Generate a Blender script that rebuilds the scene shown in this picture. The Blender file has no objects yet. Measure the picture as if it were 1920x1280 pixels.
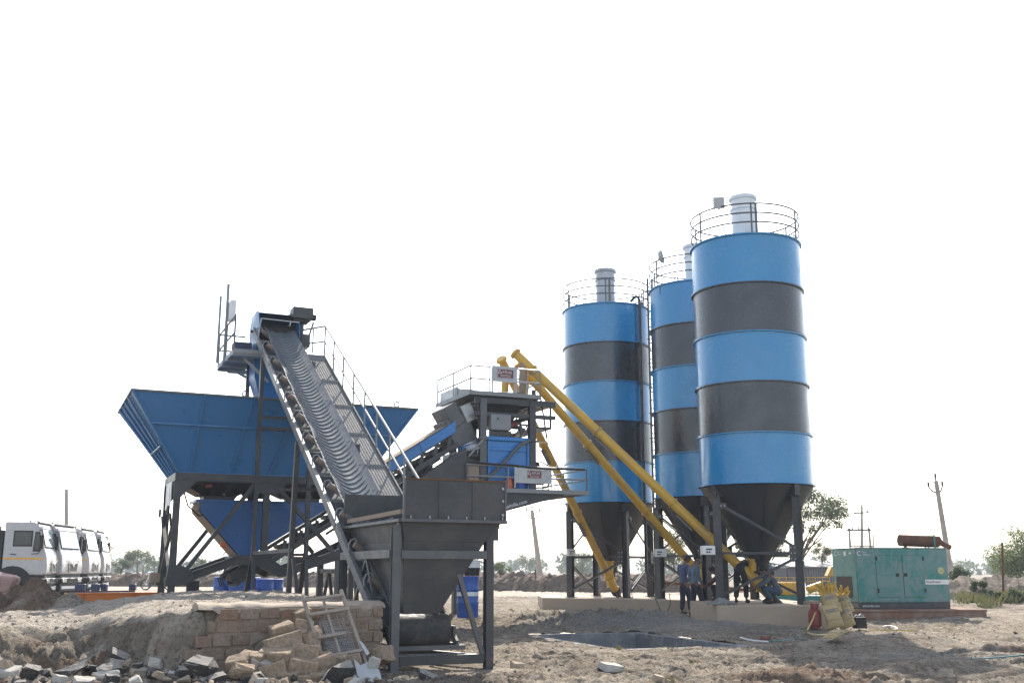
import bpy, bmesh, math, random
import numpy as np
from mathutils import Vector, Matrix, Quaternion

R = math.radians
random.seed(7)
scene = bpy.context.scene
COL = scene.collection

# ------------------------------------------------------------------ camera
FPX = 2000.0                      # focal length in pixels of a 1920 wide frame
CAMZ = 1.5
PITCH = math.atan((1070 - 640) / FPX)
cam_d = bpy.data.cameras.new('camera')
cam_d.sensor_width = 36.0
cam_d.lens = FPX / 1920 * 36.0
cam_d.clip_start = 0.1
cam_d.clip_end = 6000
cam = bpy.data.objects.new('camera', cam_d)
COL.objects.link(cam)
cam.location = (0, 0, CAMZ)
cam.rotation_euler = (R(90) + PITCH, 0, 0)
scene.camera = cam

# ------------------------------------------------------------------ light
SUN_EL, SUN_AZ = 40.0, 4.0        # degrees; azimuth measured from +Y towards +X
world = bpy.data.worlds.new('World')
scene.world = world
world.use_nodes = True
wn = world.node_tree
bg = wn.nodes['Background']
sky = wn.nodes.new('ShaderNodeTexSky')
sky.sky_type = 'NISHITA'
sky.sun_disc = False
sky.sun_elevation = R(SUN_EL)
sky.sun_rotation = R(SUN_AZ)
sky.air_density = 1.0
sky.dust_density = 1.5
sky.ozone_density = 1.0
hs = wn.nodes.new('ShaderNodeHueSaturation')
hs.inputs['Saturation'].default_value = 0.6     # dusty white sky
wn.links.new(sky.outputs[0], hs.inputs['Color'])
wn.links.new(hs.outputs[0], bg.inputs[0])
bg.inputs[1].default_value = 0.15
sd = bpy.data.lights.new('sun', 'SUN')
sd.energy = 4.6
sd.angle = R(0.6)
sd.color = (1.0, 0.93, 0.83)
sun = bpy.data.objects.new('sun', sd)
COL.objects.link(sun)
sv = Vector((math.sin(R(SUN_AZ)) * math.cos(R(SUN_EL)), math.cos(R(SUN_AZ)) * math.cos(R(SUN_EL)), math.sin(R(SUN_EL))))
sun.rotation_euler = sv.to_track_quat('Z', 'Y').to_euler()
sun.location = (0, 40, 40)
vs = scene.view_settings
vs.view_transform = 'Standard'
vs.look = 'None'
vs.gamma = 1.0
vs.use_curve_mapping = False
vs.exposure = 1.15

# ------------------------------------------------------------------ placing
_c, _s = math.cos(PITCH), math.sin(PITCH)
def ray(px, py):
    x = (px - 960) / FPX; y = (640 - py) / FPX
    return Vector((x, _c - _s * y, _s + _c * y))
CAMP = Vector((0, 0, CAMZ))
def P(px, py, Y):                 # the point at depth Y seen at a photo pixel
    d = ray(px, py); return CAMP + d * (Y / d.y)
def G(px, py, z=0.0):             # the point at height z seen at a photo pixel
    d = ray(px, py); return CAMP + d * ((z - CAMZ) / d.z)
ANG = R(24)
UX = Vector((math.cos(ANG), math.sin(ANG), 0)); VX = Vector((-math.sin(ANG), math.cos(ANG), 0))
ORG = P(248, 730, 26.0); ORG.z = 0
PLANT = Matrix.Translation(ORG) @ Matrix.Rotation(ANG, 4, 'Z')   # the batching plant stands square to this frame
PLANTI = PLANT.inverted()
ID = Matrix.Identity(4)
def H(px, py, ax, val):           # plant-frame point on the plane axis=val at a photo pixel
    o = PLANTI @ CAMP; d = PLANTI.to_3x3() @ ray(px, py)
    return o + d * ((val - o[ax]) / d[ax])

# ------------------------------------------------------------------ noise
def _hash(i, j, seed):
    n = (i.astype(np.int64) * 374761393 + j.astype(np.int64) * 668265263 + seed * 1442695041) & 0x7fffffff
    n = ((n ^ (n >> 13)) * 1274126177) & 0x7fffffff
    return ((n ^ (n >> 16)) & 0xffff) / 65535.0
def vnoise(x, y, seed=0):
    i = np.floor(x); j = np.floor(y); u = x - i; v = y - j
    u = u * u * (3 - 2 * u); v = v * v * (3 - 2 * v)
    a = _hash(i, j, seed); b = _hash(i + 1, j, seed); c = _hash(i, j + 1, seed); d = _hash(i + 1, j + 1, seed)
    return (a * (1 - u) + b * u) * (1 - v) + (c * (1 - u) + d * u) * v - 0.5
def fbm(x, y, seed=0, octv=4, gain=0.5):
    t = 0; a = 1.0
    for k in range(octv):
        t = t + a * vnoise(x, y, seed + k * 17); x = x * 2.03 + 11.3; y = y * 2.03 - 7.1; a *= gain
    return t
def sstep(t):
    t = np.clip(t, 0, 1); return t * t * (3 - 2 * t)

# ------------------------------------------------------------------ mesh building
class MB:
    def __init__(s): s.v = []; s.f = []; s.m = []
    def add(s, vs, fs, mi=0):
        b = len(s.v); s.v += [Vector(p) for p in vs]
        for f in fs: s.f.append([b + i for i in f]); s.m.append(mi)
        return s
    def bx(s, x0, x1, y0, y1, z0, z1, mi=0):
        return s.add([(x0, y0, z0), (x1, y0, z0), (x1, y1, z0), (x0, y1, z0), (x0, y0, z1), (x1, y0, z1), (x1, y1, z1), (x0, y1, z1)],
                     [(0, 3, 2, 1), (4, 5, 6, 7), (0, 1, 5, 4), (1, 2, 6, 5), (2, 3, 7, 6), (3, 0, 4, 7)], mi)
    def box(s, c, sz, rot=None, mi=0):
        c = Vector(c); rot = rot or Matrix.Identity(3); x, y, z = [d / 2 for d in sz]
        vs = [c + rot @ Vector(p) for p in [(-x, -y, -z), (x, -y, -z), (x, y, -z), (-x, y, -z), (-x, -y, z), (x, -y, z), (x, y, z), (-x, y, z)]]
        return s.add(vs, [(0, 3, 2, 1), (4, 5, 6, 7), (0, 1, 5, 4), (1, 2, 6, 5), (2, 3, 7, 6), (3, 0, 4, 7)], mi)
    def _fr(s, p, q, up):
        p = Vector(p); q = Vector(q); d = (q - p).normalized(); up = Vector(up)
        if abs(d.dot(up)) > 0.98: up = Vector((0, 1, 0)) if abs(d.y) < 0.9 else Vector((1, 0, 0))
        a = d.cross(up).normalized(); b = a.cross(d).normalized()
        return p, q, a, b
    def beam(s, p, q, w, h, up=(0, 0, 1), mi=0):
        p, q, a, b = s._fr(p, q, up); a *= w / 2; b *= h / 2
        vs = [e + i * a + j * b for e in (p, q) for i, j in ((-1, -1), (1, -1), (1, 1), (-1, 1))]
        return s.add(vs, [(0, 1, 2, 3), (7, 6, 5, 4), (0, 4, 5, 1), (1, 5, 6, 2), (2, 6, 7, 3), (3, 7, 4, 0)], mi)
    def hbeam(s, p, q, w, h, up=(0, 0, 1), t=0.014, mi=0):      # flanges +-b, web between
        p, q, a, b = s._fr(p, q, up)
        for k in (-1, 1): s.beam(p + b * k * (h - t) / 2, q + b * k * (h - t) / 2, w, t, b, mi)
        return s.beam(p, q, t, h - 2 * t - 0.002, b, mi)
    def angle(s, p, q, w, up=(0, 0, 1), t=0.008, mi=0):
        p, q, a, b = s._fr(p, q, up)
        s.beam(p - b * w / 2, q - b * w / 2, w, t, b, mi)
        return s.beam(p - a * (w / 2 - t / 2) + b * t, q - a * (w / 2 - t / 2) + b * t, t, w - t, b, mi)
    def tube(s, p, q, r, n=10, r2=None, cap=True, mi=0):
        p, q, a, b = s._fr(p, q, (0, 0, 1)); r2 = r if r2 is None else r2
        vs = []
        for e, rr in ((p, r), (q, r2)):
            for k in range(n):
                t = 2 * math.pi * k / n; vs.append(e + a * math.cos(t) * rr + b * math.sin(t) * rr)
        fs = [(k, (k + 1) % n, n + (k + 1) % n, n + k) for k in range(n)]
        if cap: fs += [tuple(range(n - 1, -1, -1)), tuple(range(n, 2 * n))]
        return s.add(vs, fs, mi)
    def path(s, pts, r, n=8, closed=False, mi=0):
        pts = [Vector(p) for p in pts]; N = len(pts)
        rs = r if isinstance(r, (list, tuple)) else [r] * N
        prev = None; vs = []
        for i, p in enumerate(pts):
            if closed: d = (pts[(i + 1) % N] - pts[i - 1])
            else: d = pts[min(i + 1, N - 1)] - pts[max(i - 1, 0)]
            d.normalize()
            if prev is None:
                up = Vector((0, 0, 1)) if abs(d.z) < 0.9 else Vector((1, 0, 0)); a = d.cross(up).normalized()
            else: a = (prev - d * prev.dot(d)).normalized()
            prev = a; b = a.cross(d)
            for k in range(n):
                t = 2 * math.pi * k / n; vs.append(p + (a * math.cos(t) + b * math.sin(t)) * rs[i])
        fs = []
        for i in range(N if closed else N - 1):
            j = (i + 1) % N
            for k in range(n): fs.append((i * n + k, i * n + (k + 1) % n, j * n + (k + 1) % n, j * n + k))
        if not closed: fs += [tuple(range(n - 1, -1, -1)), tuple(range((N - 1) * n, N * n))]
        return s.add(vs, fs, mi)
    def ring(s, c, rad, r, n=48, k=6, mi=0, a0=0, a1=360):
        c = Vector(c); full = abs(a1 - a0) >= 360
        pts = [c + Vector((math.cos(R(a0 + (a1 - a0) * i / n)), math.sin(R(a0 + (a1 - a0) * i / n)), 0)) * rad for i in range(n if full else n + 1)]
        return s.path(pts, r, k, closed=full, mi=mi)
    def lathe(s, prof, n=32, c=(0, 0, 0), rot=None, mi=0, closed=False):
        c = Vector(c); rot = rot or Matrix.Identity(3); vs = []; m = len(prof)
        for rr, z in prof:
            for k in range(n):
                t = 2 * math.pi * k / n; vs.append(c + rot @ Vector((rr * math.cos(t), rr * math.sin(t), z)))
        fs = []
        for i in range(m if closed else m - 1):
            j = (i + 1) % m
            for k in range(n): fs.append((i * n + k, i * n + (k + 1) % n, j * n + (k + 1) % n, j * n + k))
        if not closed:
            if prof[0][0] > 1e-6: fs.append(tuple(range(n - 1, -1, -1)))
            if prof[-1][0] > 1e-6: fs.append(tuple(range((m - 1) * n, m * n)))
        return s.add(vs, fs, mi)
    def prism(s, poly, vec, mi=0):
        poly = [Vector(p) for p in poly]; vec = Vector(vec); n = len(poly)
        return s.add(poly + [p + vec for p in poly],
                     [tuple(range(n - 1, -1, -1)), tuple(range(n, 2 * n))] + [(k, (k + 1) % n, n + (k + 1) % n, n + k) for k in range(n)], mi)
    def loft(s, A, B, mi=0, capA=True, capB=True):
        n = len(A)
        fs = [(k, (k + 1) % n, n + (k + 1) % n, n + k) for k in range(n)]
        if capA: fs.append(tuple(range(n - 1, -1, -1)))
        if capB: fs.append(tuple(range(n, 2 * n)))
        return s.add(list(A) + list(B), fs, mi)
    def shell(s, quads, t, mi=0):      # plates: each quad becomes a slab of thickness t
        for q in quads:
            q = [Vector(p) for p in q]; nrm = (q[1] - q[0]).cross(q[2] - q[0]).normalized() * t
            s.prism(q, nrm, mi)
        return s
    def ball(s, c, r, nu=12, nv=8, mi=0, rot=None):
        c = Vector(c); r = (r, r, r) if not isinstance(r, (tuple, list)) else r; rot = rot or Matrix.Identity(3)
        vs = [c + rot @ Vector((0, 0, r[2]))]
        for i in range(1, nv):
            ph = math.pi * i / nv
            for k in range(nu):
                t = 2 * math.pi * k / nu
                vs.append(c + rot @ Vector((r[0] * math.sin(ph) * math.cos(t), r[1] * math.sin(ph) * math.sin(t), r[2] * math.cos(ph))))
        vs.append(c + rot @ Vector((0, 0, -r[2])))
        fs = [(0, 1 + k, 1 + (k + 1) % nu) for k in range(nu)]
        for i in range(nv - 2):
            for k in range(nu):
                a = 1 + i * nu; b = a + nu; fs.append((a + k, b + k, b + (k + 1) % nu, a + (k + 1) % nu))
        l = len(vs) - 1; a = 1 + (nv - 2) * nu
        fs += [(a + (k + 1) % nu, a + k, l) for k in range(nu)]
        return s.add(vs, fs, mi)

FR = [ID]
def mk(name, mb, mats, parent=None, frame=None, smooth=35, bevel=0, label=None):
    """Link the collected shapes as ONE mesh object, in the frame they were drawn in."""
    frame = frame or FR[0]
    pm = o_mw[parent.name] if parent is not None else Matrix.Identity(4)
    T = pm.inverted() @ frame
    if parent is None:                      # give a lone mesh an origin at its base
        ws = [frame @ v for v in mb.v]
        lo = Vector((sum(v.x for v in ws) / len(ws), sum(v.y for v in ws) / len(ws), min(v.z for v in ws)))
        T = Matrix.Translation(-lo) @ frame
    me = bpy.data.meshes.new(name)
    me.from_pydata([tuple(T @ v) for v in mb.v], [], mb.f)
    mats = mats if isinstance(mats, (list, tuple)) else [mats]
    for m in mats: me.materials.append(m)
    if len(mats) > 1: me.polygons.foreach_set('material_index', mb.m)
    bm = bmesh.new(); bm.from_mesh(me); bmesh.ops.recalc_face_normals(bm, faces=bm.faces); bm.to_mesh(me); bm.free()
    if smooth:
        me.polygons.foreach_set('use_smooth', [True] * len(me.polygons))
        me.set_sharp_from_angle(angle=R(smooth))
    me.update()
    o = bpy.data.objects.new(name, me); COL.objects.link(o)
    if parent is not None:
        o.parent = parent; o_mw[o.name] = pm
    else:
        o.location = lo; o_mw[o.name] = Matrix.Translation(lo)
    if bevel:
        b = o.modifiers.new('bevel', 'BEVEL'); b.width = bevel; b.segments = 2; b.limit_method = 'ANGLE'; b.angle_limit = R(40)
    if label: o['label'] = label
    return o
o_mw = {}
def thing(name, label, cat, loc=(0, 0, 0), rotz=0, group=None):
    o = bpy.data.objects.new(name, None); COL.objects.link(o)
    o.empty_display_size = 0.2
    o.location = loc; o.rotation_euler = (0, 0, rotz)
    o_mw[o.name] = Matrix.Translation(Vector(loc)) @ Matrix.Rotation(rotz, 4, 'Z')
    return tag(o, label, cat, group)
def tag(o, label, cat, group=None):
    o['label'] = label; o['category'] = cat
    if group: o['group'] = group
    return o
def struct(o, kind='structure', label=None):
    o['kind'] = kind
    if label: o['label'] = label
    return o
def copy_tree(o, parent=None):
    c = o.copy(); COL.objects.link(c)
    if parent is not None: c.parent = parent
    for ch in o.children: copy_tree(ch, c)
    return c
def text_mb(body, size, thick=0.004):
    cu = bpy.data.curves.new('lettering', 'FONT'); cu.body = body; cu.size = size; cu.extrude = thick / 2
    cu.align_x = 'CENTER'; cu.align_y = 'CENTER'; cu.resolution_u = 2
    ob = bpy.data.objects.new('lettering', cu); COL.objects.link(ob)
    dg = bpy.context.evaluated_depsgraph_get(); me = bpy.data.meshes.new_from_object(ob.evaluated_get(dg))
    mb = MB(); mb.add([v.co for v in me.vertices], [list(p.vertices) for p in me.polygons])
    bpy.data.objects.remove(ob); bpy.data.curves.remove(cu); bpy.data.meshes.remove(me)
    return mb
def place_mb(mb, c, right, up):              # move lettering drawn in xy to a wall
    right = Vector(right).normalized(); up = Vector(up).normalized(); n = right.cross(up); c = Vector(c)
    mb.v = [c + right * v.x + up * v.y + n * v.z for v in mb.v]; return mb
def merge(*mbs):
    m = MB()
    for i, b in enumerate(mbs):
        o = len(m.v); m.v += b.v; m.f += [[o + k for k in f] for f in b.f]; m.m += b.m
    return m

# ------------------------------------------------------------------ materials
def _nt(name):
    m = bpy.data.materials.new(name); m.use_nodes = True
    nt = m.node_tree; b = nt.nodes['Principled BSDF']; return m, nt, b
def _noise(nt, scale, detail=5, rough=0.6, vec=None, dist=0.0):
    n = nt.nodes.new('ShaderNodeTexNoise'); n.inputs['Scale'].default_value = scale; n.inputs['Detail'].default_value = detail
    n.inputs['Roughness'].default_value = rough; n.inputs['Distortion'].default_value = dist
    if vec is not None: nt.links.new(vec, n.inputs['Vector'])
    return n
def _ramp(nt, src, stops):
    r = nt.nodes.new('ShaderNodeValToRGB'); e = r.color_ramp.elements
    while len(e) < len(stops): e.new(0.5)
    for k, (p, c) in enumerate(stops): e[k].position = p; e[k].color = (c, c, c, 1) if not isinstance(c, tuple) else (*c, 1)
    nt.links.new(src, r.inputs[0]); return r
def _mix(nt, fac, a, b):
    x = nt.nodes.new('ShaderNodeMix'); x.data_type = 'RGBA'
    for i, v in ((6, a), (7, b)):
        if isinstance(v, tuple): x.inputs[i].default_value = (*v, 1)
        else: nt.links.new(v, x.inputs[i])
    if isinstance(fac, float): x.inputs[0].default_value = fac
    else: nt.links.new(fac, x.inputs[0])
    return x.outputs[2]
def _bump(nt, b, h, strength, dist):
    n = nt.nodes.new('ShaderNodeBump'); n.inputs['Strength'].default_value = strength; n.inputs['Distance'].default_value = dist
    nt.links.new(h, n.inputs['Height']); nt.links.new(n.outputs[0], b.inputs['Normal'])
def _pos(nt, scale=(1, 1, 1)):
    g = nt.nodes.new('ShaderNodeNewGeometry'); m = nt.nodes.new('ShaderNodeMapping'); m.inputs['Scale'].default_value = scale
    nt.links.new(g.outputs['Position'], m.inputs[0]); return m.outputs[0]
def paint(name, col, rough=0.4, dust=(0.33, 0.28, 0.22), amt=0.35, scale=2.2, metal=0.0, streak=True, bump=0.08, spec=0.5):
    """Painted or bare metal with dust, streaks and uneven gloss."""
    m, nt, b = _nt(name)
    p = _pos(nt); n1 = _noise(nt, scale, 6, 0.65, p); f1 = _ramp(nt, n1.outputs[0], [(0.45, 0.0), (0.75, amt)])
    c = _mix(nt, f1.outputs[0], col, dust)
    if streak:
        p2 = _pos(nt, (7, 7, 0.5)); n2 = _noise(nt, 1.0, 4, 0.6, p2); f2 = _ramp(nt, n2.outputs[0], [(0.5, 0.0), (0.8, amt * 0.7)])
        c = _mix(nt, f2.outputs[0], c, tuple(0.5 * a + 0.35 * d for a, d in zip(col, dust)))
    nt.links.new(c, b.inputs['Base Color'])
    n3 = _noise(nt, scale * 3, 4, 0.6, p); f3 = _ramp(nt, n3.outputs[0], [(0.3, max(0.05, rough - 0.1)), (0.75, min(1.0, rough + 0.18))])
    nt.links.new(f3.outputs[0], b.inputs['Roughness'])
    b.inputs['Metallic'].default_value = metal; b.inputs['Specular IOR Level'].default_value = spec if rough < .8 else 0.12
    if bump: _bump(nt, b, n3.outputs[0], bump, 0.01)
    return m
def plain(name, col, rough=0.6, metal=0.0, spec=0.5):
    m, nt, b = _nt(name)
    n = _noise(nt, 9.0, 4, 0.6, _pos(nt))
    c = _mix(nt, _ramp(nt, n.outputs[0], [(0.35, 0.0), (0.7, 1.0)]).outputs[0], tuple(x * 0.86 for x in col), tuple(min(1, x * 1.1) for x in col))
    nt.links.new(c, b.inputs['Base Color']); b.inputs['Roughness'].default_value = rough; b.inputs['Metallic'].default_value = metal
    b.inputs['Specular IOR Level'].default_value = spec
    return m
def island(name, cols, rough=0.9, bumps=0.5, scale=14.0, var=0.4, dist=0.02):
    """Colour that differs from piece to piece (stones, bricks, leaves)."""
    m, nt, b = _nt(name)
    g = nt.nodes.new('ShaderNodeNewGeometry'); k = len(cols)
    r = _ramp(nt, g.outputs['Random Per Island'], [(i / max(1, k - 1), c) for i, c in enumerate(cols)])
    n = _noise(nt, scale, 6, 0.7, _pos(nt)); f = _ramp(nt, n.outputs[0], [(0.3, 1 - var), (0.75, 1 + var * 0.4)])
    x = nt.nodes.new('ShaderNodeMix'); x.data_type = 'RGBA'; x.blend_type = 'MULTIPLY'; x.inputs[0].default_value = 1.0
    nt.links.new(r.outputs[0], x.inputs[6]); nt.links.new(f.outputs[0], x.inputs[7])
    nt.links.new(x.outputs[2], b.inputs['Base Color']); b.inputs['Roughness'].default_value = rough; b.inputs['Specular IOR Level'].default_value = 0.08
    if bumps: _bump(nt, b, n.outputs[0], bumps, dist)
    return m
def leafmat(name, cols):
    m, nt, b = _nt(name)
    g = nt.nodes.new('ShaderNodeNewGeometry')
    r = _ramp(nt, g.outputs['Random Per Island'], [(i / max(1, len(cols) - 1), c) for i, c in enumerate(cols)])
    nt.links.new(r.outputs[0], b.inputs['Base Color']); b.inputs['Roughness'].default_value = 0.6
    tr = nt.nodes.new('ShaderNodeBsdfTranslucent'); nt.links.new(r.outputs[0], tr.inputs[0])
    ms = nt.nodes.new('ShaderNodeMixShader'); ms.inputs[0].default_value = 0.35
    nt.links.new(b.outputs[0], ms.inputs[1]); nt.links.new(tr.outputs[0], ms.inputs[2])
    nt.links.new(ms.outputs[0], nt.nodes['Material Output'].inputs[0])
    return m

M = {}
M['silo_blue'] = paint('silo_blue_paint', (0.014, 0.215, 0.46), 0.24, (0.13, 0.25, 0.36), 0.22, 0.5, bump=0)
M['silo_black'] = paint('silo_grey_paint', (0.021, 0.026, 0.036), 0.26, (0.065, 0.063, 0.06), 0.22, 0.5, bump=0)
for _k in ('silo_blue', 'silo_black'):
    _b = M[_k].node_tree.nodes['Principled BSDF']; _b.inputs['Coat Weight'].default_value = 0.35; _b.inputs['Coat Roughness'].default_value = 0.22; _b.inputs['Coat IOR'].default_value = 1.5
M['cone'] = paint('silo_cone_paint', (0.026, 0.029, 0.036), 0.38, (0.07, 0.064, 0.055), 0.10, 0.8, bump=0)
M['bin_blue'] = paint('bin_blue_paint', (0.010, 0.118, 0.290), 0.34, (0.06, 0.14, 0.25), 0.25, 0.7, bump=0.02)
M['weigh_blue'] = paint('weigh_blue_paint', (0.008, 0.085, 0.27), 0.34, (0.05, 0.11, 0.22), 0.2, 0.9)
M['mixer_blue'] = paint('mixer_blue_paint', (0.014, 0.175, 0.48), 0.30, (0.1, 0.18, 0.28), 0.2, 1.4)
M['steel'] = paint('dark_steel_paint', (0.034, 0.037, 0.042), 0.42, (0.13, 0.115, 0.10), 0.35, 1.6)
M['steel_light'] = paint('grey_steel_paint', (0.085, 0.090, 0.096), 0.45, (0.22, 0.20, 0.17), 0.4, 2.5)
M['hopper'] = paint('hopper_grey_paint', (0.036, 0.039, 0.042), 0.5, (0.125, 0.11, 0.09), 0.5, 1.1)
M['galv'] = paint('galvanised_steel', (0.36, 0.37, 0.38), 0.38, (0.30, 0.28, 0.25), 0.35, 3.0, metal=0.5)
M['rail'] = paint('rail_grey_paint', (0.22, 0.23, 0.24), 0.5, (0.25, 0.23, 0.2), 0.3, 4.0)
M['yellow'] = paint('screw_yellow_paint', (0.58, 0.34, 0.03), 0.42, (0.26, 0.21, 0.14), 0.6, 2.6)
M['rubber'] = paint('belt_rubber', (0.125, 0.140, 0.158), 0.8, (0.22, 0.21, 0.19), 0.4, 1.6)
M['walk'] = paint('walkway_sheet', (0.21, 0.21, 0.21), 0.85, (0.25, 0.225, 0.2), 0.4, 4.0)
M['roller'] = paint('dusty_roller', (0.17, 0.135, 0.11), 0.75, (0.30, 0.25, 0.2), 0.5, 5.0)
M['black'] = plain('black_rubber', (0.015, 0.015, 0.016), 0.7)
M['rust'] = paint('rusty_steel', (0.12, 0.058, 0.042), 0.8, (0.22, 0.105, 0.06), 0.7, 5.0)
M['rust_edge'] = paint('rust_orange', (0.16, 0.08, 0.035), 0.8, (0.08, 0.06, 0.05), 0.7, 6.0)
M['white'] = paint('truck_white_paint', (0.46, 0.455, 0.46), 0.28, (0.5, 0.46, 0.4), 0.2, 2.0, bump=0.0)
M['white_board'] = paint('white_board', (0.72, 0.72, 0.72), 0.5, (0.4, 0.37, 0.33), 0.3, 4.0)
M['glass'] = plain('dark_glass', (0.03, 0.035, 0.04), 0.05)
M['chrome'] = plain('bright_metal', (0.6, 0.6, 0.6), 0.2, 1.0)
M['concrete'] = paint('slab_concrete', (0.38, 0.305, 0.235), 0.85, (0.46, 0.385, 0.30), 0.6, 1.3, bump=0.5)
M['pit'] = paint('pit_concrete', (0.15, 0.16, 0.172), 0.85, (0.33, 0.32, 0.30), 0.9, 2.8, bump=0.5)
M['tail_rubber'] = paint('dirty_drum_rubber', (0.030, 0.031, 0.033), 0.7, (0.12, 0.105, 0.09), 0.8, 4.0, bump=0.6)
M['green'] = paint('generator_green', (0.020, 0.190, 0.165), 0.45, (0.06, 0.20, 0.18), 0.3, 1.5)
M['orange'] = paint('orange_beam_paint', (0.55, 0.17, 0.02), 0.5, (0.3, 0.15, 0.06), 0.5, 2.0)
M['navy'] = paint('navy_paint', (0.02, 0.03, 0.09), 0.5, (0.2, 0.18, 0.16), 0.3, 3.0)
M['drum_blue'] = paint('drum_plastic_blue', (0.015, 0.085, 0.36), 0.4, (0.1, 0.14, 0.22), 0.35, 3.0)
M['red'] = paint('cylinder_red', (0.20, 0.025, 0.02), 0.5, (0.14, 0.08, 0.06), 0.5, 4.0)
M['orange_red'] = plain('orange_cap', (0.62, 0.12, 0.03), 0.5)
M['sign_red'] = plain('sign_maroon', (0.15, 0.03, 0.03), 0.5)
M['lettering'] = plain('white_lettering', (0.75, 0.75, 0.75), 0.5)
M['wood'] = paint('weathered_wood', (0.30, 0.26, 0.22), 0.85, (0.18, 0.15, 0.12), 0.6, 6.0)
M['tan'] = paint('tan_liner', (0.27, 0.215, 0.165), 0.8, (0.3, 0.25, 0.2), 0.5, 3.0)
M['pole'] = paint('pole_concrete', (0.33, 0.30, 0.27), 0.85, (0.2, 0.18, 0.16), 0.5, 2.0)

# ================================================================== GROUND
PIT_C = Vector((2.0, 21.6)); PIT_A = R(19); PIT_L, PIT_W = 3.1, 5.35
PU = Vector((math.cos(PIT_A), math.sin(PIT_A))); PV = Vector((-math.sin(PIT_A), math.cos(PIT_A)))
def gauss(X, Y, cx, cy, sx, sy, rot=0.0):
    dx = X - cx; dy = Y - cy; c, s = math.cos(rot), math.sin(rot)
    a = (dx * c + dy * s) / sx; b = (-dx * s + dy * c) / sy
    return np.exp(-(a * a + b * b))
def ramp_masks(X, Y):
    dx = X - ORG.x; dy = Y - ORG.y
    x = dx * UX.x + dy * UX.y; y = dx * VX.x + dy * VX.y
    lf = sstep((0.35 - x) / 1.7)
    wob = fbm(x * 0.9, y * 0.9, 5, 3) * 0.9 * lf
    w = 0.10 + 2.3 * lf
    y0 = -11.36 + 0.25 * lf + wob
    front = sstep((y - y0) / w)
    back = 1 - sstep((y - (-4.2 - 3.2 * sstep((-x - 0.5) / 3))) / 6.5)
    right = 1 - sstep((x - 2.93) / (0.12 + 1.2 * sstep((y + 9.6) / 1.5)))
    return x, y, lf, front, back * right
def ground_h(X, Y, fine=True):
    X = np.asarray(X, float); Y = np.asarray(Y, float)
    base = 0.20 * sstep((Y - 29) / 6) + 0.1 * sstep((Y - 36) / 12)
    base = base - 0.12 * sstep((X - 8) / 2) * sstep((Y - 28) / 3) * (1 - sstep((Y - 38) / 6))
    base = base + 0.18 * sstep((-X - 4) / 6) * sstep((Y - 22) / 6)
    far = 1 - sstep((Y - 60) / 60)
    h = base
    h = h + (0.33 + 0.4 * fbm(X * 1.5, Y * 1.5, 91, 4)) * gauss(X, Y, 2.2, 30.6, 3.8, 1.3, -0.55)           # spoil bank below the rear slab
    h = h + 0.20 * gauss(X, Y, 5.2, 28.0, 1.6, 0.8) + 0.16 * gauss(X, Y, 8.6, 23.2, 1.1, 0.7) + 0.15 * gauss(X, Y, 7.2, 22.6, 1.0, 0.8)
    h = h + 0.16 * gauss(X, Y, 4.1, 15.6, 0.9, 0.5) + 0.16 * gauss(X, Y, 8.9, 19.6, 1.2, 0.6, 0.2) + 0.10 * gauss(X, Y, 1.2, 16.6, 0.7, 0.35)
    h = h - 0.10 * gauss(X, Y, 0.4, 18.0, 0.5, 0.6) + 0.12 * gauss(X, Y, 6.2, 17.0, 0.9, 0.6, 0.5)
    near = far
    n = fbm(X * 0.5, Y * 0.5, 1, 4) * 0.10
    rough = 0.5 + 0.8 * sstep(fbm(X * 0.35, Y * 0.35, 9, 2) * 2 + 0.3)
    n = n + (0.30 - np.abs(fbm(X * 1.7, Y * 2.4, 2, 4, 0.6))) * 0.05 * rough
    if fine: n = n + (np.abs(fbm(X * 4.5, Y * 6.0, 4, 4, 0.65)) - 0.3) * 0.125 * rough + fbm(X * 14, Y * 18, 14, 2, 0.6) * 0.036 * rough
    n = n * (1 - 0.8 * sstep((-X - 6) / 3) * sstep((Y - 26) / 3))
    # wheel ruts pressed into the yard
    for (xa, ya, xb, yb, wv) in ((-0.5, 20.0, 12.0, 17.2, .25), (-0.5, 21.2, 12.0, 18.9, .25), (2.5, 25.0, 12.5, 24.2, .3), (4.5, 14.6, 11.0, 17.6, .2), (4.0, 15.6, 10.6, 18.7, .2), (-0.6, 25.6, 1.2, 33.0, .2), (0.9, 16.2, 6.5, 14.3, .2)):
        dx, dy = xb - xa, yb - ya; L2 = dx * dx + dy * dy; tt = ((X - xa) * dx + (Y - ya) * dy) / L2; dd = ((X - xa) * dy - (Y - ya) * dx) / np.sqrt(L2) + wv * np.sin(tt * 7 + xa)
        e = sstep(tt * 8) * sstep((1 - tt) * 8); lug = 0.7 + 0.3 * np.sin(tt * np.sqrt(L2) * 26 + np.sign(dd) * 1.2)
        h = h + e * (-0.075 * np.exp(-(dd / .16) ** 4) * lug + 0.05 * np.exp(-((np.abs(dd) - .27) / .09) ** 2))
    h = h + n * near
    # loading ramp held by the brick wall
    x, y, lf, front, rest = ramp_masks(X, Y)
    top = 0.98 + 0.07 * sstep((y + 10.5) / 6) - 0.16 * lf + fbm(X * 0.8, Y * 0.8, 21, 4) * 0.07
    top = top - 0.13 * sstep((1.6 - x) / 3.0) + (np.abs(np.sin((y + 0.25 * fbm(x, y, 3, 2)) * 4.2)) ** 3) * 0.035 * rest   # wheel ruts
    m = front * rest
    gully = fbm(x * 2.6, y * 0.9, 31, 4) * 0.34 + (np.abs(fbm(x * 4.5, y * 3.5, 33, 4, 0.62)) - 0.25) * 0.24
    slope = sstep(front * 6) * sstep((1 - front) * 2.6) * sstep((0.30 - x) / 0.7) * rest
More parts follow.
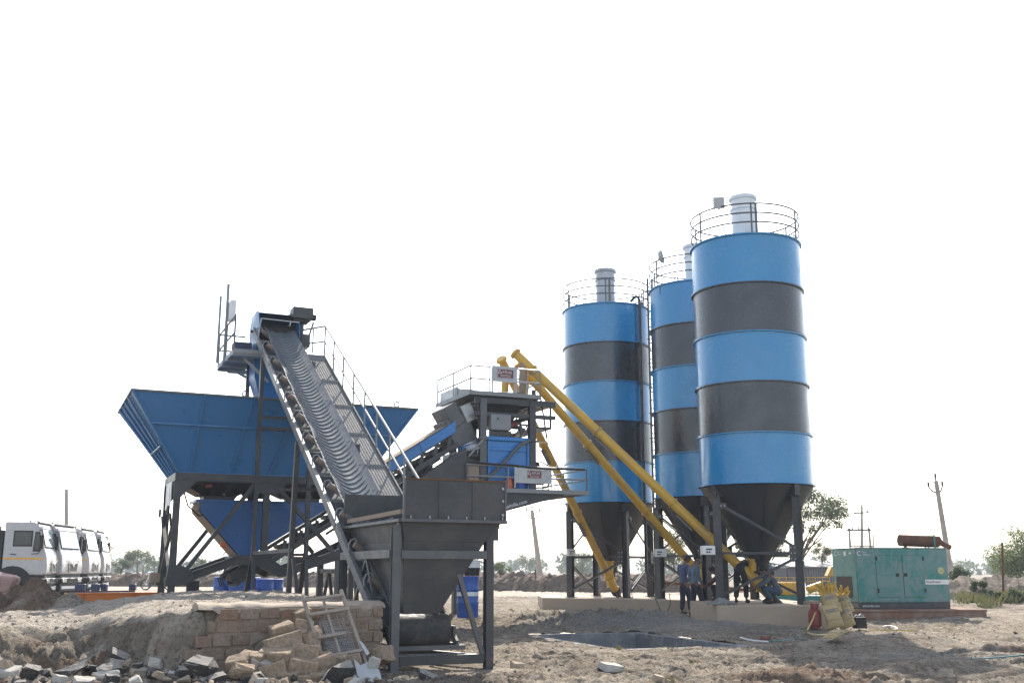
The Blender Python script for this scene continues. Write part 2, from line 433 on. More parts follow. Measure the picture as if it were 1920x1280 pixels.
    h = h * (1 - m) + top * m + gully * slope * 0.6 + (np.abs(fbm(X * 4.2, Y * 4.2, 36, 5, 0.68)) - 0.25) * 0.30 * slope + (np.abs(fbm(X * 6, Y * 8, 35, 4, 0.6)) - 0.25) * 0.07 * m
    # rubble heap leaning on the wall
    hp = sstep((x - 0.75) / 0.45) * (1 - sstep((x - 2.35) / 0.5)) * sstep((y + 12.75) / 1.25) * (1 - sstep((y + 11.40) / 0.06))
    h = h + hp * 0.52
    # brown dirt heap in front of the trucks, low heap behind it
    for (cx, cy, sx, sy, hh) in ((-10.6, 23.6, 0.85, 0.8, 0.62), (-9.7, 23.3, 0.9, 0.6, 0.30), (-11.6, 23.9, 1.2, 0.8, 0.45)):
        g = gauss(X, Y, cx, cy, sx, sy)
        h = h + g * hh * (1 + fbm(X * 3, Y * 3, 41, 4) * 0.7)
    # level around the pit and the foundations
    u = (X - PIT_C.x) * PU.x + (Y - PIT_C.y) * PU.y; v = (X - PIT_C.x) * PV.x + (Y - PIT_C.y) * PV.y
    d = np.maximum(np.maximum(-u, u - PIT_L), np.maximum(-v, v - PIT_W))
    k = 1 - sstep((d - 0.05) / 0.8)
    h = h * (1 - k) + 0.0 * k + k * (fbm(X * 3, Y * 3, 8, 3) * 0.07 + 0.015)
    for (cx, cy, rx, ry, z) in ((-0.35 + -0.9, 17.7, 1.7, 1.5, 0.0),):
        k = (1 - sstep((np.hypot((X - cx) / rx, (Y - cy) / ry) - 0.7) / 0.4)) * (1 - m)
        h = h * (1 - k) + (z + 0.25 * (h - z)) * k
    return h
def hit(px, py, lift=0.0):
    """where the ray through a photo pixel first meets the ground"""
    d = ray(px, py); t = np.concatenate([np.arange(12, 34, 0.02), np.arange(34, 90, 0.1)]); xs = d.x / d.y * t; zs = CAMZ + d.z / d.y * t
    g = ground_h(xs, t); k = int(np.argmax(zs < g + lift)); return Vector((xs[k], t[k], g[k] + lift))
def gh(x, y): return float(ground_h(np.array([x]), np.array([y]))[0])

def axis(lo, hi, step, grow, end_lo, end_hi):
    a = list(np.arange(lo, hi, step)); s = step; v = a[-1]
    while v < end_hi: s *= grow; v += s; a.append(v)
    s = step; v = a[0]; b = []
    while v > end_lo: s *= grow; v -= s; b.append(v)
    return np.array(b[::-1] + a)
gx = axis(-10.5, 11.5, 0.065, 1.09, -1300, 1300)
gy1 = np.concatenate([np.arange(13.2, 20, 0.045), np.arange(20, 32, 0.08), np.arange(32, 50, 0.25)])
ext = []; s_, v_ = 0.25, 50.0
while v_ < 1300: s_ *= 1.09; v_ += s_; ext.append(v_)
pre = []; s_, v_ = 0.045, 13.2
while v_ > -60: s_ *= 1.12; v_ -= s_; pre.append(v_)
gy = np.concatenate([np.array(pre[::-1]), gy1, np.array(ext)])
XX, YY = np.meshgrid(gx, gy)
ZZ = ground_h(XX, YY)
nx, ny = len(gx), len(gy)
co = np.stack([XX, YY, ZZ], -1).reshape(-1, 3)
i, j = np.meshgrid(np.arange(nx - 1), np.arange(ny - 1))
q = (j * nx + i).ravel(); quads = np.stack([q, q + 1, q + nx + 1, q + nx], 1)
cx = (XX[:-1, :-1] + XX[1:, 1:]).ravel() / 2; cy = (YY[:-1, :-1] + YY[1:, 1:]).ravel() / 2
u = (cx - PIT_C.x) * PU.x + (cy - PIT_C.y) * PU.y; v = (cx - PIT_C.x) * PV.x + (cy - PIT_C.y) * PV.y
keep = ~((u > 0) & (u < PIT_L) & (v > 0) & (v < PIT_W))
quads = quads[keep]
def np_mesh(name, co, quads, mats, smooth=True, mi=None):
    k = quads.shape[1]
    me = bpy.data.meshes.new(name)
    me.vertices.add(len(co)); me.vertices.foreach_set('co', np.asarray(co, np.float32).ravel())
    me.loops.add(len(quads) * k); me.loops.foreach_set('vertex_index', quads.astype(np.int32).ravel())
    me.polygons.add(len(quads)); me.polygons.foreach_set('loop_start', np.arange(len(quads), dtype=np.int32) * k)
    me.polygons.foreach_set('use_smooth', np.full(len(quads), smooth))
    for m in (mats if isinstance(mats, (list, tuple)) else [mats]): me.materials.append(m)
    if mi is not None: me.polygons.foreach_set('material_index', np.asarray(mi, np.int32))
    me.update(calc_edges=True); me.validate()
    return me

def ground_material():
    m, nt, b = _nt('site_dirt')
    p = _pos(nt)
    att = nt.nodes.new('ShaderNodeAttribute'); att.attribute_name = 'soil'          # which soil lies where, with some sun and silo shadow painted in
    sx = nt.nodes.new('ShaderNodeSeparateColor'); nt.links.new(att.outputs['Color'], sx.inputs[0])
    nA = _noise(nt, 0.55, 7, 0.65, p, 0.6); nB = _noise(nt, 2.6, 8, 0.72, p, 0.4); nC = _noise(nt, 16, 6, 0.7, p); nD = _noise(nt, 70, 3, 0.6, p)
    c = _mix(nt, _ramp(nt, nA.outputs[0], [(0.38, 0.0), (0.62, 1.0)]).outputs[0], (0.215, 0.186, 0.150), (0.390, 0.336, 0.268))
    c = _mix(nt, _ramp(nt, nB.outputs[0], [(0.47, 0.0), (0.60, 0.8)]).outputs[0], c, (0.150, 0.114, 0.083))
    nS = _noise(nt, 1.0, 7, 0.7, _pos(nt, (0.9, 3.2, 3.2)), 0.3)
    c = _mix(nt, _ramp(nt, nS.outputs[0], [(0.52, 0.0), (0.66, 0.75)]).outputs[0], c, (0.44, 0.385, 0.31))
    # pale dust, doubling as painted sunshine on the ramp top and yard
    mu = nt.nodes.new('ShaderNodeMath'); mu.operation = 'MULTIPLY_ADD'; mu.inputs[1].default_value = 1.0; nt.links.new(sx.outputs[0], mu.inputs[0])
    sb = nt.nodes.new('ShaderNodeMath'); sb.operation = 'MULTIPLY_ADD'; sb.inputs[1].default_value = 1.6; sb.inputs[2].default_value = -0.8
    nt.links.new(nB.outputs[0], sb.inputs[0]); nt.links.new(sb.outputs[0], mu.inputs[2])
    c = _mix(nt, _ramp(nt, mu.outputs[0], [(0.35, 0.0), (0.75, 1.0)]).outputs[0], c, (0.50, 0.445, 0.375))
    # brown earth
    mb_ = nt.nodes.new('ShaderNodeMath'); mb_.operation = 'ADD'; nt.links.new(sx.outputs[1], mb_.inputs[0]); nt.links.new(sb.outputs[0], mb_.inputs[1])
    c = _mix(nt, _ramp(nt, mb_.outputs[0], [(0.35, 0.0), (0.7, 1.0)]).outputs[0], c, (0.20, 0.143, 0.103))
    # blue-grey stone dust, with the right silo's shadow toned in
    mc_ = nt.nodes.new('ShaderNodeMath'); mc_.operation = 'ADD'; nt.links.new(sx.outputs[2], mc_.inputs[0]); nt.links.new(sb.outputs[0], mc_.inputs[1])
    c = _mix(nt, _ramp(nt, mc_.outputs[0], [(0.4, 0.0), (0.75, 1.0)]).outputs[0], c, (0.27, 0.258, 0.235))
    c = _mix(nt, _ramp(nt, nC.outputs[0], [(0.32, 0.8), (0.5, 0.0)]).outputs[0], c, (0.085, 0.065, 0.05))
    c = _mix(nt, _ramp(nt, nC.outputs[0], [(0.60, 0.0), (0.72, 0.55)]).outputs[0], c, (0.40, 0.36, 0.31))
    nt.links.new(c, b.inputs['Base Color']); b.inputs['Roughness'].default_value = 0.95; b.inputs['Specular IOR Level'].default_value = 0.08
    a1 = nt.nodes.new('ShaderNodeMath'); a1.operation = 'MULTIPLY_ADD'; a1.inputs[1].default_value = 0.35
    nt.links.new(nD.outputs[0], a1.inputs[0]); nt.links.new(nC.outputs[0], a1.inputs[2])
    _bump(nt, b, a1.outputs[0], 1.0, 0.09)
    return m
M['ground'] = ground_material()
me = np_mesh('ground', co, quads, M['ground'])
x_, y_, lf_, fr_, rs_ = ramp_masks(XX, YY)
m_ = fr_ * rs_; slope_ = sstep(fr_ * 6) * sstep((1 - fr_) * 2.6) * sstep((0.30 - x_) / 0.7) * rs_
pale = 0.85 * m_ * (1 - slope_) + 0.85 * slope_ * sstep(fbm(XX * 1.6, YY * 1.6, 67, 4) * 4 + 0.6) + 0.9 * sstep((YY - 44) / 12) * (1 - sstep((YY - 75) / 30)) + 0.35 * gauss(XX, YY, 1.2, 18.5, 2.6, 1.6) - 0.2  # ramp-top and yard-centre terms lighten the soil to look sunlit
brown = 0.8 * slope_ * sstep(fbm(XX * 1.8, YY * 1.8, 51, 4) * 4 + 0.1)
for (cx_, cy_, sx_, sy_, a_) in ((-10.6, 23.6, 1.6, 1.3, 0.9), (3.9, 15.4, 1.5, 0.9, 0.85), (7.2, 15.2, 0.6, 0.8, 0.6), (2.2, 18.4, 1.6, 0.6, 0.4), (8.9, 19.6, 1.6, 0.7, 0.7), (4.6, 17.6, 1.0, 0.4, 0.5), (-4.0, 15.0, 1.0, 0.5, 0.3), (9.5, 27.0, 2.5, 1.2, 0.5)):
    brown = brown + a_ * gauss(XX, YY, cx_, cy_, sx_, sy_)
grey = 0.75 * gauss(XX, YY, 3.6, 29.2, 4.5, 2.2, -0.5) + 0.6 * gauss(XX, YY, 7.0, 19.5, 2.6, 3.0) + 0.55 * slope_ * sstep(fbm(XX * 1.3, YY * 1.3, 61, 3) * 4 + 0.2)  # yard term paints the right silo's cast shadow into the soil colour
ca = me.color_attributes.new('soil', 'FLOAT_COLOR', 'POINT')
ca.data.foreach_set('color', np.stack([np.clip(pale, 0, 1), np.clip(brown, 0, 1), np.clip(grey, 0, 1), np.ones_like(pale)], -1).astype(np.float32).ravel())
g_ob = bpy.data.objects.new('ground', me); COL.objects.link(g_ob)
struct(g_ob, label='dusty beige construction site ground with brown and grey soil')

# ------------------------------------------------------------------ pit
def pit():
    mb = MB(); t = 0.16
    def W3(u, v, z): p = PIT_C + PU * u + PV * v; return (p.x, p.y, z)
    def bl(u0, u1, v0, v1, z0, z1): mb.prism([W3(u0, v0, z0), W3(u1, v0, z0), W3(u1, v1, z0), W3(u0, v1, z0)], (0, 0, z1 - z0))
    zt = 0.004
    bl(-0.03, PIT_L + 0.03, -0.04, t, -1.4, zt); bl(-0.03, PIT_L + 0.03, PIT_W - t, PIT_W + 0.04, -1.4, zt + 0.002)
    bl(-0.04, t, t, PIT_W - t, -1.4, zt - 0.002); bl(PIT_L - t, PIT_L + 0.04, t, PIT_W - t, -1.4, zt - 0.003)
    bl(t, PIT_L - t, t, PIT_W - t, -1.4, -1.3)
    o = mk('concrete_pit', mb, M['pit'], bevel=0.012)
    tag(o, 'grey concrete lined sunken pit in the dirt in front of the silos', 'pit')
pit()

# ------------------------------------------------------------------ earth banks
M['bank'] = island('bank_earth', [(0.15, 0.115, 0.09), (0.21, 0.165, 0.13)], 0.95, 0.8, 3.0, 0.6, 0.1)
M['bank_grey'] = island('bank_grey_earth', [(0.13, 0.108, 0.088), (0.18, 0.152, 0.125)], 0.95, 0.8, 4.0, 0.6, 0.1)
def bank(name, p0, p1, z0, hgt, wid, seed, mat, label, n=260, crag=0.5):
    p0 = Vector(p0); p1 = Vector(p1); d = p1 - p0; ln = d.length; d.normalize(); nrm = Vector((-d.y, d.x))
    s = np.linspace(0, 1, n); k = 15; t = np.linspace(-1, 1, k)
    S, T = np.meshgrid(s, t, indexing='ij')
    hz = (1 - np.abs(T) ** 2.4) * hgt * np.minimum(1, 12 * np.minimum(S, 1 - S)) * (1 + 0.12 * fbm(S * ln * 0.25, T * 0 + seed, seed, 3))
    hz = hz + fbm(S * ln * 1.6, T * wid * 1.6, seed + 5, 5, 0.7) * crag * hgt * 0.55 * (1 - T ** 2)
    jit = fbm(S * ln * 0.9, T * wid * 0.9, seed + 9, 3) * 0.6
    X = p0.x + d.x * S * ln + nrm.x * (T * wid + jit); Y = p0.y + d.y * S * ln + nrm.y * (T * wid + jit)
    co = np.stack([X, Y, z0 + hz], -1).reshape(-1, 3)
    i, j = np.meshgrid(np.arange(k - 1), np.arange(n - 1)); q = (j * k + i).ravel()
    me = np_mesh(name, co, np.stack([q, q + k, q + k + 1, q + 1], 1), mat, False)
    o = bpy.data.objects.new(name, me); COL.objects.link(o); struct(o, label=label)
bank('earth_bank', (-34, 78), (13.5, 63), 0.15, 1.15, 1.8, 3, M['bank'], 'long low bank of brown rubble across the back of the site', 420)
bank('earth_bank', (15.6, 50), (44, 47), 0.05, 1.1, 3.0, 8, M['bank_grey'], 'grey brown earth bank beyond the generator at the right', 260)

# ------------------------------------------------------------------ pebbles
def rock_verts(rs, sub=0):
    base = [(-1, -1, -1), (1, -1, -1), (1, 1, -1), (-1, 1, -1), (-1, -1, 1), (1, -1, 1), (1, 1, 1), (-1, 1, 1)]
    return base
M['stone'] = island('loose_stone', [(0.19, 0.155, 0.12), (0.27, 0.225, 0.175), (0.20, 0.19, 0.175), (0.34, 0.295, 0.24), (0.16, 0.115, 0.08)], 0.95, 0.6, 25, 0.5)
def scatter_stones():
    rs = np.random.RandomState(5); N = 17000
    Y = 13.5 + (rs.rand(N) ** 1.7) * 22; X = (rs.rand(N) - 0.5) * 2 * (Y * 0.52)
    sz = 0.009 + 0.026 * rs.rand(N) ** 4 + 0.035 * (rs.rand(N) > 0.99)
    dens = fbm(X * 0.8, Y * 0.8, 71, 4) + rs.rand(N) * 0.45 > 0.16
    u = (X - PIT_C.x) * PU.x + (Y - PIT_C.y) * PU.y; v = (X - PIT_C.x) * PV.x + (Y - PIT_C.y) * PV.y
    dens &= ~((u > -0.15) & (u < PIT_L + 0.15) & (v > -0.15) & (v < PIT_W + 0.15))
    X, Y, sz = X[dens], Y[dens], sz[dens]; N = len(X); Z = ground_h(X, Y) + sz * 0.25
    base = np.array([(0, 0, 1), (1, 0, 0.1), (0.1, 1, 0), (-1, 0.1, 0), (0, -1, 0.1), (0, 0, -1)], float)
    fc = np.array([(0, 1, 2), (0, 2, 3), (0, 3, 4), (0, 4, 1), (5, 2, 1), (5, 3, 2), (5, 4, 3), (5, 1, 4)])
    # coarser fragments round the foot of the wall
    n2 = 1500; X2 = rs.uniform(-7.2, -1.4, n2); Y2 = 13.9 + rs.rand(n2) ** 1.3 * (1.6 + 0.25 * (X2 + 7.2) * 0.9); ok2 = ground_h(X2, Y2) < 0.45; X2, Y2 = X2[ok2], Y2[ok2]
    X = np.concatenate([X, X2]); Y = np.concatenate([Y, Y2]); sz = np.concatenate([sz, 0.018 + 0.06 * rs.rand(len(X2)) ** 3]); N = len(X); Z = ground_h(X, Y) + sz * 0.25
    V = base[None] * (0.6 + 0.8 * rs.rand(N, 6, 1)) * sz[:, None, None] * np.array([1, 1, 0.65])
    a = rs.rand(N) * 6.28; ca, sa = np.cos(a), np.sin(a)
    V = np.stack([V[..., 0] * ca[:, None] - V[..., 1] * sa[:, None] + X[:, None], V[..., 0] * sa[:, None] + V[..., 1] * ca[:, None] + Y[:, None], V[..., 2] + Z[:, None]], -1)
    F = (fc[None] + np.arange(N)[:, None, None] * 6).reshape(-1, 3)
    o = bpy.data.objects.new('loose_stones', np_mesh('loose_stones', V.reshape(-1, 3), F, M['stone'], False)); COL.objects.link(o)
    struct(o, 'stuff', 'small stones and clods scattered over the site ground')
scatter_stones()

# ================================================================== VEGETATION
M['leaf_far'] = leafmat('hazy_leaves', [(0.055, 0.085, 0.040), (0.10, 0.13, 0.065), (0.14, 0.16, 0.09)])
M['leaf_mid'] = leafmat('mid_leaves', [(0.045, 0.075, 0.030), (0.085, 0.115, 0.05), (0.13, 0.15, 0.075)])
M['leaf_dry'] = leafmat('dry_leaves', [(0.14, 0.085, 0.05), (0.18, 0.12, 0.07)])
M['bark'] = plain('bark', (0.11, 0.085, 0.065), 0.9)
def leaf_cloud(cents, n, size, seed, squash=0.8):
    rs = np.random.RandomState(seed); C = np.array([c[:3] for c in cents], float); Rr = np.array([c[3] for c in cents], float)
    pk = rs.choice(len(C), n, p=Rr ** 2 / (Rr ** 2).sum())
    d = rs.normal(size=(n, 3)); d /= np.linalg.norm(d, axis=1)[:, None]
    rad = rs.rand(n) ** 0.45
    pos = C[pk] + d * (Rr[pk] * rad)[:, None] * np.array([1, 1, squash])
    a = rs.normal(size=(n, 3)); a /= np.linalg.norm(a, axis=1)[:, None]; b = np.cross(a, rs.normal(size=(n, 3))); b /= np.linalg.norm(b, axis=1)[:, None]
    s = size * (0.5 + rs.rand(n))[:, None]
    V = np.stack([pos - a * s, pos + b * s * 0.45, pos + a * s, pos - b * s * 0.45], 1)
    return V.reshape(-1, 3), np.arange(n * 4).reshape(-1, 4)
def tree(name, label, cat, base, trunk_h, cents, nleaf, lsize, seed, mat, tr=0.12, lean=(0, 0), group=None):
    t = thing(name, label, cat, base, 0, group); rs = random.Random(seed); b = Vector(base)
    top = b + Vector((lean[0], lean[1], trunk_h)); mb = MB()
    mb.path([b - Vector((0, 0, 0.3)), b + (top - b) * 0.5 + Vector((rs.uniform(-.1, .1) * trunk_h * 0.3, 0, 0)), top], [tr * 1.2, tr * 0.85, tr * 0.6], 7)
    for c in cents:
        e = Vector(c[:3]); mid = top.lerp(e, 0.5) + Vector((rs.uniform(-.2, .2), rs.uniform(-.2, .2), -0.1 * c[3]))
        mb.path([top - Vector((0, 0, trunk_h * rs.uniform(0, .3))), mid, e + Vector((0, 0, c[3] * 0.4))], [tr * 0.5, tr * 0.3, tr * 0.1], 5)
    mk('trunk', mb, M['bark'], t)
    V, F = leaf_cloud(cents, nleaf, lsize, seed); V = V - np.array(base)
    o = bpy.data.objects.new('crown', np_mesh('crown', V, F, mat, False)); COL.objects.link(o); o.parent = t
    return t
def crown(px, py, Y, wpx, hpx, n, seed, rmul=0.42):
    """blobs filling a photo-sized crown around the point seen at px,py"""
    rs = random.Random(seed); c = P(px, py, Y); k = Y / FPX; out = []
    for i in range(n):
        a = rs.uniform(0, 6.28); r = rs.uniform(0.2, 1) ** 0.6
        out.append((c.x + math.cos(a) * r * wpx / 2 * k * 0.75, c.y + rs.uniform(-1, 1) * wpx / 2 * k * 0.7, c.z + math.sin(a) * r * hpx / 2 * k * 0.75, rs.uniform(0.6, 1.1) * rmul * min(wpx, hpx) / 2 * k * 1.4))
    return out
def simple_tree(label, px, py, Y, w, h, seed, mat, nleaf=2600, cat='tree', name='tree', dead=False, lsize=None, n=9):
    b = P(px, py, Y); z0 = 0.25; base = (b.x, b.y, z0)
    return tree(name, label, cat, base, max(0.4, (b.z - z0) * 0.8), crown(px, py, Y, w, h, n, seed), int(nleaf * 1.9), lsize or max(0.045, w * Y / FPX * 0.024), seed, mat, max(0.04, w * Y / FPX * 0.03))
simple_tree('round grey green tree beyond the bank between trucks and blue bin', 259, 1046, 130, 48, 46, 11, M['leaf_far'], 2600)
simple_tree('low pale green bush left of the round tree behind the trucks', 228, 1060, 125, 46, 30, 12, M['leaf_far'], 1600, 'bush', 'bush')
simple_tree('sparse brown dry tree right beside the last white truck', 206, 1040, 120, 24, 44, 13, M['leaf_dry'], 420, n=6)
simple_tree('small dark tree seen just left of the bin columns', 290, 1061, 150, 30, 22, 14, M['leaf_far'], 1200)
simple_tree('loose green bush seen under the blue bin behind its diagonal brace', 372, 1052, 110, 44, 36, 15, M['leaf_far'], 1400, 'bush', 'bush')
simple_tree('wispy pale bush on the bank right of the grey hopper legs', 940, 1068, 74, 56, 30, 16, M['leaf_mid'], 900, 'bush', 'bush', n=12)
simple_tree('hazy round tree behind the leaning pole with bracket arms', 992, 1050, 260, 40, 40, 17, M['leaf_far'], 1500)
simple_tree('bushy green shrub framed by the legs of the left silo', 1152, 1066, 68, 54, 56, 18, M['leaf_mid'], 1700, 'bush', 'shrub', n=11)
simple_tree('hazy tree just left of the left silo outlet', 1092, 1052, 170, 44, 46, 19, M['leaf_far'], 1500)
simple_tree('airy green tree seen between left and middle silo legs', 1262, 1030, 86, 66, 84, 20, M['leaf_mid'], 2200, n=13)
simple_tree('dark leafy tree filling the gap behind the right silo legs', 1425, 1030, 82, 110, 70, 21, M['leaf_mid'], 4200, n=14)
# big tree behind the right silo
tb = P(1492, 1085, 74)
cents = []
for (px, py, r) in ((1500, 935, 26), (1522, 928, 22), (1545, 940, 22), (1570, 945, 22), (1580, 962, 16), (1560, 968, 18), (1535, 960, 20), (1510, 965, 20), (1545, 985, 14), (1572, 985, 11), (1525, 992, 12), (1498, 990, 16), (1520, 1012, 8), (1555, 958, 20)):
    q_ = P(px, py, 74 + random.uniform(-1.6, 1.6)); cents.append((q_.x, q_.y, q_.z, r * 74 / FPX))
tree('tree', 'large open tree with feathery crown rising right of the right silo', 'tree', (tb.x, tb.y, 0.25), 2.6, cents, 11000, 0.062, 31, M['leaf_mid'], 0.13, (0.35, 0))
simple_tree('small dark tree over the roof of the grey shed', 1540, 1034, 76, 46, 34, 32, M['leaf_mid'], 1500)
simple_tree('bright green tree at the right edge of the site', 1925, 1040, 62, 120, 124, 33, leafmat('bright_leaves', [(0.09, 0.125, 0.045), (0.13, 0.165, 0.06), (0.17, 0.20, 0.085)]), 9000, n=30, lsize=0.055)
simple_tree('bright green bush on the face of the right earth bank', 1838, 1101, 45, 34, 22, 36, M['leaf_mid'], 900, 'bush', 'bush')
simple_tree('low dry bush at the foot of the right bank beside the rusty post', 1862, 1116, 44, 36, 24, 37, M['leaf_mid'], 900, 'bush', 'bush')
simple_tree('low grey green bush at the foot of the right edge tree', 1905, 1118, 44, 44, 34, 38, M['leaf_mid'], 1100, 'bush', 'bush')
simple_tree('small dark bush against the right end of the green generator', 1803, 1078, 52, 40, 36, 34, M['leaf_mid'], 1300, 'bush', 'bush')
simple_tree('faint distant bush on the skyline left of the right edge tree', 1862, 1066, 150, 30, 22, 35, M['leaf_far'], 800, 'bush', 'bush')
def treeline():
    rs = np.random.RandomState(3); cents = []
    for k in range(150):
        Y = rs.uniform(330, 520); X = rs.uniform(-0.52, 0.55) * Y
        cents.append((X, Y, rs.uniform(1, 4.5), rs.uniform(2.0, 5.5)))
    V, F = leaf_cloud(cents, 16000, 0.9, 5)
    o = bpy.data.objects.new('distant_wood', np_mesh('distant_wood', V, F, M['leaf_far'], False)); COL.objects.link(o)
    struct(o, 'stuff', 'far off belt of trees fading into the haze')
treeline()
M['grass'] = leafmat('dry_grass', [(0.12, 0.12, 0.045), (0.17, 0.155, 0.065), (0.07, 0.10, 0.03)])
def grass():
    rs = np.random.RandomState(9); V = []
    tufts = []
    for (px, py, n, h) in ((1820, 1128, 12, .45), (1850, 1130, 10, .4), (1880, 1128, 14, .5), (1905, 1126, 10, .5), (1800, 1122, 8, .5), (1838, 1100, 6, .5), (930, 1102, 10, .6), (945, 1098, 8, .6)):
        for k in range(n):
            p = G(px + rs.uniform(-22, 22), py + rs.uniform(-4, 5), 0.25); tufts.append((p.x, p.y, h))
    for (px, py) in ((1293, 1241), (1256, 1270), (1160, 1215), (958, 1143)):
        p = hit(px, py); tufts += [(p.x + rs.uniform(-.1, .1), p.y + rs.uniform(-.1, .1), 0.07) for _ in range(4)]
    for (x, y, h) in tufts:
        z = gh(x, y) if y < 45 else 0.3
        for b in range(26):
            a = rs.uniform(0, 6.28); l = h * rs.uniform(.5, 1.1); t = rs.uniform(0.2, 0.8); w = 0.012 * (h / .3)
            bx = x + rs.normal() * h * 0.25; by = y + rs.normal() * h * 0.25; dx, dy = math.cos(a), math.sin(a)
            V += [(bx - dy * w, by + dx * w, z), (bx + dy * w, by - dx * w, z), (bx + dx * l * t * .5 + dy * w * .6, by + dy * l * t * .5 - dx * w * .6, z + l * .6), (bx + dx * l * t, by + dy * l * t, z + l * .95)]
    F = np.arange(len(V)).reshape(-1, 4)
    o = bpy.data.objects.new('grass', np_mesh('grass', np.array(V), F, M['grass'], False)); COL.objects.link(o)
    struct(o, 'stuff', 'dry grass tufts on the banks and small green weeds in the dirt')
grass()

# ================================================================== BATCHING PLANT (drawn in the plant frame)
FR[0] = PLANT
def pw(x, y, z=0.0): return PLANT @ Vector((x, y, z))
def gp(x, y):
    w = pw(x, y); return gh(w.x, w.y)
SL = 0.595
def zb(y): return 0.84 + SL * (y + 11.1)      # belt edge height of the inclined conveyor

def loading_hopper():
    t = thing('loading_hopper', 'dark grey steel loading hopper on legs at the foot of the inclined belt conveyor', 'hopper', pw(3.95, -10, 0), ANG)
    x0, x1, y0, y1, zl = 3.22, 4.98, -11.60, -8.28, 2.27
    mb = MB(); th = 0.012
    top = [(x0 + .04, y0 + .04, zl), (x1 - .04, y0 + .04, zl), (x1 - .04, y1 - .04, zl), (x0 + .04, y1 - .04, zl)]
    mid = [(3.30, -11.52, 1.95), (4.66, -11.52, 1.95), (4.66, -8.75, 1.95), (3.30, -8.75, 1.95)]
    bot = [(3.36, -11.38, 0.86), (3.95, -11.38, 0.86), (3.95, -10.75, 0.86), (3.36, -10.75, 0.86)]
    for a, b in ((top, mid), (mid, bot)):
        mb.shell([(a[k], a[(k + 1) % 4], b[(k + 1) % 4], b[k]) for k in range(4)], th)
    mk('bin', mb, M['hopper'], t, bevel=0.004)
    rim = MB()
    for p, q in (((x0, y0, zl), (x1, y0, zl)), ((x1, y0, zl), (x1, y1, zl)), ((x1, y1, zl), (x0, y1, zl)), ((x0, y1, zl), (x0, y0, zl))): rim.beam(p, q, 0.09, 0.05)
    mk('rim', rim, M['steel_light'], t, bevel=0.005)
    b = MB(); b.bx(x0 + .05, x1, y0 - 0.004, y0 + 0.008, zl + .026, 2.90)
    for k in (1, 2): xx = x0 + .05 + (x1 - x0 - .05) * k / 3; b.bx(xx - .012, xx + .012, y0 - .016, y0 - .005, zl + .04, 2.88)
    ft = mk('side_board', b, M['steel'], t, bevel=0.003)
    e = MB(); e.bx(x0 + .04, x1 + .01, y0 - .018, y0 + .016, 2.901, 2.925); mk('board_edge', e, M['rust_edge'], ft)
    st = MB()
    for xx in (x0 + .045, x1): st.bx(xx - .015, xx + .015, y0 - .022, y0 + .02, zl + .027, 2.93)
    mk('edge_strip', st, M['steel_light'], ft)
    bo = MB()
    for zz in (2.38, 2.6, 2.8): bo.tube((x1 - .05, y0 - .004, zz), (x1 - .05, y0 - .03, zz), .022, 8)
    for k in range(6): bo.tube((x0 + .15 + k * .31, y0 - .03, zl + .03), (x0 + .15 + k * .31, y0 - .03, zl + .075), .012, 6)
    mk('bolt', bo, M['galv'], ft)
    b = MB(); b.bx(x0, x1, y1 - .008, y1 + .004, zl + .026, 2.88); b.bx(x0 - .01, x0 + .02, y1 - .02, y1 + .02, zl + .026, 2.89); mk('side_board', b, M['hopper'], t)
    b = MB(); b.bx(x1 - .008, x1 + .004, y0 + .02, y1 - .02, zl + .026, 2.89); mk('side_board', b, M['hopper'], t)
    b = MB(); b.beam((x0 + .05, y0 + .12, zl + .14), (x0 + .05, y1 - .1, zl + .11), .05, .07); mk('lip_bar', b, M['tan'], t)
    xs, ys = (3.20, 4.76), (-11.44, -8.40)
    for xx in xs:
        for yy in ys:
            g = gp(xx, yy) - 0.12
            l = MB(); l.hbeam((xx, yy, g), (xx, yy, 2.18), .13, .13, (0, 1, 0)); l.bx(xx - .09, xx + .09, yy - .09, yy + .09, g + .08, g + .13)
            l.bx(xx - .02, xx + .16, yy - .03, yy + .03, 1.98, 2.2)
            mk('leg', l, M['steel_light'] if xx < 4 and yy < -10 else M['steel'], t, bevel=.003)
    hb = MB()
    for yy in ys: hb.beam((x0, yy, 2.205), (x1 - .05, yy, 2.205), .10, .08)
    for yy in ys:
        hb.beam((3.27, yy - .06, 1.75), (4.69, yy - .06, 1.75), .05, .13)
    for xx in (3.17, 4.80): hb.beam((xx - .03, -11.37, 1.76), (xx - .03, -8.47, 1.76), .05, .13)
    mk('cross_beam', hb, M['steel_light'], t, bevel=.004)
    br = MB(); br.angle((4.25, -11.42, 1.45), (4.70, -11.42, 0.14), .07, (0, 1, 0)); mk('brace', br, M['steel_light'], t)
    br = MB(); br.angle((3.18, -9.95, 1.69), (3.18, -9.1, .75), .06, (1, 0, 0)); br.angle((3.18, -9.99, 1.69), (3.18, -10.9, .5), .06, (1, 0, 0)); mk('brace', br, M['steel_light'], t)
    br = MB(); br.beam((3.28, -11.44, .16), (4.68, -11.44, .16), .08, .14); br.beam((4.72, -11.36, .15), (4.0, -9.2, .15), .08, .12); br.beam((3.24, -11.36, .14), (3.3, -8.5, .14), .08, .12)
    mk('base_frame', br, M['steel'], t, bevel=.004)
loading_hopper()

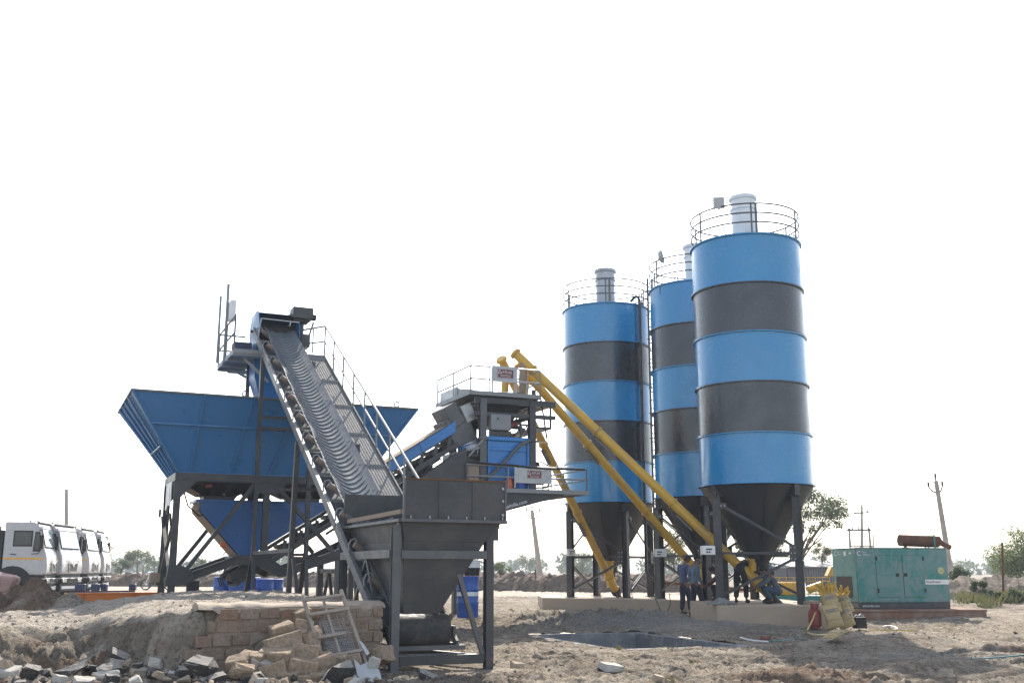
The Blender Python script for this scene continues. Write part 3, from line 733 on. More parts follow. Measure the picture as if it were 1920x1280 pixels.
def belt_conveyor():
    t = thing('belt_conveyor', 'inclined conveyor with ridged grey belt rising from the grey hopper to the blue storage bin', 'conveyor', pw(3.7, -5, 0), ANG)
    YT, YH = -11.0, 1.05
    # belt
    sec = [(3.30, 0.0), (3.47, -.105), (3.60, -.135), (3.80, -.135), (3.96, -.105), (4.14, -.02)]
    mb = MB(); N = 90; rows = []
    for k in range(N + 1):
        y = YT + (YH - YT) * k / N
        w = 0.007 * math.sin(y * 6.0) + 0.006 * math.sin(y * 2.3)
        top = [(x + (w if i == 0 else 0), y, zb(y) + z + (w if i == 0 else 0)) for i, (x, z) in enumerate(sec)]
        rows.append(top + [(x, y + .008, z - .016) for x, _, z in top[::-1]])
    n = len(rows[0])
    for r in rows: mb.v += [Vector(p) for p in r]
    for k in range(N):
        for i in range(n): mb.f.append([k * n + i, k * n + (i + 1) % n, (k + 1) * n + (i + 1) % n, (k + 1) * n + i]); mb.m.append(0)
    def zsec(x):
        for (xa, za), (xb, zc) in zip(sec, sec[1:]):
            if xa <= x <= xb: return za + (zc - za) * (x - xa) / (xb - xa)
        return 0
    y = YT + 0.2
    while y < YH - .05:
        pts = []
        for i in range(15):
            s = -1 + 2 * i / 14; x = 3.665 + .33 * s; yy = y + .30 * (abs(s) ** 1.7) - .12 - .05 * (s > .55) * (s - .55) / .45
            yy = min(yy, YH - .02); pts.append((x, yy, zb(yy) + zsec(x) + .007))
        mb.path(pts, [.010] + [.016] * 13 + [.010], 5)
        y += .165
    # return strand and the wrap round the tail
    mb.beam((3.7, YT, zb(YT) - .56), (3.7, YH, zb(YH) - .56), .8, .014)
    mk('belt', mb, M['rubber'], t, smooth=40)
    # tail pulley and wrapped belt
    p = MB(); p.tube((3.30, -11.02, .58), (4.20, -11.02, .58), .255, 28); p.tube((3.18, -11.02, .58), (4.34, -11.02, .58), .035, 10)
    mk('tail_pulley', p, M['tail_rubber'], t)
    for x in (3.22, 4.30):
        b = MB(); b.box((x, -11.0, .57), (.05, .30, .16)); b.beam((x, -11.25, .38), (x, -10.3, 1.05), .05, .12); b.beam((x, -11.3, .34), (x, -10.2, .34), .05, .1); mk('tail_bracket', b, M['steel_light'], t, bevel=.004)
    b = MB(); b.beam((3.1, -11.28, .33), (4.42, -11.28, .33), .07, .07); b.beam((3.1, -11.28, .22), (4.42, -11.28, .22), .05, .05); mk('tail_frame', b, M['steel_light'], t, bevel=.004)
    for x, s in ((3.05, -1), (4.10, 1)):
        b = MB(); o = -.21 if s < 0 else -.36
        b.beam((x, -10.9, zb(-10.9) + o), (x, YH, zb(YH) + o), .014, .17, (0, 0, 1))
        for dz in (-.08, .08): b.beam((x - s * .03, -10.9, zb(-10.9) + o + dz), (x - s * .03, YH, zb(YH) + o + dz), .07, .012)
        for yj in (-8.2, -5.4, -2.6, -.3): b.box((x + s * .012, yj, zb(yj) + o), (.012, .3, .14), Matrix.Rotation(math.atan(SL), 3, 'X'))
        mk('stringer', b, M['steel_light'], t)
    y = -10.2; k = 0
    while y < YH:
        z = zb(y)
        b = MB(); b.path([(3.07, y, z - .13), (3.06, y, z - .02), (3.10, y, z + .07), (3.17, y, z + .09), (3.22, y, z + .04)], .014, 6)
        b.path([(4.16, y, z - .28), (4.22, y, z - .10), (4.21, y, z + .02), (4.16, y, z + .02)], .014, 6)
        b.beam((3.05, y, z - .30), (4.10, y, z - .30), .06, .05)
        fr = mk('idler_frame', b, M['rail'], t)
        r = MB(); r.tube((3.16, y, z + .0), (3.46, y, z - .19), .062, 10); r.tube((3.5, y, z - .21), (3.9, y, z - .21), .062, 10); r.tube((3.94, y, z - .19), (4.10, y, z - .10), .055, 10)
        mk('roller', r, M['roller'], fr)
        y += 0.98; k += 1
    # walkway and handrail
    zw = lambda y: zb(y) - .60
    y = -8.1
    while y < .55:
        y2 = min(y + 1.42, .62); b = MB()
        b.loft([(4.20, y, zw(y)), (4.90, y, zw(y)), (4.90, y, zw(y) - .03), (4.20, y, zw(y) - .03)], [(4.20, y2 - .03, zw(y2 - .03)), (4.90, y2 - .03, zw(y2 - .03)), (4.90, y2 - .03, zw(y2 - .03) - .03), (4.20, y2 - .03, zw(y2 - .03) - .03)])
        for i in range(11): x = 4.24 + i * .063; b.beam((x, y + .02, zw(y + .02) + .002), (x, y2 - .05, zw(y2 - .05) + .002), .03, .012)
        pn = mk('walkway_panel', b, M['walk'], t)
        b = MB(); b.beam((4.20, y2 - .015, zw(y2) + .01), (4.92, y2 - .015, zw(y2) + .01), .035, .05); mk('cross_strip', b, M['rail'], pn)
        y += 1.42
    b = MB(); b.beam((4.93, -8.2, zw(-8.2) + .01), (4.93, .62, zw(.62) + .01), .03, .07); mk('kick_edge', b, M['walk'], t)
    b = MB(); hx = 4.93
    b.path([(hx, -8.2, zw(-8.2) + .85), (hx, .62, zw(.62) + .86), (4.30, .8, zw(.62) + .72)], .027, 8); b.path([(hx, -8.2, zw(-8.2) + .43), (hx, .62, zw(.62) + .43), (4.35, .8, zw(.62) + .33)], .023, 8)
    y = .62
    while y > -8.3: b.tube((hx, y, zw(y) - .02), (hx, y, zw(y) + .86), .022, 8); y -= 1.02
    b.tube((4.62, .71, zw(.62) + .1), (4.62, .71, zw(.62) + .8), .02, 8)
    mk('handrail', b, M['rail'], t)
    # head end
    h = MB(); prof = [(.45, 7.62), (.50, 8.02), (.66, 8.28), (.95, 8.40), (1.6, 8.36), (1.85, 8.1), (1.85, 7.5), (1.15, 7.25), (.75, 7.35)]
    for x in (3.10, 4.18):
        h.prism([(x, a, z) for a, z in prof], (.02, 0, 0))
    for (a, z), (a2, z2) in zip(prof[2:], prof[3:]): h.shell([((3.12, a, z), (4.18, a, z), (4.18, a2, z2), (3.12, a2, z2))], .012)
    mk('head_cover', h, M['bin_blue'], t, bevel=.006)
    h = MB(); h.beam((3.14, .43, 8.08), (4.16, .43, 8.06), .03, .025); h.beam((3.14, .41, 8.08), (3.05, .3, zb(.3) - .15), .03, .03); mk('guard_bar', h, M['galv'], t)
    h = MB(); h.tube((3.14, 1.1, 7.85), (4.16, 1.1, 7.85), .24, 24); h.tube((3.0, 1.1, 7.85), (4.6, 1.1, 7.85), .04, 10); mk('head_pulley', h, M['black'], t)
    h = MB(); h.bx(4.00, 4.56, .50, .95, 8.20, 8.52); mo = mk('motor_cover', h, M['steel'], t, bevel=.02)
    h = MB(); h.tube((4.56, .72, 8.30), (4.67, .72, 8.30), .09, 14); h.bx(4.05, 4.45, .55, .9, 8.11, 8.19); mk('motor', h, M['black'], mo)
    h = MB(); h.beam((4.30, .74, 7.45), (4.30, .74, 8.10), .10, .14, (0, 1, 0)); h.bx(4.26, 4.52, .6, 1.05, 7.45, 7.80); h.beam((4.62, .72, 8.18), (4.44, .8, 7.5), .05, .05); mk('gearbox', h, M['steel'], t, bevel=.02)
    c = MB(); a = [(3.14, 1.0, 7.35), (4.16, 1.0, 7.35), (4.16, 1.85, 7.35), (3.14, 1.85, 7.35)]; a2 = [(3.14, 1.0, 6.6), (4.16, 1.0, 6.6), (4.16, 1.85, 6.6), (3.14, 1.85, 6.6)]; a3 = [(3.5, 1.2, 5.5), (4.0, 1.2, 5.5), (4.0, 1.7, 5.5), (3.5, 1.7, 5.5)]
    c.loft(a, a2, capB=False); c.loft(a2, a3, capA=False); mk('discharge_chute', c, M['bin_blue'], t, bevel=.006)
    # service platform left of the head
    FR[0] = PLANT @ Matrix.Translation((.17, 0, .12)); zp = 7.02; d = MB(); d.bx(2.28, 3.04, .30, 2.9, zp - .05, zp)
    for yy in (.34, 1.2, 2.05, 2.86): d.beam((2.26, yy, zp - .09), (3.2, yy, zp - .09), .06, .08)
    d.beam((2.28, .3, zp - .02), (2.28, 2.9, zp - .02), .03, .12); d.beam((2.28, .29, zp - .02), (3.04, .29, zp - .02), .03, .12); d.beam((2.6, .6, zp - .14), (3.25, .5, zp - .75), .07, .07); d.beam((2.6, 2.4, zp - .14), (3.4, 2.3, zp - .55), .07, .07); d.beam((2.5, 2.6, zp - .16), (3.3, 2.6, zp - .16), .08, .1)
    pf = mk('platform', d, M['rail'], t)
    r = MB()
    for (x, yy) in ((2.28, .30), (2.28, 2.88), (2.28, 1.6)): r.tube((x, yy, zp), (x, yy, zp + .92), .025, 8)
    for hh in (.92, .47): r.path([(3.0, 2.88, zp + hh), (2.28, 2.88, zp + hh), (2.28, .30, zp + hh)], .025, 8)
    r.tube((2.28, .3, zp + .0), (2.28, .3, zp + .96), .02, 8); mk('platform_rail', r, M['steel_light'], pf)
    e = MB(); e.bx(2.42, 2.9, 1.2, 1.6, zp + .02, zp + .42); mk('gear_motor', e, M['navy'], pf, bevel=.02)
    e = MB(); e.beam((2.26, 1.7, zp - .1), (2.26, 1.7, zp + 2.12), .07, .07); e.beam((2.16, 2.3, zp), (2.16, 2.3, zp + 1.9), .06, .06); ml = mk('mast', e, M['rail'], pf)
    e = MB(); e.bx(2.30, 2.46, 1.4, 1.75, zp + 1.05, zp + 1.62); mk('lamp_box', e, M['white_board'], ml, bevel=.03)
    FR[0] = PLANT
    # supports: two trestles
    for yy, sp in ((-.55, 0.95), (-4.95, 0.0)):
        b = MB(); zt = zb(yy) - .3
        for x in (3.05, 4.36):
            g = gp(x, yy) - .15; zk = 1.9 if sp else 1.75
            if sp:
                b.beam((x, yy, zk), (x, yy, zt), .10, .12, (0, 1, 0)); b.beam((x, yy + 1.1, g), (x, yy, zk + .05), .10, .12, (0, 1, 0)); b.beam((x, yy - .5, g), (x, yy - .02, zk + .02), .08, .1, (0, 1, 0))
            else:
                b.beam((x, yy + .28, g), (x, yy, zt), .10, .13, (0, 1, 0)); b.beam((x, yy - .65, g), (x, yy - .05, 1.75), .07, .09, (0, 1, 0))
        for zz in ((5.3, 5.02, 3.5, 1.9) if sp else (3.2, 1.76)): b.beam((3.05, yy, zz), (4.36, yy, zz), .06, .07)
        mk('trestle', b, M['steel'], t)
    b = MB()
    b.beam((3.05, -.6, 1.93), (3.05, -4.95, 1.93), .06, .08); mk('tie_beam', b, M['steel'], t)
    b = MB(); b.beam((3.14, 1.95, 5.4), (3.14, 1.95, 7.3), .1, .1, (0, 1, 0)); b.beam((3.14, 1.95, 6.0), (3.9, 1.95, 6.0), .05, .07); mk('head_post', b, M['steel'], t)
belt_conveyor()

def storage_bin():
    t = thing('aggregate_bin', 'big blue four sided aggregate storage bin on a dark steel frame', 'storage bin', pw(3.7, 2.2, 0), ANG)
    T = [(0, 0, 5.88), (7.42, 0, 5.84), (7.42, 4.4, 5.84), (0, 4.4, 5.88)]
    Bq = [(1.28, .42, 3.94), (6.10, .42, 3.94), (6.10, 2.62, 3.94), (1.28, 2.62, 3.94)]
    mb = MB(); mb.shell([(T[k], T[(k + 1) % 4], Bq[(k + 1) % 4], Bq[k]) for k in range(4)], .012)
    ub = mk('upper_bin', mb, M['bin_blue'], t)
    def lerp3(a, b, f): return Vector(a).lerp(Vector(b), f)
    r = MB()
    for f0, f1 in ((.235, .055), (.40, .265), (.56, .47), (.72, .67), (.86, .86)):
        a = lerp3(T[0], T[1], f0) - Vector((0, .03, 0)); b = lerp3(Bq[0], Bq[1], f1) - Vector((0, .03, 0)); r.beam(a, b, .05, .05, (0, 1, 0))
    a = lerp3(T[0], Bq[0], .40) - Vector((0, .035, 0)); b = lerp3(T[1], Bq[1], .40) - Vector((0, .035, 0)); r.beam(a, b, .05, .055, (0, 1, 0))
    for f in (.0, 1.0): a = lerp3(T[0], T[1], f) - Vector((0, .02, 0)); b = lerp3(Bq[0], Bq[1], f) - Vector((0, .02, 0)); r.beam(a, b, .06, .05, (0, 1, 0))
    for k in range(1, 5):
        f = k / 5; a = lerp3(T[0], T[3], f); b = lerp3(Bq[0], Bq[3], f); off = Vector((-.035, 0, -.03)); r.beam(a + off, b + off, .09, .06, (1, 0, 0))
    a = lerp3(T[0], Bq[0], .66) + Vector((-.05, .1, -.04)); b = lerp3(T[3], Bq[3], .66) + Vector((-.05, -.6, -.04)); r.beam(a, b, .04, .03)
    mk('rib', r, M['bin_blue'], ub)
    e = MB()
    for k in range(4): e.beam(T[k], T[(k + 1) % 4], .07, .05)
    mk('top_rim', e, M['steel_light'], ub, bevel=.006)
    for f in (.37, .92):
        e = MB(); c = lerp3(T[0], T[1], f) + Vector((0, .0, .09)); pts = [c + Vector((math.cos(a) * .07, 0, math.sin(a) * .07)) for a in [2 * math.pi * k / 14 for k in range(14)]]
        e.path(pts, .018, 6, closed=True); mk('lifting_lug', e, M['steel_light'], ub)
    # ring beam, outlets
    s = MB(); zr = 3.82
    for p, q in (((1.2, .44, zr), (6.2, .44, zr)), ((1.2, 2.6, zr), (6.2, 2.6, zr)), ((1.28, .5, zr), (1.28, 2.54, zr)), ((6.1, .5, zr), (6.1, 2.54, zr)), ((3.5, .5, zr), (3.5, 2.54, zr))): s.beam(p, q, .16, .2)
    mk('ring_beam', s, M['steel'], t, bevel=.006)
    for xa, xb, bx0, bx1 in ((1.45, 3.38, 1.95, 2.9), (3.62, 5.95, 4.2, 5.2)):
        o = MB(); A = [(xa, .6, 3.72), (xb, .6, 3.72), (xb, 2.45, 3.72), (xa, 2.45, 3.72)]; B = [(bx0, 1.2, 3.42), (bx1, 1.2, 3.42), (bx1, 2.1, 3.42), (bx0, 2.1, 3.42)]
        o.loft(A, B); o.bx(bx0 + .1, bx1 - .1, 1.25, 2.05, 3.28, 3.415); ou = mk('outlet_gate', o, M['steel'], t)
        o = MB(); o.tube(((bx0 + bx1) / 2 + .1, 1.15, 3.44), ((bx0 + bx1) / 2 + .22, 1.1, 3.72), .05, 10); mk('air_cylinder', o, M['tan'], ou)
        o = MB(); o.box((xa + .62, .72, 3.63), (.16, .1, .08)); mk('air_valve', o, M['red'], ou)
    o = MB(); o.shell([((1.36, .62, 3.70), (1.36, 1.7, 3.70), (1.92, 1.6, 3.42), (1.92, .9, 3.42))], .01); mk('liner_plate', o, M['tan'], t)
    # weigh bin
    w = MB(); prof = [(1.86, 3.30), (5.55, 3.30), (5.55, 3.26), (5.42, 3.24), (3.32, 1.92), (3.0, 1.86), (1.92, 3.02), (1.92, 3.22)]
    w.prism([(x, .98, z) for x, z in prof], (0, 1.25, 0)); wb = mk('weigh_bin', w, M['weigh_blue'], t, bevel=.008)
    w = MB(); w.beam((1.86, .965, 3.27), (5.5, .965, 3.27), .03, .07); w.beam((1.84, .96, 3.27), (1.84, 2.25, 3.27), .04, .07); mk('bin_rim', w, M['weigh_blue'], wb)
    w = MB(); w.shell([((1.895, .99, 3.02), (1.895, 2.2, 3.02), (2.97, 2.2, 1.86), (2.97, .99, 1.86))], .012); w.bx(1.885, 1.915, .99, 2.2, 3.03, 3.2); mk('end_plate', w, M['tan'], wb)
    w = MB(); w.box((2.55, .93, 2.16), (.14, .12, .12)); w.path([(2.6, .9, 2.1), (2.62, .88, 1.98), (2.55, .86, 1.9)], .015, 6); mk('vibrator_motor', w, M['orange_red'], wb, bevel=.02)
    # columns
    for (x, y) in ((1.28, .44), (1.28, 2.6), (3.5, .44), (3.5, 2.6), (6.1, .44), (6.1, 2.6)):
        c = MB(); zz = (gp(x, y) - .15) if x < 2 else 1.9
        c.hbeam((x, y, zz), (x, y, 3.72), .16, .15, (0, 1, 0))
        if x < 2: c.prism([(x - .1, y - .09, 3.72), (x + .45, y - .09, 3.72), (x + .08, y - .09, 3.3), (x - .1, y - .09, 3.2)], (0, .02, 0))
        if 3 < x < 4: c.prism([(x - .4, y - .09, 3.72), (x + .5, y - .09, 3.72), (x + .3, y - .09, 3.45), (x - .2, y - .09, 3.45)], (0, .02, 0))
        mk('column', c, M['steel'], t)
    for y in (.44, 2.6):
        b = MB(); b.beam((1.62, y, 1.55), (3.2, y, 3.70), .10, .13, (0, 1, 0)); mk('brace', b, M['steel'], t)
        b = MB(); b.beam((3.72, y, 3.7), (5.3, y, 2.0), .10, .13, (0, 1, 0)); mk('brace', b, M['steel'], t)
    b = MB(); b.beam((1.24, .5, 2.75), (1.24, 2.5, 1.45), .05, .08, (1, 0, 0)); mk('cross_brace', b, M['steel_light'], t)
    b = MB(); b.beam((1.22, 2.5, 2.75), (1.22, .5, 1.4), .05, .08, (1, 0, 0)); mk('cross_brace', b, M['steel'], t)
    n = MB(); n.bx(1.17, 1.185, .8, 1.9, 3.05, 3.72); n.bx(1.16, 1.168, 1.05, 1.65, 3.2, 3.6); mk('name_plate', n, M['white_board'], t)
    for y in (.62, 2.4):
        n = MB(); c = Vector((1.10, y, 3.0)); n.path([c + Vector((0, math.cos(a) * .09, math.sin(a) * .09)) for a in [2 * math.pi * k / 14 for k in range(14)]], .028, 6, closed=True); n.beam((1.16, y, 2.92), (1.2, y, 2.6), .05, .1); mk('lifting_eye', n, M['steel'], t)
    n = MB(); n.path([(1.4, .4, 3.55), (1.55, .4, 3.1), (1.85, .5, 2.86), (2.0, .93, 2.9)], .02, 6); mk('cable', n, M['black'], t)
    # axle box and mudguard at the left end of the chassis
    a = MB(); a.prism([(1.12, .34, 1.14), (1.62, .34, 1.16), (1.82, .34, 1.28), (1.74, .34, 1.50), (1.55, .34, 1.62), (1.18, .34, 1.66)], (0, .2, 0)); a.prism([(1.12, 2.5, 1.14), (1.62, 2.5, 1.16), (1.82, 2.5, 1.28), (1.55, 2.5, 1.62), (1.18, 2.5, 1.66)], (0, .2, 0)); a.bx(1.3, 1.45, .54, 2.5, 1.2, 1.34)
    mk('gusset_plate', a, M['steel'], t, bevel=.01)
    a = MB(); a.bx(1.66, 1.94, .36, .6, .86, 1.26); mk('mud_flap', a, M['black'], t)
    a = MB(); a.bx(.80, 1.04, .7, 1.0, 1.22, 1.46); mk('tool_box', a, M['tan'], t, bevel=.02)
    a = MB()
    for y in (.5, 2.5):
        a.prism([(1.7, y, 1.25), (2.92, y, 1.68), (3.4, y, 1.62), (3.95, y, 1.34), (4.15, y, 1.38), (5.3, y, 1.73), (7.2, y, 2.2), (7.2, y, 2.85), (6.2, y, 2.42), (5.3, y, 1.99), (4.1, y, 1.56), (3.62, y, 1.88), (2.9, y, 1.90), (1.72, y, 1.46)], (0, .14, 0))
    a.beam((2.9, .6, 1.78), (2.9, 2.5, 1.78), .1, .16); a.beam((4.05, .6, 1.45), (4.05, 2.5, 1.45), .1, .16); a.beam((6, .6, 2.1), (6, 2.5, 2.1), .12, .2)
    mk('chassis_beam', a, M['steel'], t, bevel=.01)
    for p_, q_ in (((1.8, .44, 1.495), (2.9, .44, 1.90)), ((4.15, .44, 1.585), (5.4, .44, 2.03))): f = MB(); f.beam(p_, q_, .12, .02); mk('flange', f, M['steel_light'], t)
    for y in (.56, 2.5):
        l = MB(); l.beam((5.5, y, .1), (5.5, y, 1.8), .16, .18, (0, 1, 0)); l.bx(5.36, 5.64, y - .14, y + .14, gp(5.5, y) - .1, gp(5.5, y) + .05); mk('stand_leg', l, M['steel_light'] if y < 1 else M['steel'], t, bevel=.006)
    l = MB(); l.beam((5.5, .6, 1.5), (5.5, 2.46, 1.5), .1, .12); l.beam((5.5, 1.53, 1.5), (5.5, .8, .25), .07, .08, (1, 0, 0)); l.beam((5.5, 1.53, 1.5), (5.5, 2.3, .25), .07, .08, (1, 0, 0)); mk('stand_brace', l, M['steel'], t)
storage_bin()

def transfer_conveyor():
    t = thing('transfer_conveyor', 'belt conveyor with blue side covers climbing from under the blue bin to the mixer tower', 'conveyor', pw(3, 1.7, 1.2), ANG)
    zc = lambda x: 1.96 + .64 * (x - 3.61)
    xa, xb = 2.95, 9.05
    b = MB(); b.loft([(xa, 1.3, zc(xa)), (xa, 2.2, zc(xa)), (xa, 2.2, zc(xa) - .03), (xa, 1.3, zc(xa) - .03)], [(xb, 1.3, zc(xb)), (xb, 2.2, zc(xb)), (xb, 2.2, zc(xb) - .03), (xb, 1.3, zc(xb) - .03)])
    b.loft([(xa, 1.3, zc(xa) - .42), (xa, 2.2, zc(xa) - .42), (xa, 2.2, zc(xa) - .44), (xa, 1.3, zc(xa) - .44)], [(xb, 1.3, zc(xb) - .42), (xb, 2.2, zc(xb) - .42), (xb, 2.2, zc(xb) - .44), (xb, 1.3, zc(xb) - .44)])
    mk('belt', b, M['rubber'], t)
    for y, m in ((1.18, 1), (2.32, 0)):
        c = MB(); x0, x1 = 5.9, 9.0
        c.loft([(x0, y, zc(x0) + .02), (x0, y + .02, zc(x0) + .02), (x0, y + .02, zc(x0) + .34), (x0, y, zc(x0) + .34)], [(x1, y, zc(x1) + .02), (x1, y + .02, zc(x1) + .02), (x1, y + .02, zc(x1) + .34), (x1, y, zc(x1) + .34)])
        for xx in (6.9, 8.0): c.beam((xx, y - .012, zc(xx) + .04), (xx - .1, y - .012, zc(xx) + .33), .03, .02, (0, 1, 0))
        mk('side_cover', c, M['mixer_blue'], t)
    c = MB(); c.loft([(6.0, 1.2, zc(6) + .36), (6.0, 2.3, zc(6) + .36), (6.0, 2.3, zc(6) + .38), (6.0, 1.2, zc(6) + .38)], [(8.8, 1.2, zc(8.8) + .36), (8.8, 2.3, zc(8.8) + .36), (8.8, 2.3, zc(8.8) + .38), (8.8, 1.2, zc(8.8) + .38)]); mk('top_cover', c, M['tan'], t)
    for y in (1.1, 2.4):
        s = MB(); s.beam((xa, y, zc(xa) - .36), (xb, y, zc(xb) - .36), .06, .13); s.beam((5.6, y, zc(5.6) - .72), (9.0, y, zc(9) - .62), .05, .07)
        x = 5.9
        while x < 8.9: s.beam((x, y, zc(x) - .66), (x + .35, y, zc(x + .35) - .38), .03, .035); x += .7
        mk('stringer', s, M['steel'], t)
    x = 3.3; rb = random.Random(4)
    while x < 8.9:
        i = MB(); z = zc(x) - .0
        i.prism([(x - .05, 1.10, z - .3), (x + .06, 1.10, z - .3), (x + .1, 1.10, z - .02), (x + .0, 1.10, z + .02)], (0, .02, 0)); i.tube((x, 1.14, z - .13), (x, 1.42, z - .15), .065, 10); i.tube((x, 1.45, z - .16), (x, 2.1, z - .16), .06, 8)
        mk('idler', i, M['steel'], t); x += .42
    p = MB(); p.tube((3.02, 1.25, 1.42), (3.02, 2.25, 1.42), .20, 20); mk('tail_pulley', p, M['black'], t)
    p = MB(); p.prism([(2.8, 1.1, 1.28), (3.1, 1.1, 1.26), (3.6, 1.1, 1.55), (3.4, 1.1, 1.8), (2.85, 1.1, 1.55)], (0, .03, 0)); p.prism([(2.8, 2.38, 1.28), (3.1, 2.38, 1.26), (3.6, 2.38, 1.55), (3.4, 2.38, 1.8), (2.85, 2.38, 1.55)], (0, .03, 0)); p.beam((3.0, 1.13, 1.3), (3.0, 2.38, 1.3), .08, .06); mk('tail_frame', p, M['steel'], t)
    for k in range(3):
        p = MB(); p.path([(2.55 + .05 * k, 1.0, 1.12), (2.48 + .05 * k, .95, 1.3), (2.62 + .06 * k, .98, 1.46), (2.95, 1.0, 1.6)], .018, 6); mk('cable', p, M['black'], t)
    h = MB(); zh = zc(9.0)
    h.box((8.98, 1.75, zh + .52), (.42, 1.1, .66), Matrix.Rotation(R(-32), 3, 'Y')); h.box((9.2, 1.75, zh + .1), (.75, 1.05, .85), Matrix.Rotation(R(-25), 3, 'Y')); mk('head_housing', h, M['steel_light'], t, bevel=.02)
    h = MB(); h.box((9.42, 1.45, zh + .62), (.34, .5, .5), Matrix.Rotation(R(-28), 3, 'Y')); mk('drive_guard', h, M['galv'], t)
transfer_conveyor()

def railing(mb, pts, hs, step=1.0, r=.026, posts=True):
    for h in hs: mb.path([Vector(p) + Vector((0, 0, h)) for p in pts], r, 8)
    for a, b in zip(pts, pts[1:]):
        a = Vector(a); b = Vector(b); n = max(1, round((b - a).length / step))
        for k in range(n + 1): q = a.lerp(b, k / n); mb.tube(q, q + Vector((0, 0, max(hs))), r * .95, 8)

def sign(parent, c, w, h, right=(1, 0, 0), up=(0, 0, 1)):
    right = Vector(right); up = Vector(up); n = right.cross(up); c = Vector(c)
    s = MB(); s.prism([c - right * w / 2 - up * h / 2, c + right * w / 2 - up * h / 2, c + right * w / 2 + up * h / 2, c - right * w / 2 + up * h / 2], n * .006)
    so = mk('sign_plate', s, M['sign_red'], parent)
    t = text_mb('ATLAS', h * .40); place_mb(t, c + right * w * .08 + up * h * .15 + n * .012, right, up)
    tr = MB(); q = c - right * w * .37 + up * h * .13 + n * .007
    for k in range(3):
        a = math.pi / 2 + k * 2 * math.pi / 3; b = a + 2 * math.pi / 3
        p0 = q + (right * math.cos(a) + up * math.sin(a)) * h * .26; p1 = q + (right * math.cos(b) + up * math.sin(b)) * h * .26
        tr.beam(p0, p1, h * .05, .008, n)
    for k, ww in enumerate((.7, .6)): tr.beam(c - right * w * ww / 2 - up * h * (.17 + .14 * k) + n * .008, c + right * w * ww / 2 - up * h * (.17 + .14 * k) + n * .008, h * .035, .006, n)
    for k in range(4):
        sg = ((-1, -1), (1, -1), (1, 1), (-1, 1)); a = sg[k]; b = sg[(k + 1) % 4]
        tr.beam(c + right * w * .485 * a[0] + up * h * .47 * a[1] + n * .008, c + right * w * .485 * b[0] + up * h * .47 * b[1] + n * .008, .006, .006, n)
    mk('lettering', merge(t, tr), M['lettering'], so, smooth=0)

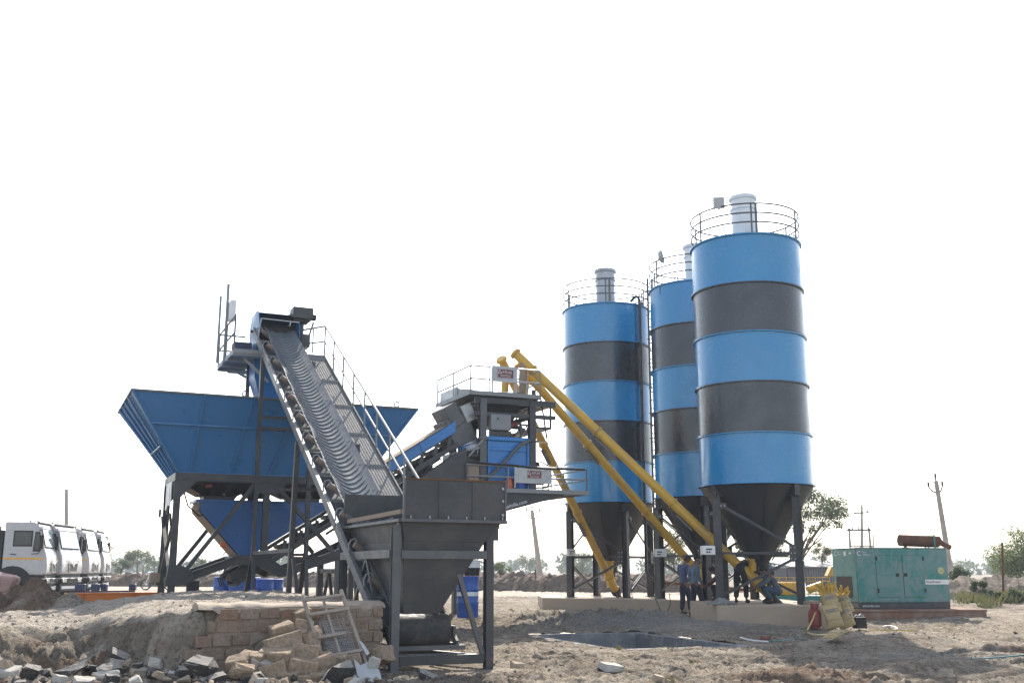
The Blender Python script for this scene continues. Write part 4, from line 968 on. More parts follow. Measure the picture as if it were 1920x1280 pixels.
def mixer_tower():
    t = thing('mixer_tower', 'mixer tower with blue mixer below a railed deck, between the conveyors and the silos', 'mixer tower', pw(10.5, 2.2, 3), ANG)
    # chassis plate (gooseneck)
    g = MB()
    for y in (.72, 3.5):
        g.prism([(6.9, y, 2.12), (10.5, y, 3.20), (12.25, y, 3.66), (12.25, y, 3.74), (9.16, y, 3.74), (9.16, y, 4.95), (7.62, y, 3.90), (6.9, y, 3.35)], (0, .05, 0))
    g.beam((12.2, .78, 3.68), (12.2, 3.5, 3.68), .1, .12); g.beam((9.2, .78, 3.1), (9.2, 3.5, 3.1), .1, .2)
    gn = mk('chassis', g, M['steel'], t, bevel=.006)
    tx = text_mb('atlasindia.com', .155); d = Vector((12.25 - 10.5, 0, .46)).normalized(); place_mb(tx, (10.64, .712, 3.36), d, Vector((-d.z, 0, d.x))); mk('lettering', tx, M['lettering'], gn, smooth=0)
    for (x, y) in ((8.3, .8), (8.3, 3.5), (9.9, .9), (9.9, 3.4)):
        l = MB(); zt = 2.4 if x < 9 else 2.95; w = pw(x, y); l.beam((x, y, gh(w.x, w.y) - .1), (x, y, zt), .18, .18, (0, 1, 0)); mk('support_leg', l, M['steel'], t)
    # lower deck
    d = MB(); d.bx(9.05, 13.02, .62, 3.7, 3.76, 3.80); d.beam((9.05, .61, 3.76), (13.02, .61, 3.76), .03, .12); d.beam((13.02, .6, 3.76), (13.02, 3.7, 3.76), .03, .12)
    for x in (9.6, 10.5, 11.4, 12.3): d.beam((x, .65, 3.72), (x, 3.65, 3.72), .06, .07)
    ld = mk('lower_deck', d, M['rail'], t)
    r = MB(); railing(r, [(9.15, 1.5, 3.8), (9.15, .64, 3.8), (12.98, .64, 3.8), (12.98, 3.65, 3.8)], (.34, .66), 1.28)
    mk('handrail', r, M['rail'], ld)
    b = MB(); b.bx(10.62, 11.78, .585, .60, 3.98, 4.42); b.bx(10.60, 10.64, .58, .605, 3.84, 4.44); b.bx(11.76, 11.80, .58, .605, 3.84, 4.44); sb = mk('sign_panel', b, M['galv'], ld)
    sign(sb, (11.24, .578, 4.24), .46, .23)
    b = MB(); b.path([(9.2, .60, 4.52), (9.9, .60, 4.49), (10.6, .59, 4.48), (11.0, .56, 4.44), (11.8, .56, 4.42), (12.9, .6, 4.44)], .028, 8); mk('cable', b, M['black'], ld)
    b = MB(); b.bx(9.2, 9.55, .68, .9, 3.98, 4.5); mk('cable_box', b, M['tan'], ld, bevel=.01)
    # columns
    for (x, y) in ((9.75, .95), (11.33, .95), (9.75, 3.35), (11.33, 3.35)):
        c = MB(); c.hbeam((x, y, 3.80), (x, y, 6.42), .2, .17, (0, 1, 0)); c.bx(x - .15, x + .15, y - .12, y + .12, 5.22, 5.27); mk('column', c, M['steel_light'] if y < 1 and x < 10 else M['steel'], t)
    c = MB()
    for z, hh in ((6.38, .18), (5.98, .12)):
        for y in (.95, 3.35): c.beam((9.5, y, z), (12.1, y, z), .1, hh)
        for x in (9.75, 11.33): c.beam((x, 1.0, z - .01), (x, 3.3, z - .01), .1, hh)
    c.beam((9.2, 1.9, 6.25), (9.9, .98, 6.35), .1, .06)
    mk('frame_beam', c, M['steel'], t, bevel=.006)
    # mixer
    m = MB(); m.prism([(9.88, 1.0, 5.22), (9.88, 3.3, 5.22), (9.88, 3.3, 4.5), (9.88, 2.9, 4.05), (9.88, 1.4, 4.05), (9.88, 1.0, 4.5)], (1.36, 0, 0)); m.bx(9.9, 11.22, .96, 3.3, 4.05, 5.2)
    for x in (9.90, 11.16): m.bx(x, x + .10, .90, .95, 3.82, 5.2)
    m.bx(10.01, 11.15, .93, .955, 4.92, 5.02); m.bx(9.86, 11.3, .92, 3.36, 5.22, 5.34)
    m.bx(9.9, 11.2, 1.0, 3.3, 3.82, 4.04)
    mx = mk('mixer', m, M['mixer_blue'], t, bevel=.012)
    m = MB(); m.bx(9.32, 9.66, 1.1, 3.1, 3.81, 4.95); m.tube((9.5, .95, 4.3), (9.5, 1.1, 4.3), .2, 16); m.tube((9.42, 1.0, 4.75), (9.62, 1.0, 4.75), .07, 10)
    for k in range(5): m.bx(9.3, 9.68, 1.06, 1.1, 3.95 + k * .2, 4.02 + k * .2)
    mk('drive', m, M['steel'], t, bevel=.01)
    m = MB(); m.path([(11.22, .86, 5.25), (10.9, .84, 5.12), (10.4, .80, 4.60), (10.0, .78, 4.22), (9.5, .76, 3.98), (9.1, .74, 3.9)], .05, 9); mk('hose', m, M['steel_light'], mx)
    m = MB(); m.bx(10.35, 10.85, 1.1, 1.5, 5.345, 5.46); m.tube((10.45, 1.3, 5.46), (10.8, 1.3, 5.46), .10, 12); mk('motor', m, M['rust'], mx, bevel=.01)
    # hoppers hanging under the deck
    h = MB(); h.loft([(9.85, 1.15, 6.52), (11.25, 1.15, 6.52), (11.25, 3.2, 6.52), (9.85, 3.2, 6.52)], [(10.3, 1.6, 5.75), (10.9, 1.6, 5.75), (10.9, 2.7, 5.75), (10.3, 2.7, 5.75)]); h.tube((10.6, 2.1, 5.75), (10.6, 2.1, 5.36), .16, 14); mk('cement_scale', h, M['steel'], t)
    h = MB(); h.bx(9.98, 10.62, .86, 1.06, 5.52, 5.98); cb = mk('control_box', h, M['rail'], t, bevel=.015); h = MB(); h.tube((10.2, .86, 5.85), (10.2, .845, 5.85), .035, 12); mk('gauge', h, M['steel'], cb)
    h = MB(); h.bx(10.03, 10.2, 1.0, 1.15, 5.36, 5.52); h.bx(10.3, 10.66, .98, 1.2, 5.36, 5.50); mk('bracket', h, M['steel'], t)
    h = MB(); h.tube((10.72, 1.05, 5.74), (10.9, 1.05, 5.74), .07, 10); h.box((10.68, 1.05, 5.72), (.1, .14, .14)); mk('valve', h, M['red'], t)
    h = MB()
    for i, (x, z) in enumerate(((10.9, 5.72), (11.05, 5.66), (11.2, 5.7))): h.path([(x, 1.05, z), (x + .02, 1.0, z - .15), (x - .1, 1.02, z - .32)], .02, 6)
    h.tube((10.72, 1.02, 5.76), (11.25, 1.02, 5.72), .03, 8); h.box((11.05, 1.05, 5.58), (.16, .14, .12)); h.tube((11.0, 1.02, 5.36), (11.0, 1.02, 5.6), .02, 6); mk('pipework', h, M['steel'], t)
    h = MB(); h.bx(9.95, 10.25, 2.6, 3.1, 5.36, 6.1); h.tube((10.9, 2.9, 5.36), (10.9, 2.9, 6.3), .12, 12); h.bx(11.0, 11.28, 2.2, 2.9, 5.36, 5.62); mk('dosing_unit', h, M['steel'], t, bevel=.01)
    for k_, (xa_, xb_, zz_) in enumerate(((9.9, 10.5, 6.3), (10.7, 11.3, 6.25), (11.2, 9.9, 6.2))):
        h = MB(); h.path([(xa_, 1.0, zz_), ((xa_ + xb_) / 2, .95, zz_ - .35 - .1 * k_), (xb_, 1.02, zz_ - .1), (xb_ + .02, 1.1, 5.4)], .02, 6); mk('hose', h, M['black'], t)
    h = MB(); h.beam((9.8, .88, 5.3), (9.3, .9, 4.7), .05, .05); h.beam((9.78, .9, 5.0), (9.1, .9, 4.86), .04, .05); mk('brace', h, M['rail'], t)
    # side shelf on the right
    s = MB(); s.bx(11.5, 12.0, .98, 3.2, 5.64, 5.70); s.bx(11.5, 12.0, .98, 3.2, 6.30, 6.42)
    for (x, y) in ((11.97, 1.0), (11.97, 3.18)): s.beam((x, y, 5.7), (x, y, 6.3), .05, .05, (0, 1, 0))
    s.beam((11.62, 1.6, 5.64), (11.62, 1.6, 3.8), .09, .09, (0, 1, 0)); s.tube((11.62, .98, 6.7), (11.8, .9, 5.35), .028, 8); mk('side_shelf', s, M['steel'], t)
    # air receiver and pump at the right of the mixer
    p = MB(); p.tube((11.3, 1.3, 4.22), (11.85, 1.3, 4.22), .22, 18); p.ball((11.85, 1.3, 4.22), (.08, .21, .21), 14, 8); p.tube((11.4, 1.3, 4.44), (11.7, 1.3, 4.62), .09, 10); mk('motor', p, M['black'], t)
    p = MB(); p.path([(11.9, 1.0, 4.3), (11.98, .98, 4.1), (11.8, .97, 3.9), (11.4, .95, 3.88)], .025, 6); p.path([(11.3, .9, 4.58), (11.6, .88, 4.64), (11.9, .9, 4.52)], .02, 6); mk('hose', p, M['black'], t)
    p = MB(); pts = [(11.45, .9, 5.22), (11.8, .85, 5.22), (12.05, .8, 5.0), (12.08, .76, 4.7), (11.98, .7, 4.4), (12.0, .66, 4.0), (12.05, .66, 3.82)]; p.path(pts, .012, 6); mk('water_pipe', p, M['white_board'], t)
    # top deck
    d = MB(); z = 6.56; d.bx(9.3, 11.56, .8, 3.66, z - .02, z + .02); d.beam((9.3, .79, z), (11.56, .79, z), .03, .12); d.beam((9.29, .8, z), (9.29, 3.66, z), .03, .12); d.beam((11.56, .8, z), (11.56, 3.66, z), .03, .12)
    td = mk('top_deck', d, M['rail'], t)
    r = MB(); railing(r, [(11.54, 3.6, z), (11.54, .82, z), (10.0, .82, z)], (.42, .80), .85); railing(r, [(9.92, .82, z), (9.32, .82, z), (9.32, 3.62, z)], (.42, .80), 1.4); mk('handrail', r, M['galv'], td)
    r = MB(); r.bx(9.36, 9.40, 2.0, 3.5, z + .02, z + .36); r.bx(9.36, 9.9, 2.0, 2.04, z + .02, z + .30); mk('toe_board', r, M['galv'], td)
    b = MB(); b.bx(10.0, 10.78, .775, .80, z + .37, z + .84); sb = mk('sign_panel', b, M['galv'], td)
    sign(sb, (10.40, .768, z + .62), .52, .27)
    b = MB(); b.bx(10.38, 11.18, 1.3, 2.6, z + .02, z + .17); b.bx(10.05, 10.34, 1.2, 1.7, z + .02, z + .12); b.tube((11.42, 1.0, z + .02), (11.42, 1.0, z + .24), .07, 10); mk('inlet_plate', b, M['steel'], td, bevel=.01)
mixer_tower()
# loose items on the lower deck
m = MB(); m.lathe([(0, 0), (.10, 0), (.115, .05), (.115, .24), (.09, .30), (.05, .33), (.05, .37), (0, .37)], 16, (10.52, .78, 3.801)); o = mk('fuel_can', m, M['orange_red']); tag(o, 'small orange can on the lower deck beside the blue mixer', 'can')
m = MB(); m.lathe([(0, 0), (.155, 0), (.165, .02), (.165, .33), (.17, .35), (.165, .37), (.15, .385), (0, .385)], 20, (10.86, .80, 3.801)); o = mk('plastic_drum', m, M['drum_blue']); tag(o, 'small blue drum on the lower deck under the sign panel', 'drum')
FR[0] = ID

# ================================================================== FOUNDATIONS
def slab(name, label, poly, z0, z1, mat):
    m = MB(); m.prism([(x, y, z0) for x, y in poly], (0, 0, z1 - z0)); o = mk(name, m, mat, bevel=.02); return tag(o, label, 'foundation')
slab('concrete_foundation', 'front concrete foundation slab under the right silo', [(5.40, 28.95), (8.35, 28.85), (9.1, 33.2), (5.40, 33.3)], -0.5, 0.62, M['concrete'])
slab('concrete_foundation', 'long rear concrete foundation slab under the left and middle silos', [(1.05, 38.0), (6.3, 34.15), (8.9, 34.5), (8.6, 38.4), (4.6, 42.8), (1.0, 42.4)], -0.5, 0.60, M['concrete'])
M['padbrick'] = paint('pad_brick', (0.22, 0.12, 0.085), 0.9, (0.33, 0.27, 0.22), 0.7, 2.0, bump=0.5)

# ================================================================== SILOS
def silo(label, cx, cy, rot, filt=True, fittings=None, ladder=None):
    zb0, zt, Rr = 3.86, 11.02, 1.60
    t = thing('cement_silo', label, 'silo', (cx, cy, .6), rot, 'cement silos')
    fr = Matrix.Translation((cx, cy, 0)) @ Matrix.Rotation(rot, 4, 'Z'); FR[0] = fr
    n = 64; hb = (zt - zb0) / 5
    for k in range(5):
        z0 = zb0 + k * hb; m = MB()
        m.lathe([(Rr, z0 + .035), (Rr, z0 + hb - .035)], n)
        # lids so that the shell is a closed can
        m.lathe([(Rr + .06, z0), (Rr + .06, z0 + .03), (Rr, z0 + .036), (Rr - .02, z0 + .036), (Rr - .02, z0)], n, closed=True)
        m.lathe([(Rr - .02, z0 + hb - .036), (Rr, z0 + hb - .036), (Rr + .06, z0 + hb - .03), (Rr + .06, z0 + hb - .002), (Rr - .02, z0 + hb - .002)], n, closed=True)
        mk('shell_band', m, M['silo_blue'] if k % 2 == 0 else M['silo_black'], t, smooth=40)
    m = MB(); m.lathe([(Rr + .03, zt), (Rr + .03, zt + .02), (.4, zt + .14), (0, zt + .15)], n); rf = mk('roof', m, M['silo_blue'], t)
    m = MB(); m.lathe([(Rr - .02, zb0 - .002), (Rr - .0, zb0 - .03), (Rr - .06, zb0 - .12), (.24, 1.72), (.24, 1.5), (.30, 1.5), (.30, 1.45), (.16, 1.4), (.16, 1.3), (0, 1.3)], 48); cn = mk('cone', m, M['cone'], t)
    m = MB()
    for k in range(4): a = R(90 * k + 12); m.beam((math.cos(a) * 1.45, math.sin(a) * 1.45, zb0 - .25), (math.cos(a) * .34, math.sin(a) * .34, 1.80), .03, .03)
    mk('seam_rib', m, M['cone'], cn)
    m = MB(); m.lathe([(.16, 1.3), (.24, 1.28), (.24, 1.2), (.18, 1.18), (.13, 1.0), (.15, .96), (.15, .92), (0, .92)], 20); mk('butterfly_valve', m, M['yellow'], cn)
    LEG = [45, 135, 225, 315]; rl = 1.52; pts = [(math.cos(R(a)) * rl, math.sin(R(a)) * rl) for a in LEG]
    for a, (x, y) in zip(LEG, pts):
        m = MB(); m.hbeam((x, y, .60), (x, y, 3.55), .21, .21, (math.cos(R(a + 45)), math.sin(R(a + 45)), 0)); m.box((x, y, .615), (.34, .34, .03), Matrix.Rotation(R(a), 3, 'Z'))
        m.box((x, y, 3.56), (.32, .32, .03), Matrix.Rotation(R(a), 3, 'Z')); m.box((x * 1.0, y * 1.0, 3.71), (.2, .2, .27), Matrix.Rotation(R(a), 3, 'Z'))
        mk('leg', m, M['steel'], t)
    for k in range(4):
        a = Vector((*pts[k], 0)); b = Vector((*pts[(k + 1) % 4], 0)); d = (b - a).normalized(); o = Vector((d.y, -d.x, 0)) * .09
        a2 = a + d * .12 + o; b2 = b - d * .12 + o; z = Vector((0, 0, 1)); m = MB()
        m.angle(a2 + z * 1.98, b2 + z * 1.98, .07); m.angle(a2 + z * 3.3 + o * .2, b2 + z * 2.16 + o * .2, .08); m.angle(a2 + z * .86 + o * .2, b2 + z * 1.82 + o * .2, .08)
        mk('brace', m, M['steel'], t)
        m = MB(); m.box(b2 + z * 1.98 - d * .02 + o * .35, (.2, .012, .46), Matrix.Rotation(math.atan2(d.y, d.x), 3, 'Z')); gs = mk('gusset', m, M['steel'], t); m = MB(); m.box(a2 + z * 3.28 + d * .06 + o * .35, (.2, .012, .16), Matrix.Rotation(math.atan2(d.y, d.x), 3, 'Z')); mk('gusset', m, M['steel'], t)
        m = MB()
        for i in (-1, 1):
            for j in (-1, 0, 1): q = b2 + z * (1.98 + j * .15) + d * (i * .05 - .02) + o * .42; m.tube(q, q + o.normalized() * .02, .018, 8)
            q = a2 + z * 3.28 + d * (.06 + i * .05) + o * .42; m.tube(q, q + o.normalized() * .02, .018, 8)
        mk('bolt', m, M['galv'], gs)
    # railing, lugs, filter
    m = MB()
    for h in (.34, .62, .90): m.ring((0, 0, zt + h), Rr + .0, .024, 56, 6)
    for k in range(6): a = R(60 * k + 25 - math.degrees(rot)); m.tube((math.cos(a) * Rr, math.sin(a) * Rr, zt), (math.cos(a) * Rr, math.sin(a) * Rr, zt + .92), .026, 8)
    a = R(-90) - rot; m.beam((math.cos(a) * Rr, math.sin(a) * Rr, zt), (math.cos(a) * Rr, math.sin(a) * Rr, zt + .9), .07, .02, (math.cos(a), math.sin(a), 0)); mk('railing', m, M['steel_light'], t)
    for k in range(4):
        a = R(55 + 90 * k) - rot - R(90); c = Vector((math.cos(a) * (Rr - .06), math.sin(a) * (Rr - .06), zt + .10)); m = MB(); tn = Vector((-math.sin(a), math.cos(a), 0))
        m.path([c + tn * math.cos(q) * .07 + Vector((0, 0, math.sin(q) * .08)) for q in [2 * math.pi * i / 12 for i in range(12)]], .016, 6, closed=True); mk('lifting_lug', m, M['steel'], t)
    m = MB(); m.lathe([(.36, zt + .1), (.36, zt + 1.20), (.40, zt + 1.21), (.40, zt + 1.24), (.36, zt + 1.25), (.36, zt + 1.52), (.42, zt + 1.54), (.43, zt + 1.60), (.40, zt + 1.65), (0, zt + 1.68)], 36); mk('dust_filter', m, M['white_board'] if filt else M['galv'], rf, smooth=40)
    if fittings: fittings(t, fr)
    FR[0] = ID
    return t
def box_on_leg(px, py, Y, w, h, rotz):
    def f(t, fr):
        c = P(px, py, Y); rm = Matrix.Rotation(rotz, 3, 'Z'); FR[0] = ID
        m = MB(); m.box(c, (w, .22, h), rm); b = mk('switch_box', m, M['white_board'], t, bevel=.012)
        m = MB()
        for i in (-1, 0, 1): q = c + rm @ Vector((i * w * .16, -.112, h * .12)); m.tube(q, q + rm @ Vector((0, -.03, 0)), .022, 8)
        for i in (-1, .2): q = c + rm @ Vector((i * w * .16, -.112, -h * .2)); m.tube(q, q + rm @ Vector((0, -.03, 0)), .022, 8)
        mk('push_button', m, M['black'], b)
    return f
def fit1(t, fr):
    box_on_leg(1327, 1031, 29.75, .36, .24, R(8))(t, fr)
    zt = 11.02; FR[0] = fr; rot = math.atan2(fr[1][0], fr[0][0])
    a = R(-128) - rot; c = Vector((math.cos(a) * 1.62, math.sin(a) * 1.62, zt + 1.02)); rm = Matrix.Rotation(R(-10) - rot, 3, 'Z') @ Matrix.Rotation(R(10), 3, 'X')
    m = MB(); m.box(c, (.30, .08, .32), rm)
    for i in range(6):
        for s in (-1, 1): m.box(c + rm @ Vector(((-.125 + .05 * i), 0, s * .17)), (.03, .06, .03), rm); m.box(c + rm @ Vector((s * .16, 0, (-.125 + .05 * i))), (.03, .06, .03), rm)
    m.tube(c, (c.x, c.y, zt + .6), .015, 6); mk('flood_light', m, M['galv'], t)
def fit2(t, fr):
    box_on_leg(1239, 1036, 34.2, .34, .24, R(-25))(t, fr)
    FR[0] = fr; rot = math.atan2(fr[1][0], fr[0][0]); zt = 11.02
    a = R(-150) - rot; c = Vector((math.cos(a) * 1.62, math.sin(a) * 1.62, zt + .98)); m = MB(); rm = Matrix.Rotation(R(70) - rot, 3, 'Z') @ Matrix.Rotation(R(80), 3, 'X')
    m.lathe([(.05, .0), (.2, .05), (.25, .16), (.235, .16), (.17, .07), (0, .05)], 20, c, rm); m.path([c, (c.x, c.y, zt + .5), (c.x, c.y, zt - .3)], .015, 6); mk('flood_light', m, M['galv'], t)
def fit3(t, fr):
    box_on_leg(1071, 1035, 38.55, .30, .24, R(4))(t, fr)
    FR[0] = fr; rot = math.atan2(fr[1][0], fr[0][0]); Rr = 1.6
    def cyl(adeg, r, z): a = R(adeg) - rot; return Vector((math.cos(a) * r, math.sin(a) * r, z))
    m = MB(); m.path([cyl(-50, Rr - .3, 11.2), cyl(-50, Rr - .1, 11.32), cyl(-50, Rr + .08, 11.3), cyl(-50, Rr + .13, 11.1), cyl(-50, Rr + .13, 1.5), cyl(-46, Rr + .2, 1.25), cyl(-38, Rr + .6, 1.1)], .055, 10)
    for z in (9.5, 8.1, 6.7, 5.3, 3.9): m.beam(cyl(-50, Rr + .0, z), cyl(-50, Rr + .16, z), .16, .04)
    mk('fill_pipe', m, M['steel'], t)
    m = MB(); m.path([cyl(-38, Rr + .6, 1.1), (cyl(-38, Rr + .6, 1.1) + cyl(-8, Rr + 2.6, .95)) / 2, cyl(-8, Rr + 3.4, .82)], .06, 10); mk('filler_hose', m, M['rust'], t)
    m = MB(); c0 = cyl(-36, Rr + .30, 0); tn = cyl(54, 1, 0) - Vector((0, 0, 0)); tn.z = 0; tn.normalize(); z = Vector((0, 0, 1))
    for s in (-1, 1): m.beam(c0 + tn * .17 * s + z * .62, c0 + tn * .17 * s + z * 12.0, .075, .05, (tn.y, -tn.x, 0))
    zz = .9
    while zz < 11.9: m.tube(c0 - tn * .17 + z * zz, c0 + tn * .17 + z * zz, .02, 6); zz += .3
    mk('ladder', m, M['steel'], t)
    m = MB(); zz = 3.4
    while zz < 12: 
        dr = cyl(-36, 1, 0); pts = [c0 + tn * .2 * math.cos(q) * 1.6 + (dr * .42 * math.sin(q)) + z * zz for q in [math.pi * i / 10 for i in range(11)]]
        m.path(pts, .018, 5); zz += .9
    for q in (math.pi * .3, math.pi * .5, math.pi * .7): b = c0 + tn * .32 * math.cos(q) + dr * .42 * math.sin(q); m.tube(b + z * 3.4, b + z * 11.6, .009, 5)
    mk('ladder_cage', m, M['steel'], t)
S1, S2, S3 = (7.06, 31.0), (6.42, 36.0), (3.54, 39.1)
silo('right silo, nearest of the three, with a square floodlight on its rail', *S1, R(-15), True, fit1)
silo('middle silo, half hidden behind the right one, with a round lamp on its rail', *S2, R(-55), True, fit2)
silo('left silo standing apart, blue and charcoal bands with stained top and a caged ladder', *S3, R(-30), False, fit3)

# ================================================================== SCREW CONVEYORS
def screw(label, lo, hi, r, drop, xoff=0.0):
    lo = Vector(lo); hi = Vector(hi); d = (hi - lo).normalized(); L_ = (hi - lo).length
    t = thing('screw_conveyor', label, 'screw conveyor', lo, 0, 'yellow screw conveyors feeding the mixer tower')
    m = MB(); m.tube(lo, hi, r, 24); mk('tube', m, M['yellow'], t)
    for f in (.06, .36, .66, .93):
        m = MB(); p = lo + d * L_ * f
        m.tube(p - d * .025, p - d * .004, r + .035, 20); m.tube(p + d * .004, p + d * .025, r + .035, 20); mk('flange', m, M['yellow'], t)
    for f in (.30, .62):
        m = MB(); p = lo + d * L_ * f; s = Vector((0, 0, -1)) - d * d.dot(Vector((0, 0, -1))); s.normalize()
        m.beam(p - d * .3 + s * (r + .05), p + d * .3 + s * (r + .05), .12, .05, s); m.tube(p - d * .32 + s * (r + .06), p + d * .32 + s * (r + .06), .02, 6); mk('bearing_hatch', m, M['steel_light'], t)
    m = MB(); m.tube(lo - d * .55, lo - d * .02, r * .75, 16); m.tube(lo - d * .16, lo - d * .0, r + .05, 18); mk('motor', m, M['steel'], t, bevel=.01)
    m = MB(); m.tube(hi, hi + d * .05, r + .05, 20); m.tube(hi + d * .05, hi + d * .09, r + .03, 20); mk('end_cap', m, M['yellow'], t)
    p = lo + d * .55; m = MB(); m.tube(p + Vector((0, 0, .05)), p + Vector((0, 0, .55)), r * .95, 16, r * 1.05); m.tube(p + Vector((0, 0, .55)), p + Vector((0, 0, .6)), r * 1.3, 16); mk('inlet', m, M['yellow'], t)
    p = hi - d * .32; q = Vector((p.x - .05, p.y, drop)); mid = p.lerp(q, .55)
    m = MB(); m.tube(p, mid, r * .9, 16); m.tube(mid, q, r * .9, 16, r * .55); mk('outlet_spout', m, M['tan'] if xoff else M['yellow'], t)
hiA = P(968, 664, 32.1); hiB = P(974, 684, 32.9); hiC = P(941, 676, 33.1)
screw('longest yellow screw conveyor, running from the right silo up to the tower', (S1[0] + .18, S1[1] - .12, .86), hiA, .138, 6.7, 1)
screw('middle yellow screw conveyor, passing under the longest one from the middle silo', (S2[0] + .2, S2[1] - .1, .88), hiB, .135, 6.7)
screw('steepest yellow screw conveyor, running from the left silo behind the lower deck', (S3[0] + .12, S3[1] - .35, .86), hiC, .132, 6.7)

# ================================================================== GENERATOR
def gen_green():
    m, nt, b = _nt('generator_green_faded'); p = _pos(nt)
    n1 = _noise(nt, 1.1, 6, 0.7, p, 0.6); n2 = _noise(nt, 3.5, 6, 0.7, _pos(nt, (1.4, 1.4, .6)))
    g = nt.nodes.new('ShaderNodeNewGeometry'); ps = nt.nodes.new('ShaderNodeSeparateXYZ'); nt.links.new(g.outputs['Position'], ps.inputs[0])
    c = _mix(nt, _ramp(nt, n1.outputs[0], [(0.40, 0.0), (0.56, .9)]).outputs[0], (0.024, 0.190, 0.170), (0.135, 0.230, 0.228))
    c = _mix(nt, _ramp(nt, n2.outputs[0], [(0.53, 0.0), (0.62, .85)]).outputs[0], c, (0.165, 0.215, 0.215))
    z = nt.nodes.new('ShaderNodeMapRange'); z.inputs[1].default_value = .45; z.inputs[2].default_value = .8; z.inputs[3].default_value = 1; z.inputs[4].default_value = 0; nt.links.new(ps.outputs[2], z.inputs[0])
    mu = nt.nodes.new('ShaderNodeMath'); mu.operation = 'MULTIPLY'; nt.links.new(z.outputs[0], mu.inputs[0]); nt.links.new(n2.outputs[0], mu.inputs[1])
    c = _mix(nt, _ramp(nt, mu.outputs[0], [(0.28, 0.0), (0.6, .8)]).outputs[0], c, (0.09, 0.06, 0.045))      # oil and mud splashed on the lower sides
    nt.links.new(c, b.inputs['Base Color']); b.inputs['Roughness'].default_value = .5; return m
M['gen'] = gen_green(); M['grille_dust'] = plain('grille_dust', (.085, .068, .056), .8)
GA = R(8)
def generator():
    base = P(1611, 1141, 34.6)
    zp = base.z; pm = MB(); fr = Matrix.Translation(base) @ Matrix.Rotation(GA, 4, 'Z'); FR[0] = fr
    pm.prism([(-.6, -.75, -.45), (3.85, -.75, -.45), (3.85, 2.1, -.45), (-.6, 2.1, -.45)], (0, 0, .37)); pm.prism([(-.62, -.77, -.078), (3.87, -.77, -.078), (3.87, 2.12, -.078), (-.62, 2.12, -.078)], (0, 0, .075))
    o = mk('brick_pad', pm, M['padbrick'], bevel=.02); tag(o, 'low brick and concrete pad under the green generator', 'pad')
    t = thing('diesel_generator', 'weathered green diesel generator canopy with rusty silencer on its roof', 'generator', base, GA)
    Lx, W, Hh = 3.10, 1.75, 1.87
    m = MB(); m.bx(.03, Lx, .03, W - .03, .0, .19); mk('base_frame', m, M['rust'] if False else M['steel'], t, bevel=.01)
    m = MB(); m.bx(0, Lx, 0, W, .192, Hh); m.bx(-.02, Lx + .02, -.02, W + .02, Hh - .0, Hh + .03); cp = mk('canopy', m, M['gen'], t, bevel=.02)
    for x0, x1 in ((.66, 1.42), (1.56, 2.28)):
        m = MB(); m.bx(x0, x1, -.018, -.002, .36, Hh - .22); d = mk('door', m, M['gen'], cp, bevel=.006)
        m = MB(); hx = x1 - .07 if x0 < 1 else x0 + .07; m.bx(hx - .05, hx + .05, -.045, -.02, 1.0, 1.1)
        for z in (.5, 1.5): ex = x0 + .02 if x0 < 1 else x1 - .02; m.bx(ex - .02, ex + .02, -.05, -.02, z, z + .12)
        mk('latch', m, M['black'], d, bevel=.004)
    m = MB(); m.bx(.652, 1.428, -.008, -.002, .352, Hh - .212); m.bx(1.552, 2.288, -.008, -.002, .352, Hh - .212); mk('door_gap', m, plain('gap_green', (.012, .06, .055), .7), cp)
    m = MB(); m.bx(-.006, -.002, .35, 1.50, .33, 1.0)
    g = mk('air_grille', m, M['grille_dust'], cp); m = MB()
    for k in range(14): z = .36 + k * .046; m.bx(-.016, -.008, .36, 1.49, z, z + .02)
    mk('slat', m, M['grille_dust'], g); m = MB(); m.bx(-.0045, -.0015, .04, W - .04, .215, Hh - .02); mk('end_panel', m, M['green'], cp)
    m = MB(); m.prism([(2.0, -.006, .90), (3.09, -.006, .90), (3.09, -.006, .75), (2.08, -.006, .75)], (0, .004, 0)); st = mk('stripe', m, M['white_board'], cp)
    tx = text_mb('QuietPower', .10); place_mb(tx, (2.56, -.012, .83), (1, 0, 0), (0, 0, 1)); mk('lettering', tx, M['silo_black'], st, smooth=0)
    parts = []
    for c, rt, s in (((.10, -.005, Hh - .16), (1, 0, 0), 1.0), ((-.006, 1.48, Hh - .14), (0, -1, 0), 1.15)):
        a = text_mb('C', .2 * s); place_mb(a, c, rt, (0, 0, 1)); b = text_mb('Power', .055 * s); place_mb(b, Vector(c) + Vector(rt) * .2 * s + Vector((0, 0, .04)), rt, (0, 0, 1)); e = text_mb('Generation', .055 * s); place_mb(e, Vector(c) + Vector(rt) * .26 * s - Vector((0, 0, .03)), rt, (0, 0, 1)); parts += [a, b, e]
    e = MB(); e.bx(-.008, -.003, .68, .86, Hh - .22, Hh - .08); e.bx(-.008, -.003, .30, .48, Hh - .16, Hh - .12); parts.append(e)
    mk('lettering', merge(*parts), M['lettering'], cp, smooth=0)
    m = MB(); m.tube((2.85, -.002, 1.18), (2.85, -.01, 1.18), .11, 20); m.tube((2.85, -.01, 1.18), (2.85, -.014, 1.18), .07, 20); mk('round_badge', m, plain('badge_yellow', (.45, .45, .2), .6), cp)
    tx = text_mb('atlasindia.com', .10); place_mb(tx, (.42, .024, .09), (1, 0, 0), (0, 0, 1)); mk('lettering', tx, M['lettering'], t, smooth=0)
    zr = Hh + .26; m = MB(); m.tube((1.92, .75, zr + .02), (3.25, .75, zr - .02), .19, 24); m.tube((3.25, .75, zr - .02), (3.38, .75, zr - .06), .19, 24, .09); m.path([(3.35, .75, zr - .05), (3.5, .75, zr - .14), (3.68, .75, zr - .2)], .085, 12); si = mk('silencer', m, M['rust'], t)
